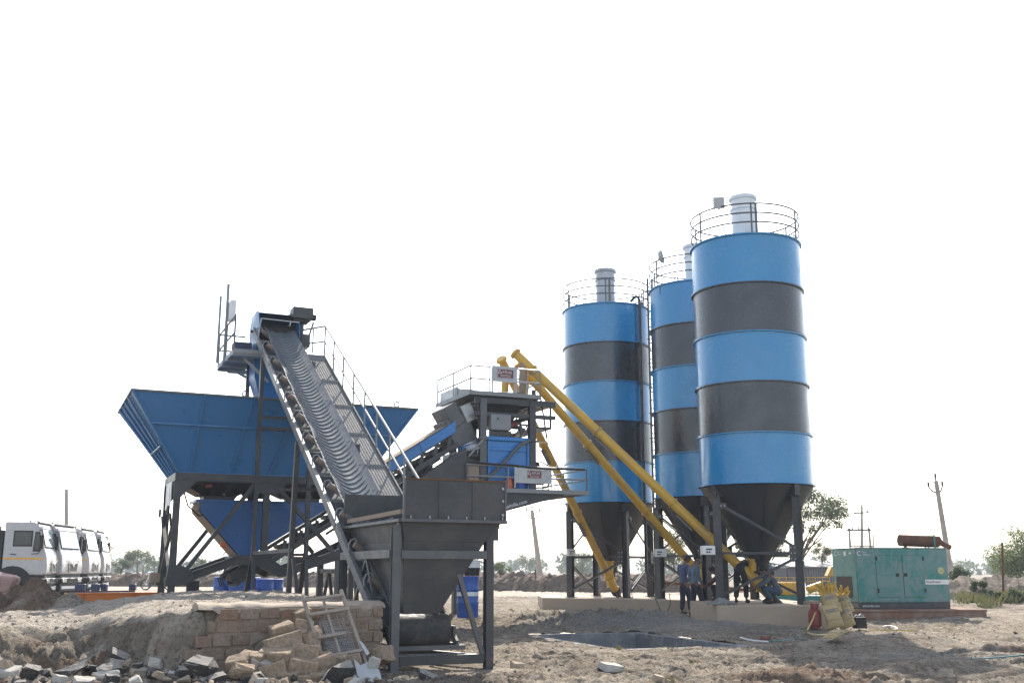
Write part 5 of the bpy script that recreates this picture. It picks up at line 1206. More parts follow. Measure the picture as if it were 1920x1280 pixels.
    m = MB(); m.tube((2.1, .75, Hh), (2.1, .75, zr - .1), .05, 10); m.tube((2.1, .75, Hh + .03), (2.1, .75, Hh + .06), .12, 12); m.tube((2.8, .75, Hh), (2.8, .75, zr - .1), .03, 8); mk('silencer_pipe', m, M['rust'], si)
    m = MB(); m.bx(3.0, 3.05, .54, .56, Hh, zr + .19); m.bx(3.0, 3.05, .94, .96, Hh, zr + .19); m.bx(3.0, 3.05, .54, .96, zr + .19, zr + .205); mk('strap', m, M['green'], si)
    FR[0] = ID
generator()

# ================================================================== SMALL THINGS BY THE SILOS
def gas_cylinder():
    b = P(1529, 1177, 27.6); t = thing('gas_cylinder', 'dark red gas cylinder standing against the front slab beside the cement sacks', 'gas cylinder', b)
    FR[0] = Matrix.Translation(b)
    m = MB(); m.lathe([(.13, 0), (.13, .05), (.155, .07), (.16, .12), (.16, .36), (.13, .44), (.06, .48), (.04, .5), (0, .5)], 24); mk('body', m, M['red'], t)
    m = MB(); m.lathe([(.09, .47), (.1, .47), (.1, .60), (.09, .60)], 16, closed=True); mk('collar', m, M['red'], t)
    m = MB(); m.tube((0, 0, .5), (0, 0, .58), .025, 8); m.tube((-.06, 0, .57), (.06, 0, .57), .02, 8); mk('valve', m, M['chrome'], t)
    FR[0] = ID
gas_cylinder()
M['sack'] = paint('sack_weave', (0.40, 0.31, 0.165), 0.8, (0.27, 0.20, 0.095), 0.45, 7, bump=0.15)
M['sack_y'] = paint('sack_yellow', (0.60, 0.40, 0.07), 0.7, (0.45, 0.33, 0.15), 0.4, 9)
M['print'] = plain('sack_print', (0.13, 0.14, 0.15), 0.8)
def sack(label, c, rot, l=.62, w=.42, th=.16, top=False, lean=20, seed=0, flat=False, roll=0):
    """one woven sack: a pinched pillow with printed lines; local z along its length"""
    rs = random.Random(seed); c = Vector(c); t = thing('cement_sack', label, 'sack', c, 0, 'cement sacks by the front slab')
    rm = Matrix.Rotation(rot, 3, 'Z') @ Matrix.Rotation(R(roll), 3, 'Y') @ Matrix.Rotation(R(-lean), 3, 'X')
    FR[0] = Matrix.Translation(c) @ rm.to_4x4()
    nu, nv = 28, 16; m = MB()
    def pt(i, j, off=0.0):
        a = 2 * math.pi * i / nu; v = j / nv; e = math.sin(math.pi * min(1, max(0, v))) ** 0.35 if not flat else 1
        ex = .55 + .45 * e; x = math.copysign(abs(math.cos(a)) ** .55, math.cos(a)) * w / 2 * (.93 + .07 * e); y = math.copysign(abs(math.sin(a)) ** .9, math.sin(a)) * (th / 2 * max(.06, math.sin(math.pi * v) ** .6) + off)
        y += .010 * math.sin(a * 2 + v * 7 + seed) * math.sin(math.pi * v); x += .010 * math.sin(v * 5 + seed * 2 + a)
        return Vector((x, y - .05 * math.sin(v * 2.5 + seed), v * l))
    m.v = [pt(i, j) for j in range(nv + 1) for i in range(nu)]
    m.f = [[j * nu + i, j * nu + (i + 1) % nu, (j + 1) * nu + (i + 1) % nu, (j + 1) * nu + i] for j in range(nv) for i in range(nu)] + [list(range(nu - 1, -1, -1)), [nv * nu + i for i in range(nu)]]
    m.m = [0] * len(m.f); b = mk('sack_body', m, M['sack'], t, smooth=70)
    def band(v0, v1, i0, i1):
        pr = MB()
        for i in range(i0, i1):
            q = [pt(i % nu, v0 * nv, .004), pt((i + 1) % nu, v0 * nv, .004), pt((i + 1) % nu, v1 * nv, .004), pt(i % nu, v1 * nv, .004)]
            pr.add(q, [(0, 1, 2, 3)])
        mk('printed_band', pr, M['print'], b)
    band(.30, .318, 16, 27); band(.62, .638, 16, 27); band(.66, .70, 18, 22); band(.66, .70, 23, 26); band(.73, .77, 18, 25); band(.40, .5, 24, 26); band(.36, .95, 17, 18) if False else None
    if top:
        f = MB()
        for k in range(60):
            a = rs.uniform(0, 6.28); p = Vector((math.cos(a) * w * .45, math.sin(a) * th * .3, l * rs.uniform(.86, 1.0))); q = p + Vector((math.cos(a) * rs.uniform(.02, .13), math.sin(a) * .09 - .03, rs.uniform(.02, .2))); wd = Vector((rs.uniform(-1, 1), rs.uniform(-1, 1), 0)).normalized() * rs.uniform(.02, .05)
            f.add([p - wd, p + wd, q + wd * .7 + Vector((0, 0, rs.uniform(-.03, .03))), q - wd * .8], [(0, 1, 2, 3)])
        mk('frayed_top', f, M['sack_y'], b, smooth=0)
    FR[0] = ID
    return t
ys = 27.45
sack('pale cement sack at the bottom left of the pile, upright beside the gas cylinder', P(1567, 1177, ys - .1), R(12), .60, .44, .2, False, 14, 1, roll=-9)
sack('pale cement sack at the bottom right of the pile, leaning beside the black battery', P(1592, 1177, ys + .1), R(-22), .58, .44, .24, False, 22, 2, roll=-24)
sack('upper front cement sack with torn yellow top standing on the pile', P(1567, 1149, ys + .08), R(10), .57, .40, .18, True, 16, 3, roll=-12)
sack('upper rear cement sack with yellow fringe sloping down behind the front one', P(1588, 1150, ys + .32), R(-24), .54, .40, .18, True, 26, 4, roll=-22)
sack('open yellow sack at the back left of the pile with a shredded top', P(1552, 1140, ys + .45), R(30), .48, .34, .16, True, 10, 5)
p_ = hit(1567, 1197, .05)
o = sack('empty printed sack lying flat on the dirt in front of the sack pile', (p_.x - .2, p_.y - .1, p_.z + .03), R(-70), .52, .40, .10, False, 80, 6)
def battery():
    b = P(1612, 1177, 27.7); t = thing('battery', 'black battery with bright terminals on the dirt right of the sacks', 'battery', b); FR[0] = Matrix.Translation(b) @ Matrix.Rotation(R(10), 4, 'Z')
    m = MB(); m.bx(-.15, .15, -.1, .1, 0, .25); m.bx(-.155, .155, -.105, .105, .225, .27); mk('case', m, M['black'], t, bevel=.01)
    m = MB(); m.path([(-.12, 0, .27), (-.08, -.02, .32), (0, 0, .30), (.06, .02, .34), (.12, 0, .28)], .02, 6); mk('terminal', m, M['chrome'], t); FR[0] = ID
battery()
def hose(name, label, pts, r, mat, cat='hose', lift=True):
    out = []
    for (px, py, Y) in pts:
        q = P(px, py, Y) if Y else None
        if not Y: q = hit(px, py, r)
        out.append(q)
    # smooth
    fine = []
    for i in range(len(out) - 1):
        p0 = out[max(i - 1, 0)]; p1 = out[i]; p2 = out[i + 1]; p3 = out[min(i + 2, len(out) - 1)]
        for k in range(8):
            s = k / 8; fine.append(0.5 * ((2 * p1) + (p2 - p0) * s + (2 * p0 - 5 * p1 + 4 * p2 - p3) * s * s + (3 * p1 - p0 - 3 * p2 + p3) * s ** 3))
    fine.append(out[-1]); m = MB(); m.path(fine, r, 7); o = mk(name, m, mat); tag(o, label, cat)
M['hose_y'] = plain('hose_yellow', (0.52, 0.40, 0.14), .5); M['hose_t'] = plain('hose_teal', (0.06, 0.17, 0.18), .6)
hose('hose', 'thin yellow hose dropping from the gas cylinder to the dirt', [(1529, 1146, 27.5), (1524, 1160, 27.2), (1514, 1180, 26.6), (1514, 1186, 0), (1524, 1191, 0), (1545, 1190, 0), (1585, 1183, 0), (1640, 1180, 0), (1720, 1182, 0)], .016, M['hose_y'])
hose('hose', 'teal hose lying on the dirt right of the pit', [(1440, 1201, 0), (1462, 1201, 0), (1490, 1197, 0), (1512, 1199, 0)], .014, M['hose_t'])
hose('hose', 'teal hose trailing along the dirt at the right edge', [(1822, 1234, 0), (1850, 1233, 0), (1880, 1232, 0), (1935, 1226, 0)], .014, M['hose_t'])
hose('hose', 'pale pipe lying across the corner of the pit rim', [(1388, 1197, 0), (1408, 1200, 0), (1440, 1203, 0)], .018, M['white_board'], 'pipe')
hose('hose', 'loop of pale hose lying before the generator pad', [(1655, 1175, 0), (1668, 1173, 0), (1682, 1177, 0), (1676, 1180, 0)], .018, M['white_board'])
def chunk(name, label, cat, c, size, rot, mats, seed, group=None, jit=.22, bevel=.012, cuts=1):
    rs = random.Random(seed); bm = bmesh.new(); bmesh.ops.create_cube(bm, size=1.0)
    if cuts: bmesh.ops.subdivide_edges(bm, edges=bm.edges[:], cuts=cuts, use_grid_fill=True)
    for v in bm.verts:
        for k in range(3): v.co[k] += rs.uniform(-1, 1) * jit * .5
        v.co = Vector((v.co.x * size[0], v.co.y * size[1], v.co.z * size[2]))
    e = Matrix.Rotation(rot[2], 4, 'Z') @ Matrix.Rotation(rot[1], 4, 'Y') @ Matrix.Rotation(rot[0], 4, 'X')
    bm.transform(e); me = bpy.data.meshes.new(name); bm.to_mesh(me); bm.free(); me.materials.append(mats)
    if bevel and False: pass
    o = bpy.data.objects.new(name, me); COL.objects.link(o); o.location = c
    b = o.modifiers.new('bevel', 'BEVEL'); b.width = bevel; b.segments = 2; b.limit_method = 'ANGLE'; b.angle_limit = R(25)
    tag(o, label, cat, group); return o
def brick_mat():
    m, nt, b = _nt('old_dusty_brick'); g = nt.nodes.new('ShaderNodeNewGeometry')
    r = _ramp(nt, g.outputs['Random Per Island'], [(0, (0.22, .155, .11)), (.3, (.25, .19, .14)), (.55, (.21, .15, .115)), (.72, (.26, .20, .15)), (.84, (.27, .13, .07)), (1, (.24, .20, .165))])
    n = _noise(nt, 3.5, 7, .7, _pos(nt)); n2 = _noise(nt, 22, 6, .7, _pos(nt))
    c = _mix(nt, _ramp(nt, n.outputs[0], [(.48, 0.0), (.62, .8)]).outputs[0], r.outputs[0], (.30, .255, .205))
    c = _mix(nt, _ramp(nt, n2.outputs[0], [(.32, .6), (.5, 0.0)]).outputs[0], c, (.11, .075, .05))
    nt.links.new(c, b.inputs['Base Color']); b.inputs['Roughness'].default_value = .95; _bump(nt, b, n2.outputs[0], .9, .03); return m
M['brickm'] = brick_mat()
M['block'] = island('dusty_block', [(0.36, 0.27, 0.19), (0.40, 0.335, 0.265), (0.31, 0.225, 0.16)], .93, .9, 18, .5, .03)
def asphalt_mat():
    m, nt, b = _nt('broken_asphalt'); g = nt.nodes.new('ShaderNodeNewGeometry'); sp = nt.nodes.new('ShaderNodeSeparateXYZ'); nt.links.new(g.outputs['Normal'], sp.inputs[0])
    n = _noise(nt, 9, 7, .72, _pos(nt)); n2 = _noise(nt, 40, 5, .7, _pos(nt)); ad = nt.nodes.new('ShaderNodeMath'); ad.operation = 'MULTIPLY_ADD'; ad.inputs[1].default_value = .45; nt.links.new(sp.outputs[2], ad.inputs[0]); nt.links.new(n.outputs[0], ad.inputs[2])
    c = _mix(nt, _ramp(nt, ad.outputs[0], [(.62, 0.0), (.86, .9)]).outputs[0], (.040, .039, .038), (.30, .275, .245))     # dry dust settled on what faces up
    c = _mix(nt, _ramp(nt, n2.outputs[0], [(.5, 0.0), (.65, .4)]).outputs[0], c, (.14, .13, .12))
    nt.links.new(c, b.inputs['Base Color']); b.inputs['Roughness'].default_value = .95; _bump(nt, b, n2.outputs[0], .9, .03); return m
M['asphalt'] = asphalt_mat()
M['pale_slab'] = paint('broken_concrete', (0.40, 0.38, 0.34), .9, (0.27, 0.25, 0.22), .6, 6.0, bump=.6, streak=False)
p_ = P(1528, 1126, 28.9); chunk('brick', 'flat brown brick slab lying on the front slab beside the right silo leg', 'brick', (p_.x, 29.2, .68), (.38, .22, .10), (0, 0, .1), M['block'], 3, jit=.06, cuts=0)
p_ = hit(1435, 1197, .05); chunk('brick', 'bright red brick lying on the dirt beside the pale pipe', 'brick', p_, (.20, .12, .07), (0, .1, .2), plain('red_brick', (0.20, .07, .05), .85), 5, jit=.06, cuts=0)
p_ = hit(896, 1182, .05); chunk('brick', 'single brown brick lying on the dirt just right of the grey hopper leg', 'brick', p_, (.34, .14, .10), (0, .05, .15), M['brickm'], 6, jit=.06, cuts=0)
def tarp():
    c = Vector((5.6, 29.3, .64)); m = MB(); rs = random.Random(3); n = 14
    m.v = [c + Vector(((i / n - .5) * .75, (j / n - .5) * .5, max(0, .16 * math.exp(-((i / n - .5) ** 2 + (j / n - .5) ** 2) * 9) + rs.uniform(-.02, .035)))) for j in range(n + 1) for i in range(n + 1)]
    m.f = [[j * (n + 1) + i, j * (n + 1) + i + 1, (j + 1) * (n + 1) + i + 1, (j + 1) * (n + 1) + i] for j in range(n) for i in range(n)]; m.m = [0] * len(m.f)
    o = mk('crumpled_cloth', m, plain('grey_cloth', (.19, .19, .18), .9), smooth=80); s = o.modifiers.new('thick', 'SOLIDIFY'); s.thickness = .01; tag(o, 'crumpled grey cloth on the left corner of the front slab', 'cloth')
tarp()

# ================================================================== DRUMS
def drum(label, px, Y, z0, r=.29, h=.92, lid=True, group='blue drums under the storage bin', label_band=False):
    q = P(px, 1090, Y); t = thing('plastic_drum', label, 'drum', (q.x, q.y, z0), 0, group); FR[0] = Matrix.Translation((q.x, q.y, z0))
    m = MB(); m.lathe([(r * .93, 0), (r * .98, .03), (r, .08), (r, h * .32), (r * 1.035, h * .34), (r * 1.035, h * .37), (r, h * .39), (r, h * .64), (r * 1.035, h * .66), (r * 1.035, h * .69), (r, h * .71), (r, h * .92), (r * 1.03, h * .95), (r * 1.03, h * .99), (r * .9, h), (r * .88, h * .97), (0, h * .97)], 28); b = mk('barrel', m, M['drum_blue'], t)
    m = MB(); m.tube((r * .5, 0, h * .97), (r * .5, 0, h * 1.0), .04, 10); m.tube((-r * .5, 0, h * .97), (-r * .5, 0, h * 1.0), .03, 10); mk('bung', m, M['black'], t)
    if label_band:
        m = MB(); m.lathe([(r + .004, h * .52), (r + .004, h * .62)], 28); mk('paper_label', m, M['white_board'], b)
    FR[0] = ID
for lb, px, Y in (('leftmost blue drum of the row under the storage bin', 418, 35.9), ('blue drum second from the left, in front of the bent conveyor leg', 446, 35.6), ('blue drum half hidden behind the second drum from the left', 472, 36.6), ('blue drum second from the right in the row under the bin', 497, 36.2), ('rightmost blue drum of the row under the storage bin', 515, 36.6)):
    q = P(px, 1090, Y); drum(lb, px, Y, gh(q.x, q.y) + .02)
q = P(877, 1157, 29.4); drum('tall blue drum with a white paper label standing right of the grey hopper', 877, 29.4, q.z, .29, 1.08, True, None, True)
for name, col, z0, z1, lb in (('paint_pail', M['black'], 1.09, 1.30, 'black pail on top of the tall blue drum'), ('plastic_pail', M['white_board'], 1.302, 1.50, 'white pail stacked on the black pail over the tall drum')):
    q2 = P(884, 1157, 29.4); m = MB(); m.lathe([(.2, 0), (.215, z1 - z0 - .03), (.225, z1 - z0 - .03), (.225, z1 - z0), (0, z1 - z0)], 22, (q2.x, q2.y, q.z + z0)); tag(mk(name, m, col), lb, 'pail')

# ================================================================== TRUCKS
def truck():
    t = thing('mixer_truck', 'white mixer truck', 'truck', (0, 0, 0), 0, 'parked white mixer trucks'); FR[0] = ID
    zf = .92; prof = [(-1.52, zf), (-.02, zf), (.08, .98), (.10, 1.25), (.06, 1.62), (-.04, 1.90), (-.24, 2.66), (-.34, 2.84), (-.50, 2.92), (-1.52, 2.92)]
    m = MB(); m.prism([(x, -1.2, z) for x, z in prof], (0, 2.4, 0)); cab = mk('cab', m, M['white'], t, bevel=.045, smooth=30)
    m = MB(); a, b_ = Vector((-.045, 0, 1.98)), Vector((-.225, 0, 2.64)); n = Vector((.68, 0, .24)).normalized() * .012
    m.prism([a + n + Vector((0, -1.02, 0)), a + n + Vector((0, 1.02, 0)), b_ + n + Vector((0, .96, 0)), b_ + n + Vector((0, -.96, 0))], n); mk('windscreen', m, plain('windscreen_glass', (.36, .44, .48), .08, .6), cab, bevel=.01)  # pale part-metal base colour stands in for sky mirrored in the glass
    m = MB(); m.prism([a + n * .6 + Vector((-.01, -1.09, -.05)), a + n * .6 + Vector((-.01, 1.09, -.05)), b_ + n * .6 + Vector((0, 1.03, .04)), b_ + n * .6 + Vector((0, -1.03, .04))], n * .35); mk('windscreen_seal', m, M['black'], cab)
    for s in (-1, 1):
        d = MB(); d.bx(-1.30, -.16, min(s * 1.203, s * 1.212), max(s * 1.203, s * 1.212), 1.0, 2.74); dr = mk('door', d, M['white'], cab, bevel=.004)
        g = MB(); y0, y1 = min(s * 1.214, s * 1.222), max(s * 1.214, s * 1.222); g.bx(-1.14, -.54, y0, y1, 2.04, 2.54); mk('side_window', g, M['glass'], dr, bevel=.003)
        g = MB(); g.bx(-1.19, -.49, min(s * 1.2125, s * 1.217), max(s * 1.2125, s * 1.217), 1.99, 2.59); g.prism([(-.46, s * 1.2125, 1.80), (-.20, s * 1.2125, 1.80), (-.17, s * 1.2125, 2.2), (-.24, s * 1.2125, 2.55), (-.42, s * 1.2125, 2.55)], (0, s * .004, 0)); g.bx(-1.24, -1.04, min(s * 1.213, s * 1.24), max(s * 1.213, s * 1.24), 1.68, 1.71); mk('window_seal', g, M['black'], dr)
        g = MB(); g.prism([(-.42, s * 1.217, 1.86), (-.24, s * 1.217, 1.86), (-.21, s * 1.217, 2.2), (-.27, s * 1.217, 2.49), (-.39, s * 1.217, 2.49)], (0, s * .005, 0)); mk('quarter_window', g, M['glass'], dr)
        g = MB(); g.bx(-1.51, -.05, min(s * 1.205, s * 1.2145), max(s * 1.205, s * 1.2145), 1.50, 1.57); mk('stripe', g, plain('stripe_yellow', (.75, .42, .03), .5), cab)
        g = MB(); g.path([(-.28, s * 1.21, 2.62), (-.12, s * 1.36, 2.6), (-.1, s * 1.38, 2.4)], .018, 6); g.path([(-.5, s * 1.2, 1.7), (-.2, s * 1.36, 1.74), (-.1, s * 1.38, 1.95)], .018, 6); g.bx(-.16, -.05, min(s * 1.28, s * 1.44), max(s * 1.28, s * 1.44), 1.9, 2.42); mk('mirror', g, M['black'], cab, bevel=.02)
    g = MB(); g.prism([(.118, -.50, 1.37), (.118, 0, 1.32), (.118, .50, 1.37), (.13, .38, 1.05), (.13, -.38, 1.05)], (-.03, 0, 0)); gr = mk('grille', g, plain('grille_grey', (.035, .033, .032), .6), cab)
    for s in (-1, 1):
        g = MB(); g.beam((.125, s * .02, 1.30), (.118, s * .56, 1.50), .02, .035); g.beam((.13, s * .56, 1.50), (.135, s * .42, 1.02), .02, .03); mk('chrome_bar', g, M['white'], gr)
    g = MB(); g.beam((.12, -.3, 1.03), (.12, .3, 1.03), .03, .04); g.lathe([(0, -.03), (.06, -.03), (.06, .03), (0, .03)], 12, (.12, 0, 1.28), Matrix.Rotation(R(90), 3, 'Y')); mk('badge', g, M['chrome'], gr)
    g = MB(); g.beam((-.03, -.8, 1.94), (-.02, .2, 1.98), .02, .02); g.beam((-.03, .1, 1.94), (-.04, .8, 2.0), .02, .02); mk('wiper', g, M['black'], cab)
    g = MB(); g.tube((-.36, -1.1, 2.90), (-.36, 1.1, 2.90), .045, 8); g.path([(-.6, -.2, 2.92), (-.6, -.2, 3.05)], .02, 6); g.bx(-1.0, -.95, .3, .34, 2.92, 3.06); mk('sun_visor', g, M['black'], cab)
    g = MB(); g.bx(-.18, .12, -1.17, 1.17, .585, .74); g.bx(-.3, .05, -1.15, 1.15, .741, .915); mk('bumper_core', g, M['black'], t); g = MB(); g.bx(-.16, .14, -1.19, 1.19, .745, .80); bp = mk('bumper', g, M['white'], t, bevel=.02)
    for s in (-1, 1):
        g = MB(); g.bx(.125, .145, min(s * .66, s * 1.1), max(s * .66, s * 1.1), .62, .735); mk('headlight', g, M['chrome'], bp, bevel=.01)
        g = MB(); g.bx(.142, .155, min(s * .25, s * .58), max(s * .25, s * .58), .75, .79); mk('fog_lamp_housing', g, M['black'], bp)
    g = MB(); g.bx(-.3, .05, -1.12, 1.12, .26, .585); lb = mk('lower_bumper', g, M['black'], t, bevel=.03)
    g = MB(); g.bx(.055, .065, -.95, .95, .36, .47); g.bx(.066, .072, .5, 1.0, .34, .50); mk('number_plate', g, M['white_board'], lb)
    g = MB(); g.bx(-7.2, -.3, -.42, .42, .72, .94); g.bx(-1.9, -.1, -1.0, 1.0, .62, .90); g.bx(-1.80, -1.58, -1.15, 1.15, .9, 2.6); g.bx(-1.95, -1.72, -1.19, -.95, .9, 2.75); mk('chassis', g, M['black'], t)
    for x, yy in ((-1.12, 1.05), (-4.6, .95), (-5.95, .95)):
        for s in (-1, 1):
            w = MB(); rot = Matrix.Rotation(R(90), 3, 'X')
            w.lathe([(.28, -.15), (.47, -.16), (.52, -.12), (.52, .12), (.47, .16), (.28, .15)], 28, (x, s * yy, .52), rot, closed=True); wh = mk('wheel', w, M['black'], t)
            w = MB(); w.lathe([(0, -.06), (.1, -.1), (.12, -.05), (.27, -.04), (.28, -.14), (.28, .14), (.27, .04), (.12, .05), (.1, .1), (0, .06)], 20, (x, s * yy, .52), rot); mk('rim', w, M['steel_light'], wh)
            if x > -2:
                w = MB(); w.prism([(x + math.cos(a) * .71, s * 1.06, .56 + max(.02, math.sin(a) * .69)) for a in [math.pi * k / 14 for k in range(15)]], (0, s * .168, 0)); mk('wheel_well', w, M['black'], t)
                w = MB(); pts = [(x + math.cos(a) * .74, s * (yy + .02), .56 + math.sin(a) * .70) for a in [math.pi * k / 12 for k in range(13)]]; pts2 = [(x + math.cos(a) * .60, s * (yy + .02), .56 + math.sin(a) * .56) for a in [math.pi * k / 12 for k in range(12, -1, -1)]]
                w.prism([(p[0], p[1] - .16, p[2]) for p in pts + pts2], (0, .32, 0)); mk('wheel_arch', w, M['black'], t)
    m = MB(); rot = Matrix.Rotation(R(-78), 3, 'Y'); m.lathe([(.45, -2.6), (.75, -2.2), (1.1, -1.2), (1.18, -.3), (1.15, .4), (.85, 1.5), (.5, 1.75), (0, 1.78)], 30, (-4.4, 0, 2.15), rot); mk('drum', m, M['white'], t)
    m = MB(); m.prism([(-2.3, -.7, .94), (-2.9, -.7, .94), (-2.75, -.7, 1.9), (-2.45, -.7, 1.9)], (0, 1.4, 0)); m.bx(-2.5, -2.25, -1.1, -.7, 1.2, 2.5); mk('drum_support', m, M['steel'], t)
    return t
tr0 = truck()
TR = [(93, 43.0, R(-11), 'white mixer truck nearest the left edge, with its whole cab side in view'), (129, 45.0, R(-3), 'second white truck from the left, its full windscreen facing the hopper'), (172, 50.0, R(-9), 'third white truck from the left, with a thin yellow stripe on its door'), (196, 53.0, R(-13), 'rearmost white truck, rightmost of the parked row')]
for k, (px, Y, a, lb) in enumerate(TR):
    o = tr0 if k == 0 else copy_tree(tr0)
    q = P(px, 1090, Y); z = gh(q.x, q.y) - .02
    o.location = (q.x, q.y, z); o.rotation_euler = (0, 0, -a); o['label'] = lb

# ================================================================== LEFT SIDE THINGS
def motorcycle():
    q = P(296, 1090, 60); z = gh(q.x, q.y) + .0; t = thing('motorcycle', 'black motorcycle parked by the bank behind the orange beam', 'motorcycle', (q.x, q.y, z), R(172)); FR[0] = Matrix.Translation((q.x, q.y, z)) @ Matrix.Rotation(R(172), 4, 'Z')
    for x in (.68, -.66):
        m = MB(); m.lathe([(.25, -.045), (.30, -.05), (.315, 0), (.30, .05), (.25, .045)], 26, (x, 0, .315), Matrix.Rotation(R(90), 3, 'X'), closed=True); w = mk('wheel', m, M['black'], t)
        m = MB()
        for k in range(8): a = math.pi * 2 * k / 8; m.tube((x, 0, .315), (x + math.cos(a) * .26, 0, .315 + math.sin(a) * .26), .012, 5)
        m.tube((x, -.06, .315), (x, .06, .315), .05, 10); mk('spokes', m, M['chrome'], w)
    m = MB(); m.path([(.68, -.08, .32), (.50, -.09, .75), (.42, -.09, .98)], .025, 6); m.path([(.68, .08, .32), (.50, .09, .75), (.42, .09, .98)], .025, 6); m.path([(.30, -.36, 1.03), (.42, -.2, 1.0), (.42, .2, 1.0), (.30, .36, 1.03)], .016, 6); mk('fork', m, M['chrome'], t)
    m = MB(); m.ball((.18, 0, .80), (.28, .15, .14), 14, 8); mk('fuel_tank', m, M['black'], t)
    m = MB(); m.box((-.34, 0, .80), (.72, .24, .10), Matrix.Rotation(R(5), 3, 'Y')); m.box((-.72, 0, .86), (.2, .16, .06)); mk('seat', m, M['black'], t, bevel=.03)
    m = MB(); m.bx(-.15, .3, -.12, .12, .3, .62); m.tube((.1, -.2, .25), (-.75, -.2, .34), .045, 8); m.beam((.42, 0, .85), (-.66, 0, .34), .06, .06); m.beam((.3, 0, .3), (-.66, 0, .33), .06, .05); mk('engine', m, M['steel'], t, bevel=.02)
    m = MB(); m.lathe([(0, 0), (.09, .02), (.09, .1), (0, .12)], 14, (.52, 0, .92), Matrix.Rotation(R(90), 3, 'Y')); mk('headlight', m, M['chrome'], t)
    for s in (-1, 1): m = MB(); m.tube((.36, s * .25, 1.02), (.32, s * .32, 1.2), .008, 5); m.ball((.32, s * .32, 1.22), (.02, .07, .045), 10, 6); mk('mirror', m, M['chrome'], t)
    FR[0] = ID
motorcycle()
def orange_beam():
    a = P(122, 1100, 33.0); b = P(352, 1100, 34.6); a.z = b.z = max(gh(a.x, a.y), gh(b.x, b.y)) + .27; m = MB(); m.hbeam(a, b, .26, .40, t=.02)
    d = (b - a).normalized()
    for f in (.01, .14, .55, .8): q = a.lerp(b, f); m.box(q, (.016, .25, .36), Matrix.Rotation(math.atan2(d.y, d.x), 3, 'Z'))
    tag(mk('orange_steel_beam', m, M['orange'], smooth=0), 'long orange steel beam lying on the ground behind the dirt ramp', 'beam')
    t = thing('axle_bar', 'navy steel bar with upright lugs resting on the orange beam', 'bar', a.lerp(b, .3) + Vector((0, 0, .2))); m = MB(); u = Vector((0, 0, .232)); m.beam(a.lerp(b, .1) + u, a.lerp(b, .56) + u, .08, .05); mk('bar', m, M['navy'], t)
    for f, w in ((.12, .3), (.24, .24), (.31, .18), (.54, .2)):
        m = MB(); q = a.lerp(b, f) + Vector((0, .0, .36)); m.box(q, (w, .16, .2)); m.tube(q + Vector((0, -.09, 0)), q + Vector((0, .09, 0)), .06, 10); mk('lug', m, M['navy'], t, bevel=.02)
orange_beam()
q = P(4, 1102, 24.2); chunk('boulder', 'pinkish boulder at the left edge beside the brown dirt heap', 'rock', (q.x, q.y, q.z), (.55, .6, .62), (.2, .1, .3), plain('pink_stone', (.36, .24, .22), .9), 12, jit=.35, bevel=.08)
def pole(label, base, top, r0, r1, arms=None, name='utility_pole', cat='pole', mat=None):
    base = Vector(base); top = Vector(top); t = thing(name, label, cat, base); m = MB(); m.tube(base, top, r0, 10, r1); mk('shaft', m, mat or M['pole'], t)
    if arms:
        d = (top - base).normalized()
        for (f, dx, dz) in arms:
            p = base.lerp(top, f); e = p + Vector((dx, 0, dz)); m = MB()
            if dx: m.path([p, p + Vector((dx * .55, 0, dz * .3)), e], r1 * .35, 6); a = mk('arm', m, M['steel'], t)
            else: m.tube(p, e, r1 * .3, 6); a = mk('arm', m, M['steel'], t)
            m = MB(); m.lathe([(.03, 0), (.08, .03), (.05, .08), (.09, .11), (.05, .16), (.08, .19), (.04, .26), (0, .27)], 10, e); mk('insulator', m, plain('insulator_brown', (.09, .06, .05), .3), a)
    return t
pole('plain thin pole rising behind the second white truck', P(124, 1075, 58), P(124.5, 917, 58), .12, .09)
pole('leaning pale pole with three insulators seen between hopper and left silo', P(1013, 1080, 80), P(997.5, 956, 80), .22, .13, [(.86, -.52, .62), (.86, .50, .55), (1.0, 0, .1)])
pole('leaning concrete pole with bracket arms rising behind the generator', P(1783, 1075, 60), P(1755, 901, 60), .17, .12, [(.86, -.5, .38), (.86, .28, .42), (1.0, -.02, .15)])
pole('tall thin pole with one crossarm among the twin post frame behind the generator', P(1616, 1075, 100), P(1616, 948, 100), .17, .1, None)
FR[0] = ID
def hframe():
    t = thing('pole_frame', 'twin post power line frame with two crossbeams behind the generator', 'pole frame', P(1612, 1075, 99)); m = MB()
    m.tube(P(1597, 1075, 99), P(1592, 990, 99), .13, 8, .1); mk('post', m, M['pole'], t); m = MB(); m.tube(P(1637, 1075, 99), P(1629, 990, 99), .13, 8, .1); mk('post', m, M['pole'], t)
    m = MB(); m.beam(P(1588, 993, 98.8), P(1633, 993, 98.8), .12, .16); m.beam(P(1593, 1024, 98.8), P(1636, 1024, 98.8), .1, .12); m.beam(P(1601, 962, 98.8), P(1629, 960, 98.8), .1, .12); mk('crossbeam', m, M['steel'], t)
    m = MB()
    for px, py in ((1598, 988), (1610, 988), (1628, 988), (1603, 957), (1627, 955), (1616, 946)): m.tube(P(px, py + 4, 98.8), P(px, py - 1, 98.8), .06, 6)
    mk('insulator', m, M['steel'], t)
hframe()
pole('short post beside the twin post frame behind the generator', P(1638, 1075, 96), P(1637, 1003, 96), .09, .07)
pole('thin rusty post standing in front of the right earth bank', P(1882, 1132, 44.5), P(1879, 1016, 44.5), .05, .045, None, 'fence_post', 'post', M['rust'])
pole('short dark post on the bank under the leaning pale pole', P(1004, 1100, 66), P(1004, 1068, 66), .06, .05, None, 'fence_post', 'post', M['rust'])
pole('short brown post on the bank behind the motorcycle', P(268, 1090, 62), P(268, 1058, 62), .07, .06, None, 'fence_post', 'post', M['wood'])
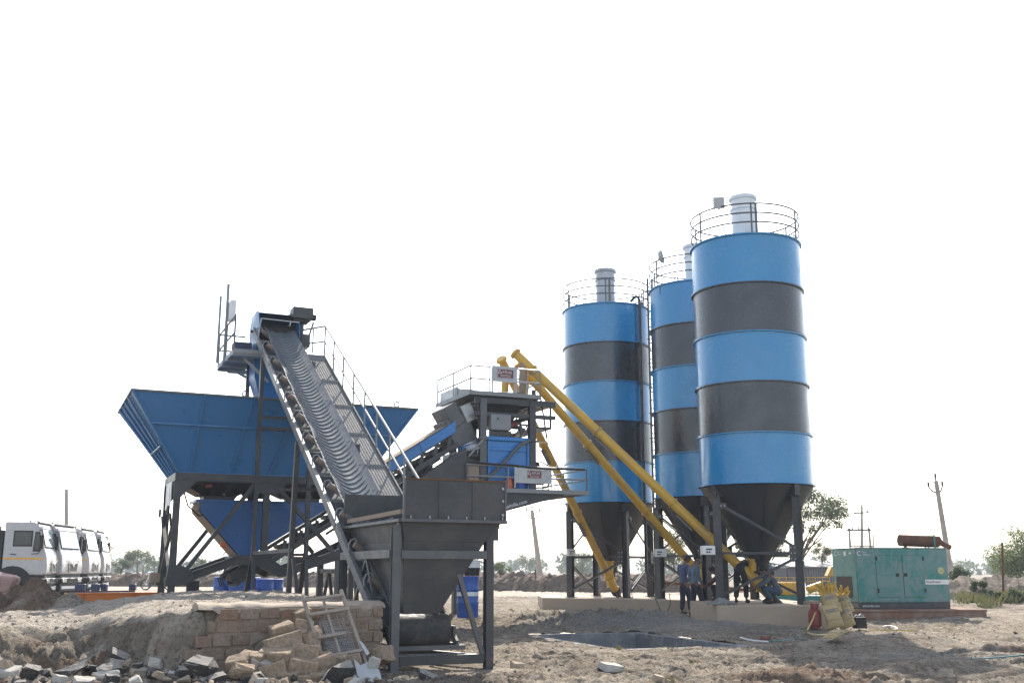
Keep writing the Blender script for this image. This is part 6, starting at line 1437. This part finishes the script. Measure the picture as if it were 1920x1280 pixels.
def wires():
    m = MB()
    for y0, y1 in ((948, 944), (956, 952), (963, 960)):
        a = P(1440, y0, 70); b = P(1600, y1 + 14, 97); m.path([a, a.lerp(b, .5) - Vector((0, 0, .5)), b], .014, 4)
    tag(mk('power_wires', m, M['steel_light']), 'thin sagging power wires in front of the big tree', 'wires')
wires()
def shed():
    a = P(1478, 1083, 72); b = P(1572, 1083, 76); t = thing('shed', 'low grey corrugated shed left of the generator', 'shed', a); d = (b - a); d.z = 0; L_ = d.length; d.normalize(); n = Vector((-d.y, d.x, 0)); a.z = .2
    z = Vector((0, 0, 1)); m = MB(); k = 40
    for i in range(k): p0 = a + d * L_ * i / k; m.beam(p0 + d * L_ / k / 2 + n * (.03 if i % 2 else 0), p0 + d * L_ / k / 2 + n * (.03 if i % 2 else 0) + z * 1.55, L_ / k, .03, n)
    m.prism([a + n * .1, a + d * L_ + n * .1, a + d * L_ + n * 3, a + n * 3], z * 1.5); mk('wall', m, paint('shed_sheet', (.10, .10, .115), .6, (.2, .18, .16), .5, .8), t)
    m = MB(); m.prism([a - d * .3 - n * .4 + z * 1.56, a + d * (L_ + .3) - n * .4 + z * 1.56, a + d * (L_ + .3) + n * 3.2 + z * 2.2, a - d * .3 + n * 3.2 + z * 2.2], z * .05); mk('roof', m, paint('shed_roof', (.22, .22, .22), .6, (.2, .18, .16), .5, .8), t)
shed()
def low_brick_wall():
    a = P(1851, 1092, 57); b = P(1886, 1092, 57); a.z = b.z = .2; d = (b - a).normalized(); L_ = (b - a).length; m = MB(); r_ = random.Random(6)
    for r in range(10):
        x = -.1 * (r % 2)
        while x < L_: m.box(a + d * (x + .12) + Vector((0, r_.uniform(-.01, .01), r * .1 + .05)), (.225, .12, .088), Matrix.Rotation(math.atan2(d.y, d.x), 3, 'Z')); x += .24
    tag(mk('brick_wall', m, island('far_red_brick', [(.26, .12, .08), (.22, .11, .075)], .9, .3)), 'low red brick wall showing above the right earth bank', 'wall')
low_brick_wall()
def slab_cable(px, lb):
    m = MB(); q = P(px, 1113, 37.3 if px < 1200 else 35.0); m.path([q + Vector((0, .1, .02)), q + Vector((.02, -.35, -.1)), q + Vector((.2, -.42, -.55)), q + Vector((.35, -.40, -.62)), q + Vector((.5, -.4, -.3)), q + Vector((.5, -.2, .02))], .014, 6); tag(mk('cable', m, M['black']), lb, 'cable')
slab_cable(1156, 'black cable loop hanging down the rear slab face below the left silo')
slab_cable(1224, 'black cable loop hanging down the rear slab face below the middle silo')
def compressor():
    b = P(1505, 1120, 44); b.z = .25; t = thing('towed_machine', 'yellow railed machine on a teal frame between the right silo and the generator', 'machine', b); FR[0] = Matrix.Translation(b)
    m = MB(); m.bx(-1.2, 1.15, -.05, 1.1, 0.0, .28); mk('frame', m, M['green'], t)
    m = MB()
    for z in (.35, .55, .85, 1.0): m.path([(-1.2, -.02, z), (1.12, -.02, z), (1.12, 1.0, z)], .022, 6)
    for i in range(9): x = -1.2 + i * .29; m.tube((x, -.02, .28), (x, -.02, 1.02), .018, 6)
    mk('guard_rail', m, M['yellow'], t)
    m = MB(); m.bx(-.9, .2, .25, .8, .29, .8); m.tube((.3, .3, .5), (.9, .3, .7), .16, 12); mk('engine', m, M['yellow'], t, bevel=.02)
    m = MB(); m.lathe([(.20, -.1), (.36, -.12), (.38, 0), (.36, .12), (.2, .1)], 24, (1.52, -.1, .55), Matrix.Rotation(R(90), 3, 'X'), closed=True); m.lathe([(0, -.04), (.2, -.06), (.2, .06), (0, .04)], 16, (1.52, -.1, .55), Matrix.Rotation(R(90), 3, 'X')); mk('wheel', m, M['black'], t)
    m = MB(); m.prism([(1.02, -.1, 1.05), (1.22, -.1, 1.44), (1.85, -.1, 1.48), (1.85, -.1, 1.0)], (0, .5, 0)); mk('hood', m, M['yellow'], t, bevel=.03)
    FR[0] = ID
compressor()

# ================================================================== BRICK WALL AND RUBBLE
FR[0] = PLANT
def brick_wall():
    rs = random.Random(21); m = MB(); rows = 6; hh = .185; z0 = -.12; xr = 3.02
    left = [.10, .12, .20, .34, .52, .62]
    for r in range(rows):
        x = xr; z = z0 + r * hh; first = True
        while x > left[r] - .05:
            L_ = rs.uniform(.21, .34) if not (first and r % 2) else .17; first = False
            x0 = max(x - L_, left[r] - .1); c = Vector(((x + x0) / 2, -11.37 + rs.uniform(-.018, .018), z + hh / 2 + rs.uniform(-.006, .006)))
            if x - x0 > .06 and not (1.0 < c.x < 1.55 and r > 2 and rs.random() < .5):
                a = len(m.v); m.box(c, (x - x0 - .016 - rs.uniform(0, .012), .17, hh - .018 - rs.uniform(0, .014)), Matrix.Rotation(rs.uniform(-.025, .025), 3, 'Y') @ Matrix.Rotation(rs.uniform(-.04, .04), 3, 'Z'))
                for k in range(a, a + 8): m.v[k] += Vector((rs.uniform(-1, 1), rs.uniform(-1, 1), rs.uniform(-1, 1))) * .010
            x = x0
    for r in range(rows):                                   # the return at the hopper end
        y = -11.26; z = z0 + r * hh
        while y < -8.6:
            L_ = rs.uniform(.22, .34); m.box((2.96, y + L_ / 2, z + hh / 2), (.16, L_ - .02, hh - .02)); y += L_
    t = thing('brick_wall', 'dusty rough brick wall holding the end of the dirt ramp beside the hopper', 'wall', pw(1.6, -11.37, 0), ANG)
    mk('brickwork', m, M['brickm'], t, bevel=.012, smooth=50)
    m = MB()                                                # mortar behind the brick faces
    m.prism([(left[0], -11.435, z0), (xr - .03, -11.435, z0), (xr - .03, -11.435, z0 + rows * hh - .005), (left[5], -11.435, z0 + rows * hh - .005)], (0, .19, 0)); mk('mortar', m, M['mortar'], t)
    n = 70; m = MB(); v = []
    for i in range(n + 1):
        x = .28 + (xr + .03 - .28) * i / n; w = vn(x * 3, 1.7); w2 = vn(x * 7, 5.1); zt = z0 + rows * hh
        dr = .03 + .06 * max(0, w2 + .1)
        v += [(x, -11.452 - .006 * w2, zt - dr), (x, -11.450 - .010 * w, zt - .03 + .012 * w2), (x, -11.39, zt + .018 + .02 * w + .012 * w2), (x, -11.15, zt + .05 + .03 * w), (x, -10.8, zt + .02), (x, -10.8, zt - .1), (x, -11.44, zt - dr + .01)]
    m.v = [Vector(p) for p in v]; k = 7
    for i in range(n):
        for j in range(k): m.f.append([i * k + j, i * k + (j + 1) % k, (i + 1) * k + (j + 1) % k, (i + 1) * k + j]); m.m.append(0)
    m.f += [list(range(k)), [n * k + j for j in range(k)]]; m.m += [0, 0]
    mk('coping', m, M['coping'], t, smooth=60)
def vn(x, y): return float(vnoise(np.array([x]), np.array([y]), 77)[0]) * 2
M['mortar'] = paint('mud_mortar', (0.23, 0.18, 0.14), .95, (0.33, 0.28, 0.23), .7, 6, bump=.6)
M['coping'] = paint('cement_coping', (0.34, 0.29, 0.235), .95, (0.23, 0.18, 0.135), .8, 5, bump=.9, streak=False)
brick_wall()
FR[0] = ID
def heap(px, py, off=0.0):
    yl = -11.60 - (py - 1148) / 127 * 1.05 + off; return PLANT @ H(px, py, 1, yl)
BL = [  # px, py, width px, aspect, label
 (529, 1208, 52, 'largest loose grey topped brick block at the upper left of the heap by the wall'),
 (516, 1234, 50, 'broad dusty block tucked under the largest block of the heap'),
 (564, 1252, 46, 'square dusty block at the front middle of the heap'),
 (571, 1204, 38, 'brown block with a pale top just right of the largest block'),
 (570, 1226, 42, 'long block lying between the largest block and the wooden frame'),
 (556, 1190, 28, 'small wedge shaped block above the brown block with pale top'),
 (567, 1172, 28, 'dark brown tilted block high on the heap against the frame'),
 (565, 1149, 26, 'pale streaked block at the very top of the heap'),
 (582, 1189, 28, 'reddish block behind the left rail of the wooden frame'),
 (599, 1243, 40, 'block leaning behind the left foot of the wooden frame'),
 (510, 1258, 40, 'flat grey block at the lower left of the heap'),
 (539, 1268, 30, 'upright narrow block at the bottom of the heap'),
 (566, 1274, 28, 'small block at the bottom edge below the square dusty block'),
 (598, 1271, 36, 'low block in front of the left foot of the wooden frame'),
 (711, 1226, 36, 'brown block leaning against the wall end beside the hopper leg'),
 (487, 1243, 34, 'grey lump of masonry at the left end of the heap'),
 (526, 1179, 34, 'crumbled grey mortar lump on the wall face above the largest block'),
 (470, 1236, 36, 'flat block at the foot of the wall near its left end'),
 (445, 1243, 34, 'low brown block half buried at the left foot of the wall'),
 (628, 1240, 34, 'yellowish block behind the lower bar of the wooden frame'),
 (655, 1240, 32, 'brown block under the lower bar of the wooden frame, near its right foot'),
]
rs = random.Random(41)
for k, (px, py, w, lb) in enumerate(BL):
    c = heap(px, py, .03); s = w * c.y / FPX * 1.2; grey = 'grey' in lb
    chunk('loose_block', lb, 'brick', c + Vector((0, .10, -.02)), (s, s * .75, s * rs.uniform(.55, .72)), (rs.uniform(-.35, .45), rs.uniform(-.4, .4), rs.uniform(-.6, .6)), M['pale_slab'] if grey and k % 2 else M['block'], 100 + k, 'loose blocks heaped against the brick wall', .10, .02, 1)
def rock_hull(name, label, cat, c, size, rot, mat, seed, group):
    rs = random.Random(seed); bm = bmesh.new()
    for _ in range(22):
        p = Vector([math.copysign(abs(rs.uniform(-1, 1)) ** .42, rs.uniform(-1, 1)) * .5 for _ in range(3)]); p = Vector((p.x * size[0], p.y * size[1], p.z * size[2])); bm.verts.new(p)
    r = bmesh.ops.convex_hull(bm, input=bm.verts[:]); bmesh.ops.delete(bm, geom=[g for g in bm.verts if not g.link_faces], context='VERTS')
    bmesh.ops.subdivide_edges(bm, edges=bm.edges[:], cuts=2, use_grid_fill=True)
    for v in bm.verts: v.co += Vector((rs.uniform(-1, 1), rs.uniform(-1, 1), rs.uniform(-1, 1))) * .035 * min(size) 
    bm.transform(Matrix.Rotation(rot[2], 4, 'Z') @ Matrix.Rotation(rot[1], 4, 'Y') @ Matrix.Rotation(rot[0], 4, 'X'))
    me = bpy.data.meshes.new(name); bm.to_mesh(me); bm.free(); me.materials.append(mat); o = bpy.data.objects.new(name, me); COL.objects.link(o); o.location = c
    tag(o, label, cat, group); return o
CH = [  # px, py, w px, h/w, d/w, rot, mat, label
 (13, 1262, 44, .30, .8, (.3, .1, .2), 'pale_slab', 'pale flat concrete slab at the bottom left corner'),
 (135, 1268, 62, .26, .5, (.5, -.35, .3), 'asphalt', 'dark plank shaped asphalt piece with brown edge at the bottom left'),
 (174, 1262, 30, .7, .6, (.3, .3, .8), 'asphalt', 'small black upright asphalt piece between two larger ones'),
 (232, 1243, 66, .22, .4, (.3, .42, .1), 'asphalt', 'long dark asphalt plank sloping down to the right'),
 (205, 1262, 46, .5, .6, (.4, -.2, .5), 'asphalt', 'chunky dusty asphalt lump below the long sloping plank'),
 (198, 1279, 50, .5, .5, (.7, .0, .1), 'pale_slab', 'smooth grey concrete piece at the bottom edge'),
 (380, 1252, 60, .5, .6, (.45, .15, -.2), 'asphalt', 'big black and white broken asphalt slab left of the block heap'),
 (344, 1264, 30, .6, .7, (.2, .3, .4), 'asphalt', 'dusty asphalt piece just left of the big black and white slab'),
 (157, 1279, 40, .3, .7, (.3, .1, .5), 'pale_slab', 'thin pale slab lying at the bottom edge in front of the dark plank'),
 (407, 1272, 36, .5, .7, (.3, -.3, .3), 'asphalt', 'pale edged asphalt piece right below the big slab'),
 (452, 1258, 46, .55, .6, (.35, .2, .2), 'block', 'dusty tan block between the big slab and the block heap'),
 (476, 1271, 44, .45, .6, (.2, -.2, -.4), 'asphalt', 'dark rough asphalt block at the bottom, left of the heap'),
 (635, 1262, 62, .6, .7, (.3, .1, .3), 'asphalt', 'charred black and white lump under the wooden frame'),
 (268, 1268, 16, .8, .8, (.3, .1, .3), 'pale_slab', 'small rounded pale stone right of the chunky asphalt lump'),
 (296, 1271, 18, .8, .8, (.1, .4, .9), 'stone_w', 'small tan stone in the middle of the bottom row of rubble'),
 (322, 1266, 13, .8, .8, (.5, .1, .1), 'pale_slab', 'tiny pale stone left of the dusty asphalt piece'),
 (310, 1278, 22, .4, .8, (.1, .2, .3), 'stone_w', 'flat tan stone at the bottom edge left of the big slab'),
 (60, 1272, 34, .6, .7, (.2, .2, .1), 'asphalt', 'dark lump right of the pale corner slab'),
 (700, 1246, 22, 1.2, .8, (.2, .3, .3), 'pale_slab', 'upright rounded white stone beside the hopper leg'),
 (803, 1272, 40, .35, .7, (.3, .4, .3), 'asphalt', 'dark tilted stone at the bottom edge in front of the hopper'),
 (970, 1252, 30, .45, .7, (.3, .2, .3), 'stone_w', 'flat dusty stone on the dirt right of the hopper base'),
 (1145, 1258, 44, .3, .7, (.2, .1, .5), 'pale_slab', 'flat grey stone half sunk in the dirt before the pit'),
 (1234, 1276, 18, .7, .8, (.2, .2, .3), 'stone_w', 'round tan stone at the bottom edge below the pit'),
]
M['stone_w'] = paint('tan_stone', (0.34, 0.27, 0.20), .9, (0.45, 0.40, 0.34), .5, 8, bump=.5, streak=False)
for k, (px, py, w, ah, ad, rot, mt, lb) in enumerate(CH):
    q = hit(px, min(py, 1283)) if not 372 < px < 725 else heap(px, py, -.12) - Vector((0, 0, .03)); s = w * q.y / FPX; z = q.z
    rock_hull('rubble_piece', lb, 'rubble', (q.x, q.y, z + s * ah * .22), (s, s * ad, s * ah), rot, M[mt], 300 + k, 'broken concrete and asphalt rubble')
rq = random.Random(77)
for k in range(46):
    px = rq.uniform(5, 725); py = rq.uniform(1246, 1288); w = rq.uniform(11, 30); ah = rq.uniform(.4, .8); ad = rq.uniform(.6, .9)
    q = hit(px, min(py, 1286)) if px < 372 else heap(px, py, -.18 - rq.uniform(0, .2)) - Vector((0, 0, .04)); s = w * q.y / FPX; q.z = min(q.z, gh(q.x, q.y) + .04) if px > 372 else q.z
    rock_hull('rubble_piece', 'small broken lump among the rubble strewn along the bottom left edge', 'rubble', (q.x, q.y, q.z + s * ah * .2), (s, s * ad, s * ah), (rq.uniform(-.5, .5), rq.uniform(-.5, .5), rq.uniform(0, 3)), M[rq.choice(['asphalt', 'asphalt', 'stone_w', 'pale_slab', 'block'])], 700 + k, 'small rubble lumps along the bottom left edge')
def flat_sheet(lb, pts, seed):
    m = MB(); P3 = [heap(px, py, .0) + Vector((0, -.02 * i, .02)) for i, (px, py) in enumerate(pts)]; c = sum(P3, Vector()) / len(P3)
    nrm = (P3[1] - P3[0]).cross(P3[2] - P3[0]).normalized(); P3 = [p - nrm * (p - c).dot(nrm) for p in P3]; m.prism(P3, nrm * .02)
    tag(mk('broken_sheet', m, M['sheet'], bevel=.004), lb, 'sheet', None)
M['sheet'] = paint('pale_sheet', (0.40, 0.42, 0.42), .7, (0.32, 0.31, 0.29), .4, 6, streak=False)
flat_sheet('pale pointed sheet of broken board under the right foot of the wooden frame', [(663, 1240), (676, 1252), (690, 1245), (712, 1262), (720, 1290), (690, 1292), (672, 1262)], 1)
flat_sheet('pale strip of broken board at the bottom edge left of the pointed sheet', [(640, 1276), (682, 1262), (690, 1284), (640, 1290)], 2)
flat_sheet('narrow pale board leaning on the wall behind the frame', [(672, 1202), (680, 1206), (694, 1226), (688, 1228)], 3)
def wooden_frame():
    H1 = lambda px, py, y: PLANT @ H(px, py, 1, y)
    tl = H1(567, 1116, -11.50); trr = H1(639, 1106, -11.50); bl = H1(613, 1262, -12.35); br = H1(688, 1248, -12.30)
    t = thing('wooden_frame', 'weathered wooden frame with torn wire mesh leaning on the brick wall', 'frame', (bl + br) / 2)
    up = (tl - bl).cross(br - bl).normalized()
    for a, b in ((bl, tl), (br, trr)): m = MB(); m.beam(a, b, .05, .05, up); mk('rail', m, M['wood'], t, bevel=.006)
    for f, g in ((.18, 1), (.42, .72), (.72, 1), (.91, 1)):
        a = bl.lerp(tl, f) - up * .045; b = br.lerp(trr, f) - up * .045; m = MB(); m.beam(a, a.lerp(b, g), .045, .03, up); mk('crossbar', m, M['wood'], t, bevel=.005)
    m = MB(); m.beam(bl.lerp(br, .45).lerp(tl.lerp(trr, .5), .2), bl.lerp(br, .5).lerp(tl.lerp(trr, .48), .93), .035, .02, up); mk('centre_strip', m, M['wood'], t)
    m = MB(); n = 22; r_ = random.Random(2)
    for i in range(n + 1):
        f = .2 + .55 * i / n
        if r_.random() < .8: a = bl.lerp(tl, f).lerp(br.lerp(trr, f), r_.uniform(.1, .3)); b = bl.lerp(tl, f).lerp(br.lerp(trr, f), r_.uniform(.6, .95)); m.beam(a, b + up * r_.uniform(-.02, .02), .004, .004, up)
    for i in range(16):
        g = .2 + .7 * i / 16; a = bl.lerp(br, g).lerp(tl.lerp(trr, g), .22); b = bl.lerp(br, g).lerp(tl.lerp(trr, g), r_.uniform(.45, .75)); m.beam(a, b, .004, .004, up)
    mk('wire_mesh', m, M['galv'], t)
wooden_frame()

# ================================================================== PEOPLE
SKIN = plain('skin', (0.16, 0.085, 0.055), .6)
HAIR = plain('black_hair', (0.012, 0.010, 0.010), .7)
EYE = plain('eye_white', (.6, .58, .55), .4)
def skinned(name, chains, parent, mat, fr, root=0, sub=2, extra=None):
    """grow one continuous surface over a skeleton; chains: list of lists of (key, pos, radius)"""
    keys = {}; vs = []; rad = []; ed = []
    for ch in chains:
        prev = None
        for k, p, r in ch:
            if k not in keys: keys[k] = len(vs); vs.append(tuple(p)); rad.append(r)
            if prev is not None: ed.append((keys[prev], keys[k]))
            prev = k
    me = bpy.data.meshes.new(name); me.from_pydata(vs, ed, [])
    ob = bpy.data.objects.new(name, me); COL.objects.link(ob)
    md = ob.modifiers.new('skin', 'SKIN')
    if not me.skin_vertices: me.attributes
    sv = me.skin_vertices[0].data
    for i, r in enumerate(rad):
        sv[i].radius = r if isinstance(r, tuple) else (r, r); sv[i].use_root = (i == root)
    md.use_smooth_shade = True; md.branch_smoothing = .6
    sb = ob.modifiers.new('sub', 'SUBSURF'); sb.levels = sub; sb.render_levels = sub
    dg = bpy.context.evaluated_depsgraph_get(); dg.update()
    nm = bpy.data.meshes.new_from_object(ob.evaluated_get(dg)); bpy.data.objects.remove(ob); bpy.data.meshes.remove(me)
    nm.name = name; nm.materials.clear(); nm.materials.append(mat)
    for p in nm.polygons: p.use_smooth = True
    o = bpy.data.objects.new(name, nm); COL.objects.link(o); o.parent = parent; o_mw[o.name] = o_mw[parent.name]
    return o
PS = 1.06
def person(label, base, face, shirt, pants, J, shoes=None, long_sleeve=True, group=None, barefoot=False, hair=True):
    """J: joint positions in metres, x right, y forward, z up"""
    base = Vector(base); t = thing('person', label, 'person', base, face, group); V_ = lambda k: Vector(J[k]) * PS if k != 'face' else Vector(J[k]); t_fr = o_mw[t.name]
    ch = [[('pel', V_('pel'), (.13, .10)), ('sp', V_('sp'), (.12, .09)), ('chest', V_('chest'), (.15, .10)), ('neck', V_('neck'), .052), ('jaw', V_('jaw'), (.062, .07)), ('head', V_('head'), (.078, .092)), ('top', V_('top'), .055)]]
    hd = (V_('top') - V_('neck')).normalized(); fw = V_('face'); fw = (fw - hd * fw.dot(hd)).normalized(); rt = fw.cross(hd)
    ch.append([('head', 0, 0), ('nose', V_('jaw').lerp(V_('head'), .55) + fw * .105, .013)])
    for s in (-1, 1): ch.append([('head', 0, 0), ('ear%d' % s, V_('jaw').lerp(V_('head'), .6) + rt * s * .092, .016)])
    for s in ('l', 'r'):
        sg = -1 if s == 'l' else 1
        sh, el, wr, hp, kn, an, toe = [V_(s + k) for k in ('sh', 'el', 'wr', 'hip', 'kn', 'an', 'toe')]
        ch.append([('chest', 0, 0), (s + 'sh', sh, .062), (s + 'el', el, .042), (s + 'wr', wr, .028)])
        d = (wr - el).normalized(); side = d.cross(Vector((0, 0, 1)) if abs(d.z) < .8 else Vector((0, 1, 0))).normalized(); nrm = side.cross(d)
        pm = wr + d * .07; ch.append([(s + 'wr', 0, 0), (s + 'palm', pm, (.032, .018))])
        for i, ln in enumerate((.068, .078, .072, .055)):
            o = side * (-.028 + .0185 * i); k1 = pm + d * .035 + o; k2 = k1 + d * ln * .5 + nrm * .012; k3 = k2 + d * ln * .45 + nrm * .026
            ch.append([(s + 'palm', 0, 0), ('%sf%da' % (s, i), k1, .009), ('%sf%db' % (s, i), k2, .008), ('%sf%dc' % (s, i), k3, .007)])
        q = wr + d * .035 - side * .035; ch.append([(s + 'wr', 0, 0), (s + 'th1', q, .012), (s + 'th2', q + d * .035 - side * .018 + nrm * .01, .009)])
        ch.append([('pel', 0, 0), (s + 'hip', hp, .088), (s + 'kn', kn, .056), (s + 'an', an, .038), (s + 'toe', toe, .032)])
    seen = {}
    for c in ch:
        for i, (k, p, r) in enumerate(c):
            if k in seen: c[i] = (k,) + seen[k]
            else: seen[k] = (p, r)
    b = skinned('body', ch, t, SKIN, t_fr)
    g = .016
    sh = [[('pel', V_('pel') - (V_('sp') - V_('pel')) * .5, (.155, .125)), ('sp', V_('sp'), (.14, .11)), ('chest', V_('chest'), (.185, .13)), ('nk', V_('chest').lerp(V_('neck'), .75), .07)]]
    for s in ('l', 'r'):
        w = V_(s + 'wr') if long_sleeve else V_(s + 'el')
        sh.append([('chest', V_('chest'), (.185, .13)), (s + 'sh', V_(s + 'sh'), .088), (s + 'el', V_(s + 'el'), .06), (s + 'wr', V_(s + 'el').lerp(w, .92 if long_sleeve else 1.0) if long_sleeve else V_(s + 'el') + (V_(s + 'el') - V_(s + 'sh')) * .02, .045 if long_sleeve else .058)])
    skinned('shirt', sh, b, shirt, t_fr)
    pt = [[('sp', V_('pel').lerp(V_('sp'), .35), (.135, .105)), ('pel', V_('pel'), (.15, .12))]]
    for s in ('l', 'r'): pt.append([('pel', V_('pel'), (.15, .12)), (s + 'hip', V_(s + 'hip'), .122), (s + 'kn', V_(s + 'kn'), .088), (s + 'an', V_(s + 'an') + (V_(s + 'kn') - V_(s + 'an')) * .1, .074)])
    skinned('trousers', pt, b, pants, t_fr, root=1)
    if hair:
        m = MB(); FR[0] = t_fr; c = V_('head') + hd * .035 - fw * .014
        rot = Matrix((rt, fw, hd)).transposed(); m.ball(c, (.094, .108, .088), 16, 10, rot=rot); m.ball(c - fw * .05 - hd * .06, (.072, .05, .07), 12, 8, rot=rot); mk('hair', m, HAIR, b, smooth=80)
        m = MB()
        for s in (-1, 1): m.ball(V_('jaw').lerp(V_('head'), .75) + fw * .088 + rt * s * .032, .012, 8, 6)
        mk('eyes', m, EYE, b, smooth=80); FR[0] = ID
    if not barefoot:
        for s in ('l', 'r'):
            m = MB(); FR[0] = t_fr; a = V_(s + 'an'); q = V_(s + 'toe'); d = (q - a); d.z = 0; d.normalize(); rot = Matrix((Vector((d.y, -d.x, 0)), d, Vector((0, 0, 1)))).transposed()
            m.ball(a.lerp(q, .55) + Vector((0, 0, -.012 - max(0, 0))), (.05, .145, .055), 14, 8, rot=rot); mk('shoe', m, shoes or M['black'], b, smooth=80)
        FR[0] = ID
    return t
def stand(sx=0, **kw):
    J = dict(pel=(0, 0, .93), sp=(0, -.01, 1.10), chest=(0, 0, 1.32), neck=(0, .02, 1.49), jaw=(0, .05, 1.555), head=(0, .06, 1.63), top=(0, .06, 1.69), face=(0, 1, -.2),
             lsh=(-.19, 0, 1.41), lel=(-.24, -.03, 1.13), lwr=(-.24, .06, .89), rsh=(.19, 0, 1.41), rel=(.24, -.03, 1.13), rwr=(.24, .06, .89),
             lhip=(-.095, 0, .87), lkn=(-.10, .02, .49), lan=(-.11, -.02, .09), ltoe=(-.13, .13, .04), rhip=(.095, 0, .87), rkn=(.10, .02, .49), ran=(.11, -.02, .09), rtoe=(.13, .13, .04))
    J.update(kw); return J
cl = lambda n, c: plain(n, c, .85)
BLUE1, BLUE2, DEN1, DEN2 = cl('blue_shirt', (.06, .09, .17)), cl('pale_blue_shirt', (.11, .16, .22)), cl('dark_jeans', (.022, .028, .045)), cl('navy_jeans', (.020, .022, .042))
p = P(1284, 1145, 33.9)
person('man in a dark blue shirt and dark trousers, head bowed, standing left of his companion', (p.x, p.y, gh(p.x, p.y)), R(-62), BLUE1, DEN1,
       stand(neck=(0, .05, 1.48), jaw=(0, .13, 1.52), head=(0, .16, 1.585), top=(0, .185, 1.64), face=(0, .8, -.6), chest=(0, .02, 1.31), rel=(.23, .03, 1.13), rwr=(.14, .22, 1.02), lel=(-.23, .03, 1.13), lwr=(-.10, .24, 1.02), ran=(.12, .12, .09), rtoe=(.13, .27, .04), rkn=(.11, .10, .49)))
p = P(1305, 1149, 33.3)
person('man in a pale blue checked shirt and navy jeans standing beside the slab corner', (p.x, p.y, gh(p.x, p.y)), R(-72), BLUE2, DEN2,
       stand(neck=(0, .03, 1.49), jaw=(0, .08, 1.545), head=(0, .10, 1.615), top=(0, .11, 1.675), face=(.3, .9, -.35), rel=(.25, -.02, 1.12), rwr=(.23, .10, .88), lel=(-.24, -.05, 1.12), lwr=(-.22, .02, .87), ran=(.14, .16, .09), rtoe=(.16, .31, .04), rkn=(.12, .13, .49), lan=(-.10, -.12, .09), ltoe=(-.11, .03, .04), lkn=(-.10, .0, .49)))
def bend(k=1.0):       # folded at the hips, reaching down
    return stand(pel=(0, -.12, .86), sp=(0, .02, 1.00), chest=(0, .25, 1.06), neck=(0, .42, 1.06), jaw=(0, .50, 1.03), head=(0, .56, 1.04), top=(0, .62, 1.05), face=(0, .3, -1),
                 lsh=(-.18, .32, 1.05), lel=(-.22, .38, .78), lwr=(-.12, .50, .58), rsh=(.18, .32, 1.05), rel=(.22, .38, .78), rwr=(.12, .50, .58),
                 lhip=(-.10, -.10, .82), lkn=(-.12, .02, .47), lan=(-.14, -.06, .09), ltoe=(-.16, .09, .04), rhip=(.10, -.10, .82), rkn=(.12, .02, .47), ran=(.14, -.06, .09), rtoe=(.16, .09, .04))
SQ = stand(pel=(0, -.12, .30), sp=(0, -.06, .46), chest=(0, .08, .64), neck=(0, .17, .76), jaw=(0, .23, .80), head=(0, .26, .86), top=(0, .28, .92), face=(0, 1, -.5),
           lsh=(-.18, .10, .70), lel=(-.24, .28, .52), lwr=(-.12, .46, .42), rsh=(.18, .10, .70), rel=(.24, .28, .52), rwr=(.12, .46, .42),
           lhip=(-.10, -.10, .28), lkn=(-.17, .30, .42), lan=(-.14, .08, .09), ltoe=(-.17, .24, .04), rhip=(.10, -.10, .28), rkn=(.17, .30, .42), ran=(.14, .08, .09), rtoe=(.17, .24, .04))
zs = .62
p = P(1355, 1123, 32.7); person('man in maroon squatting behind the left leg of the right silo', (p.x, p.y, zs), R(80), cl('maroon_shirt', (.07, .022, .026)), cl('black_trousers', (.014, .014, .016)), SQ)
p = P(1391, 1127, 30.9); person('man in dark clothes bending forward under the right silo, seen from behind', (p.x, p.y, zs), R(-25), cl('dark_shirt', (.020, .022, .034)), cl('black_jeans', (.014, .015, .02)), bend())
p = P(1442, 1128, 31.9); person('man in a pale shirt and dark trousers leaning over behind the silo outlet', (p.x, p.y, zs), R(75), cl('pale_shirt', (.30, .33, .40)), cl('dark_trousers', (.02, .022, .03)), bend())
p = P(1453, 1131, 30.3); person('man in a grey shirt and blue jeans squatting at the foot of the yellow screw', (p.x, p.y, zs), R(85), cl('grey_shirt', (.10, .115, .14)), cl('blue_jeans', (.035, .065, .10)), SQ)

# ================================================================== HAZE
def haze():
    m = MB(); m.bx(-1700, 1700, -120, 1700, -3.2, 16.0); o = mk('haze', m, None, smooth=0) if False else None
    me = bpy.data.meshes.new('haze'); me.from_pydata([tuple(v) for v in m.v], [], m.f); mt = bpy.data.materials.new('thin_haze'); mt.use_nodes = True; nt = mt.node_tree
    for n in list(nt.nodes):
        if n.type == 'BSDF_PRINCIPLED': nt.nodes.remove(n)
    pv = nt.nodes.new('ShaderNodeVolumePrincipled'); pv.inputs['Density'].default_value = HAZE_D; pv.inputs['Color'].default_value = (.86, .92, 1, 1); pv.inputs['Anisotropy'].default_value = -.1
    nt.links.new(pv.outputs[0], nt.nodes['Material Output'].inputs['Volume']); me.materials.append(mt)
    ob = bpy.data.objects.new('haze', me); COL.objects.link(ob); struct(ob, 'stuff', 'pale dusty haze over the whole site')
HAZE_D = 0.0007
if HAZE_D: haze()
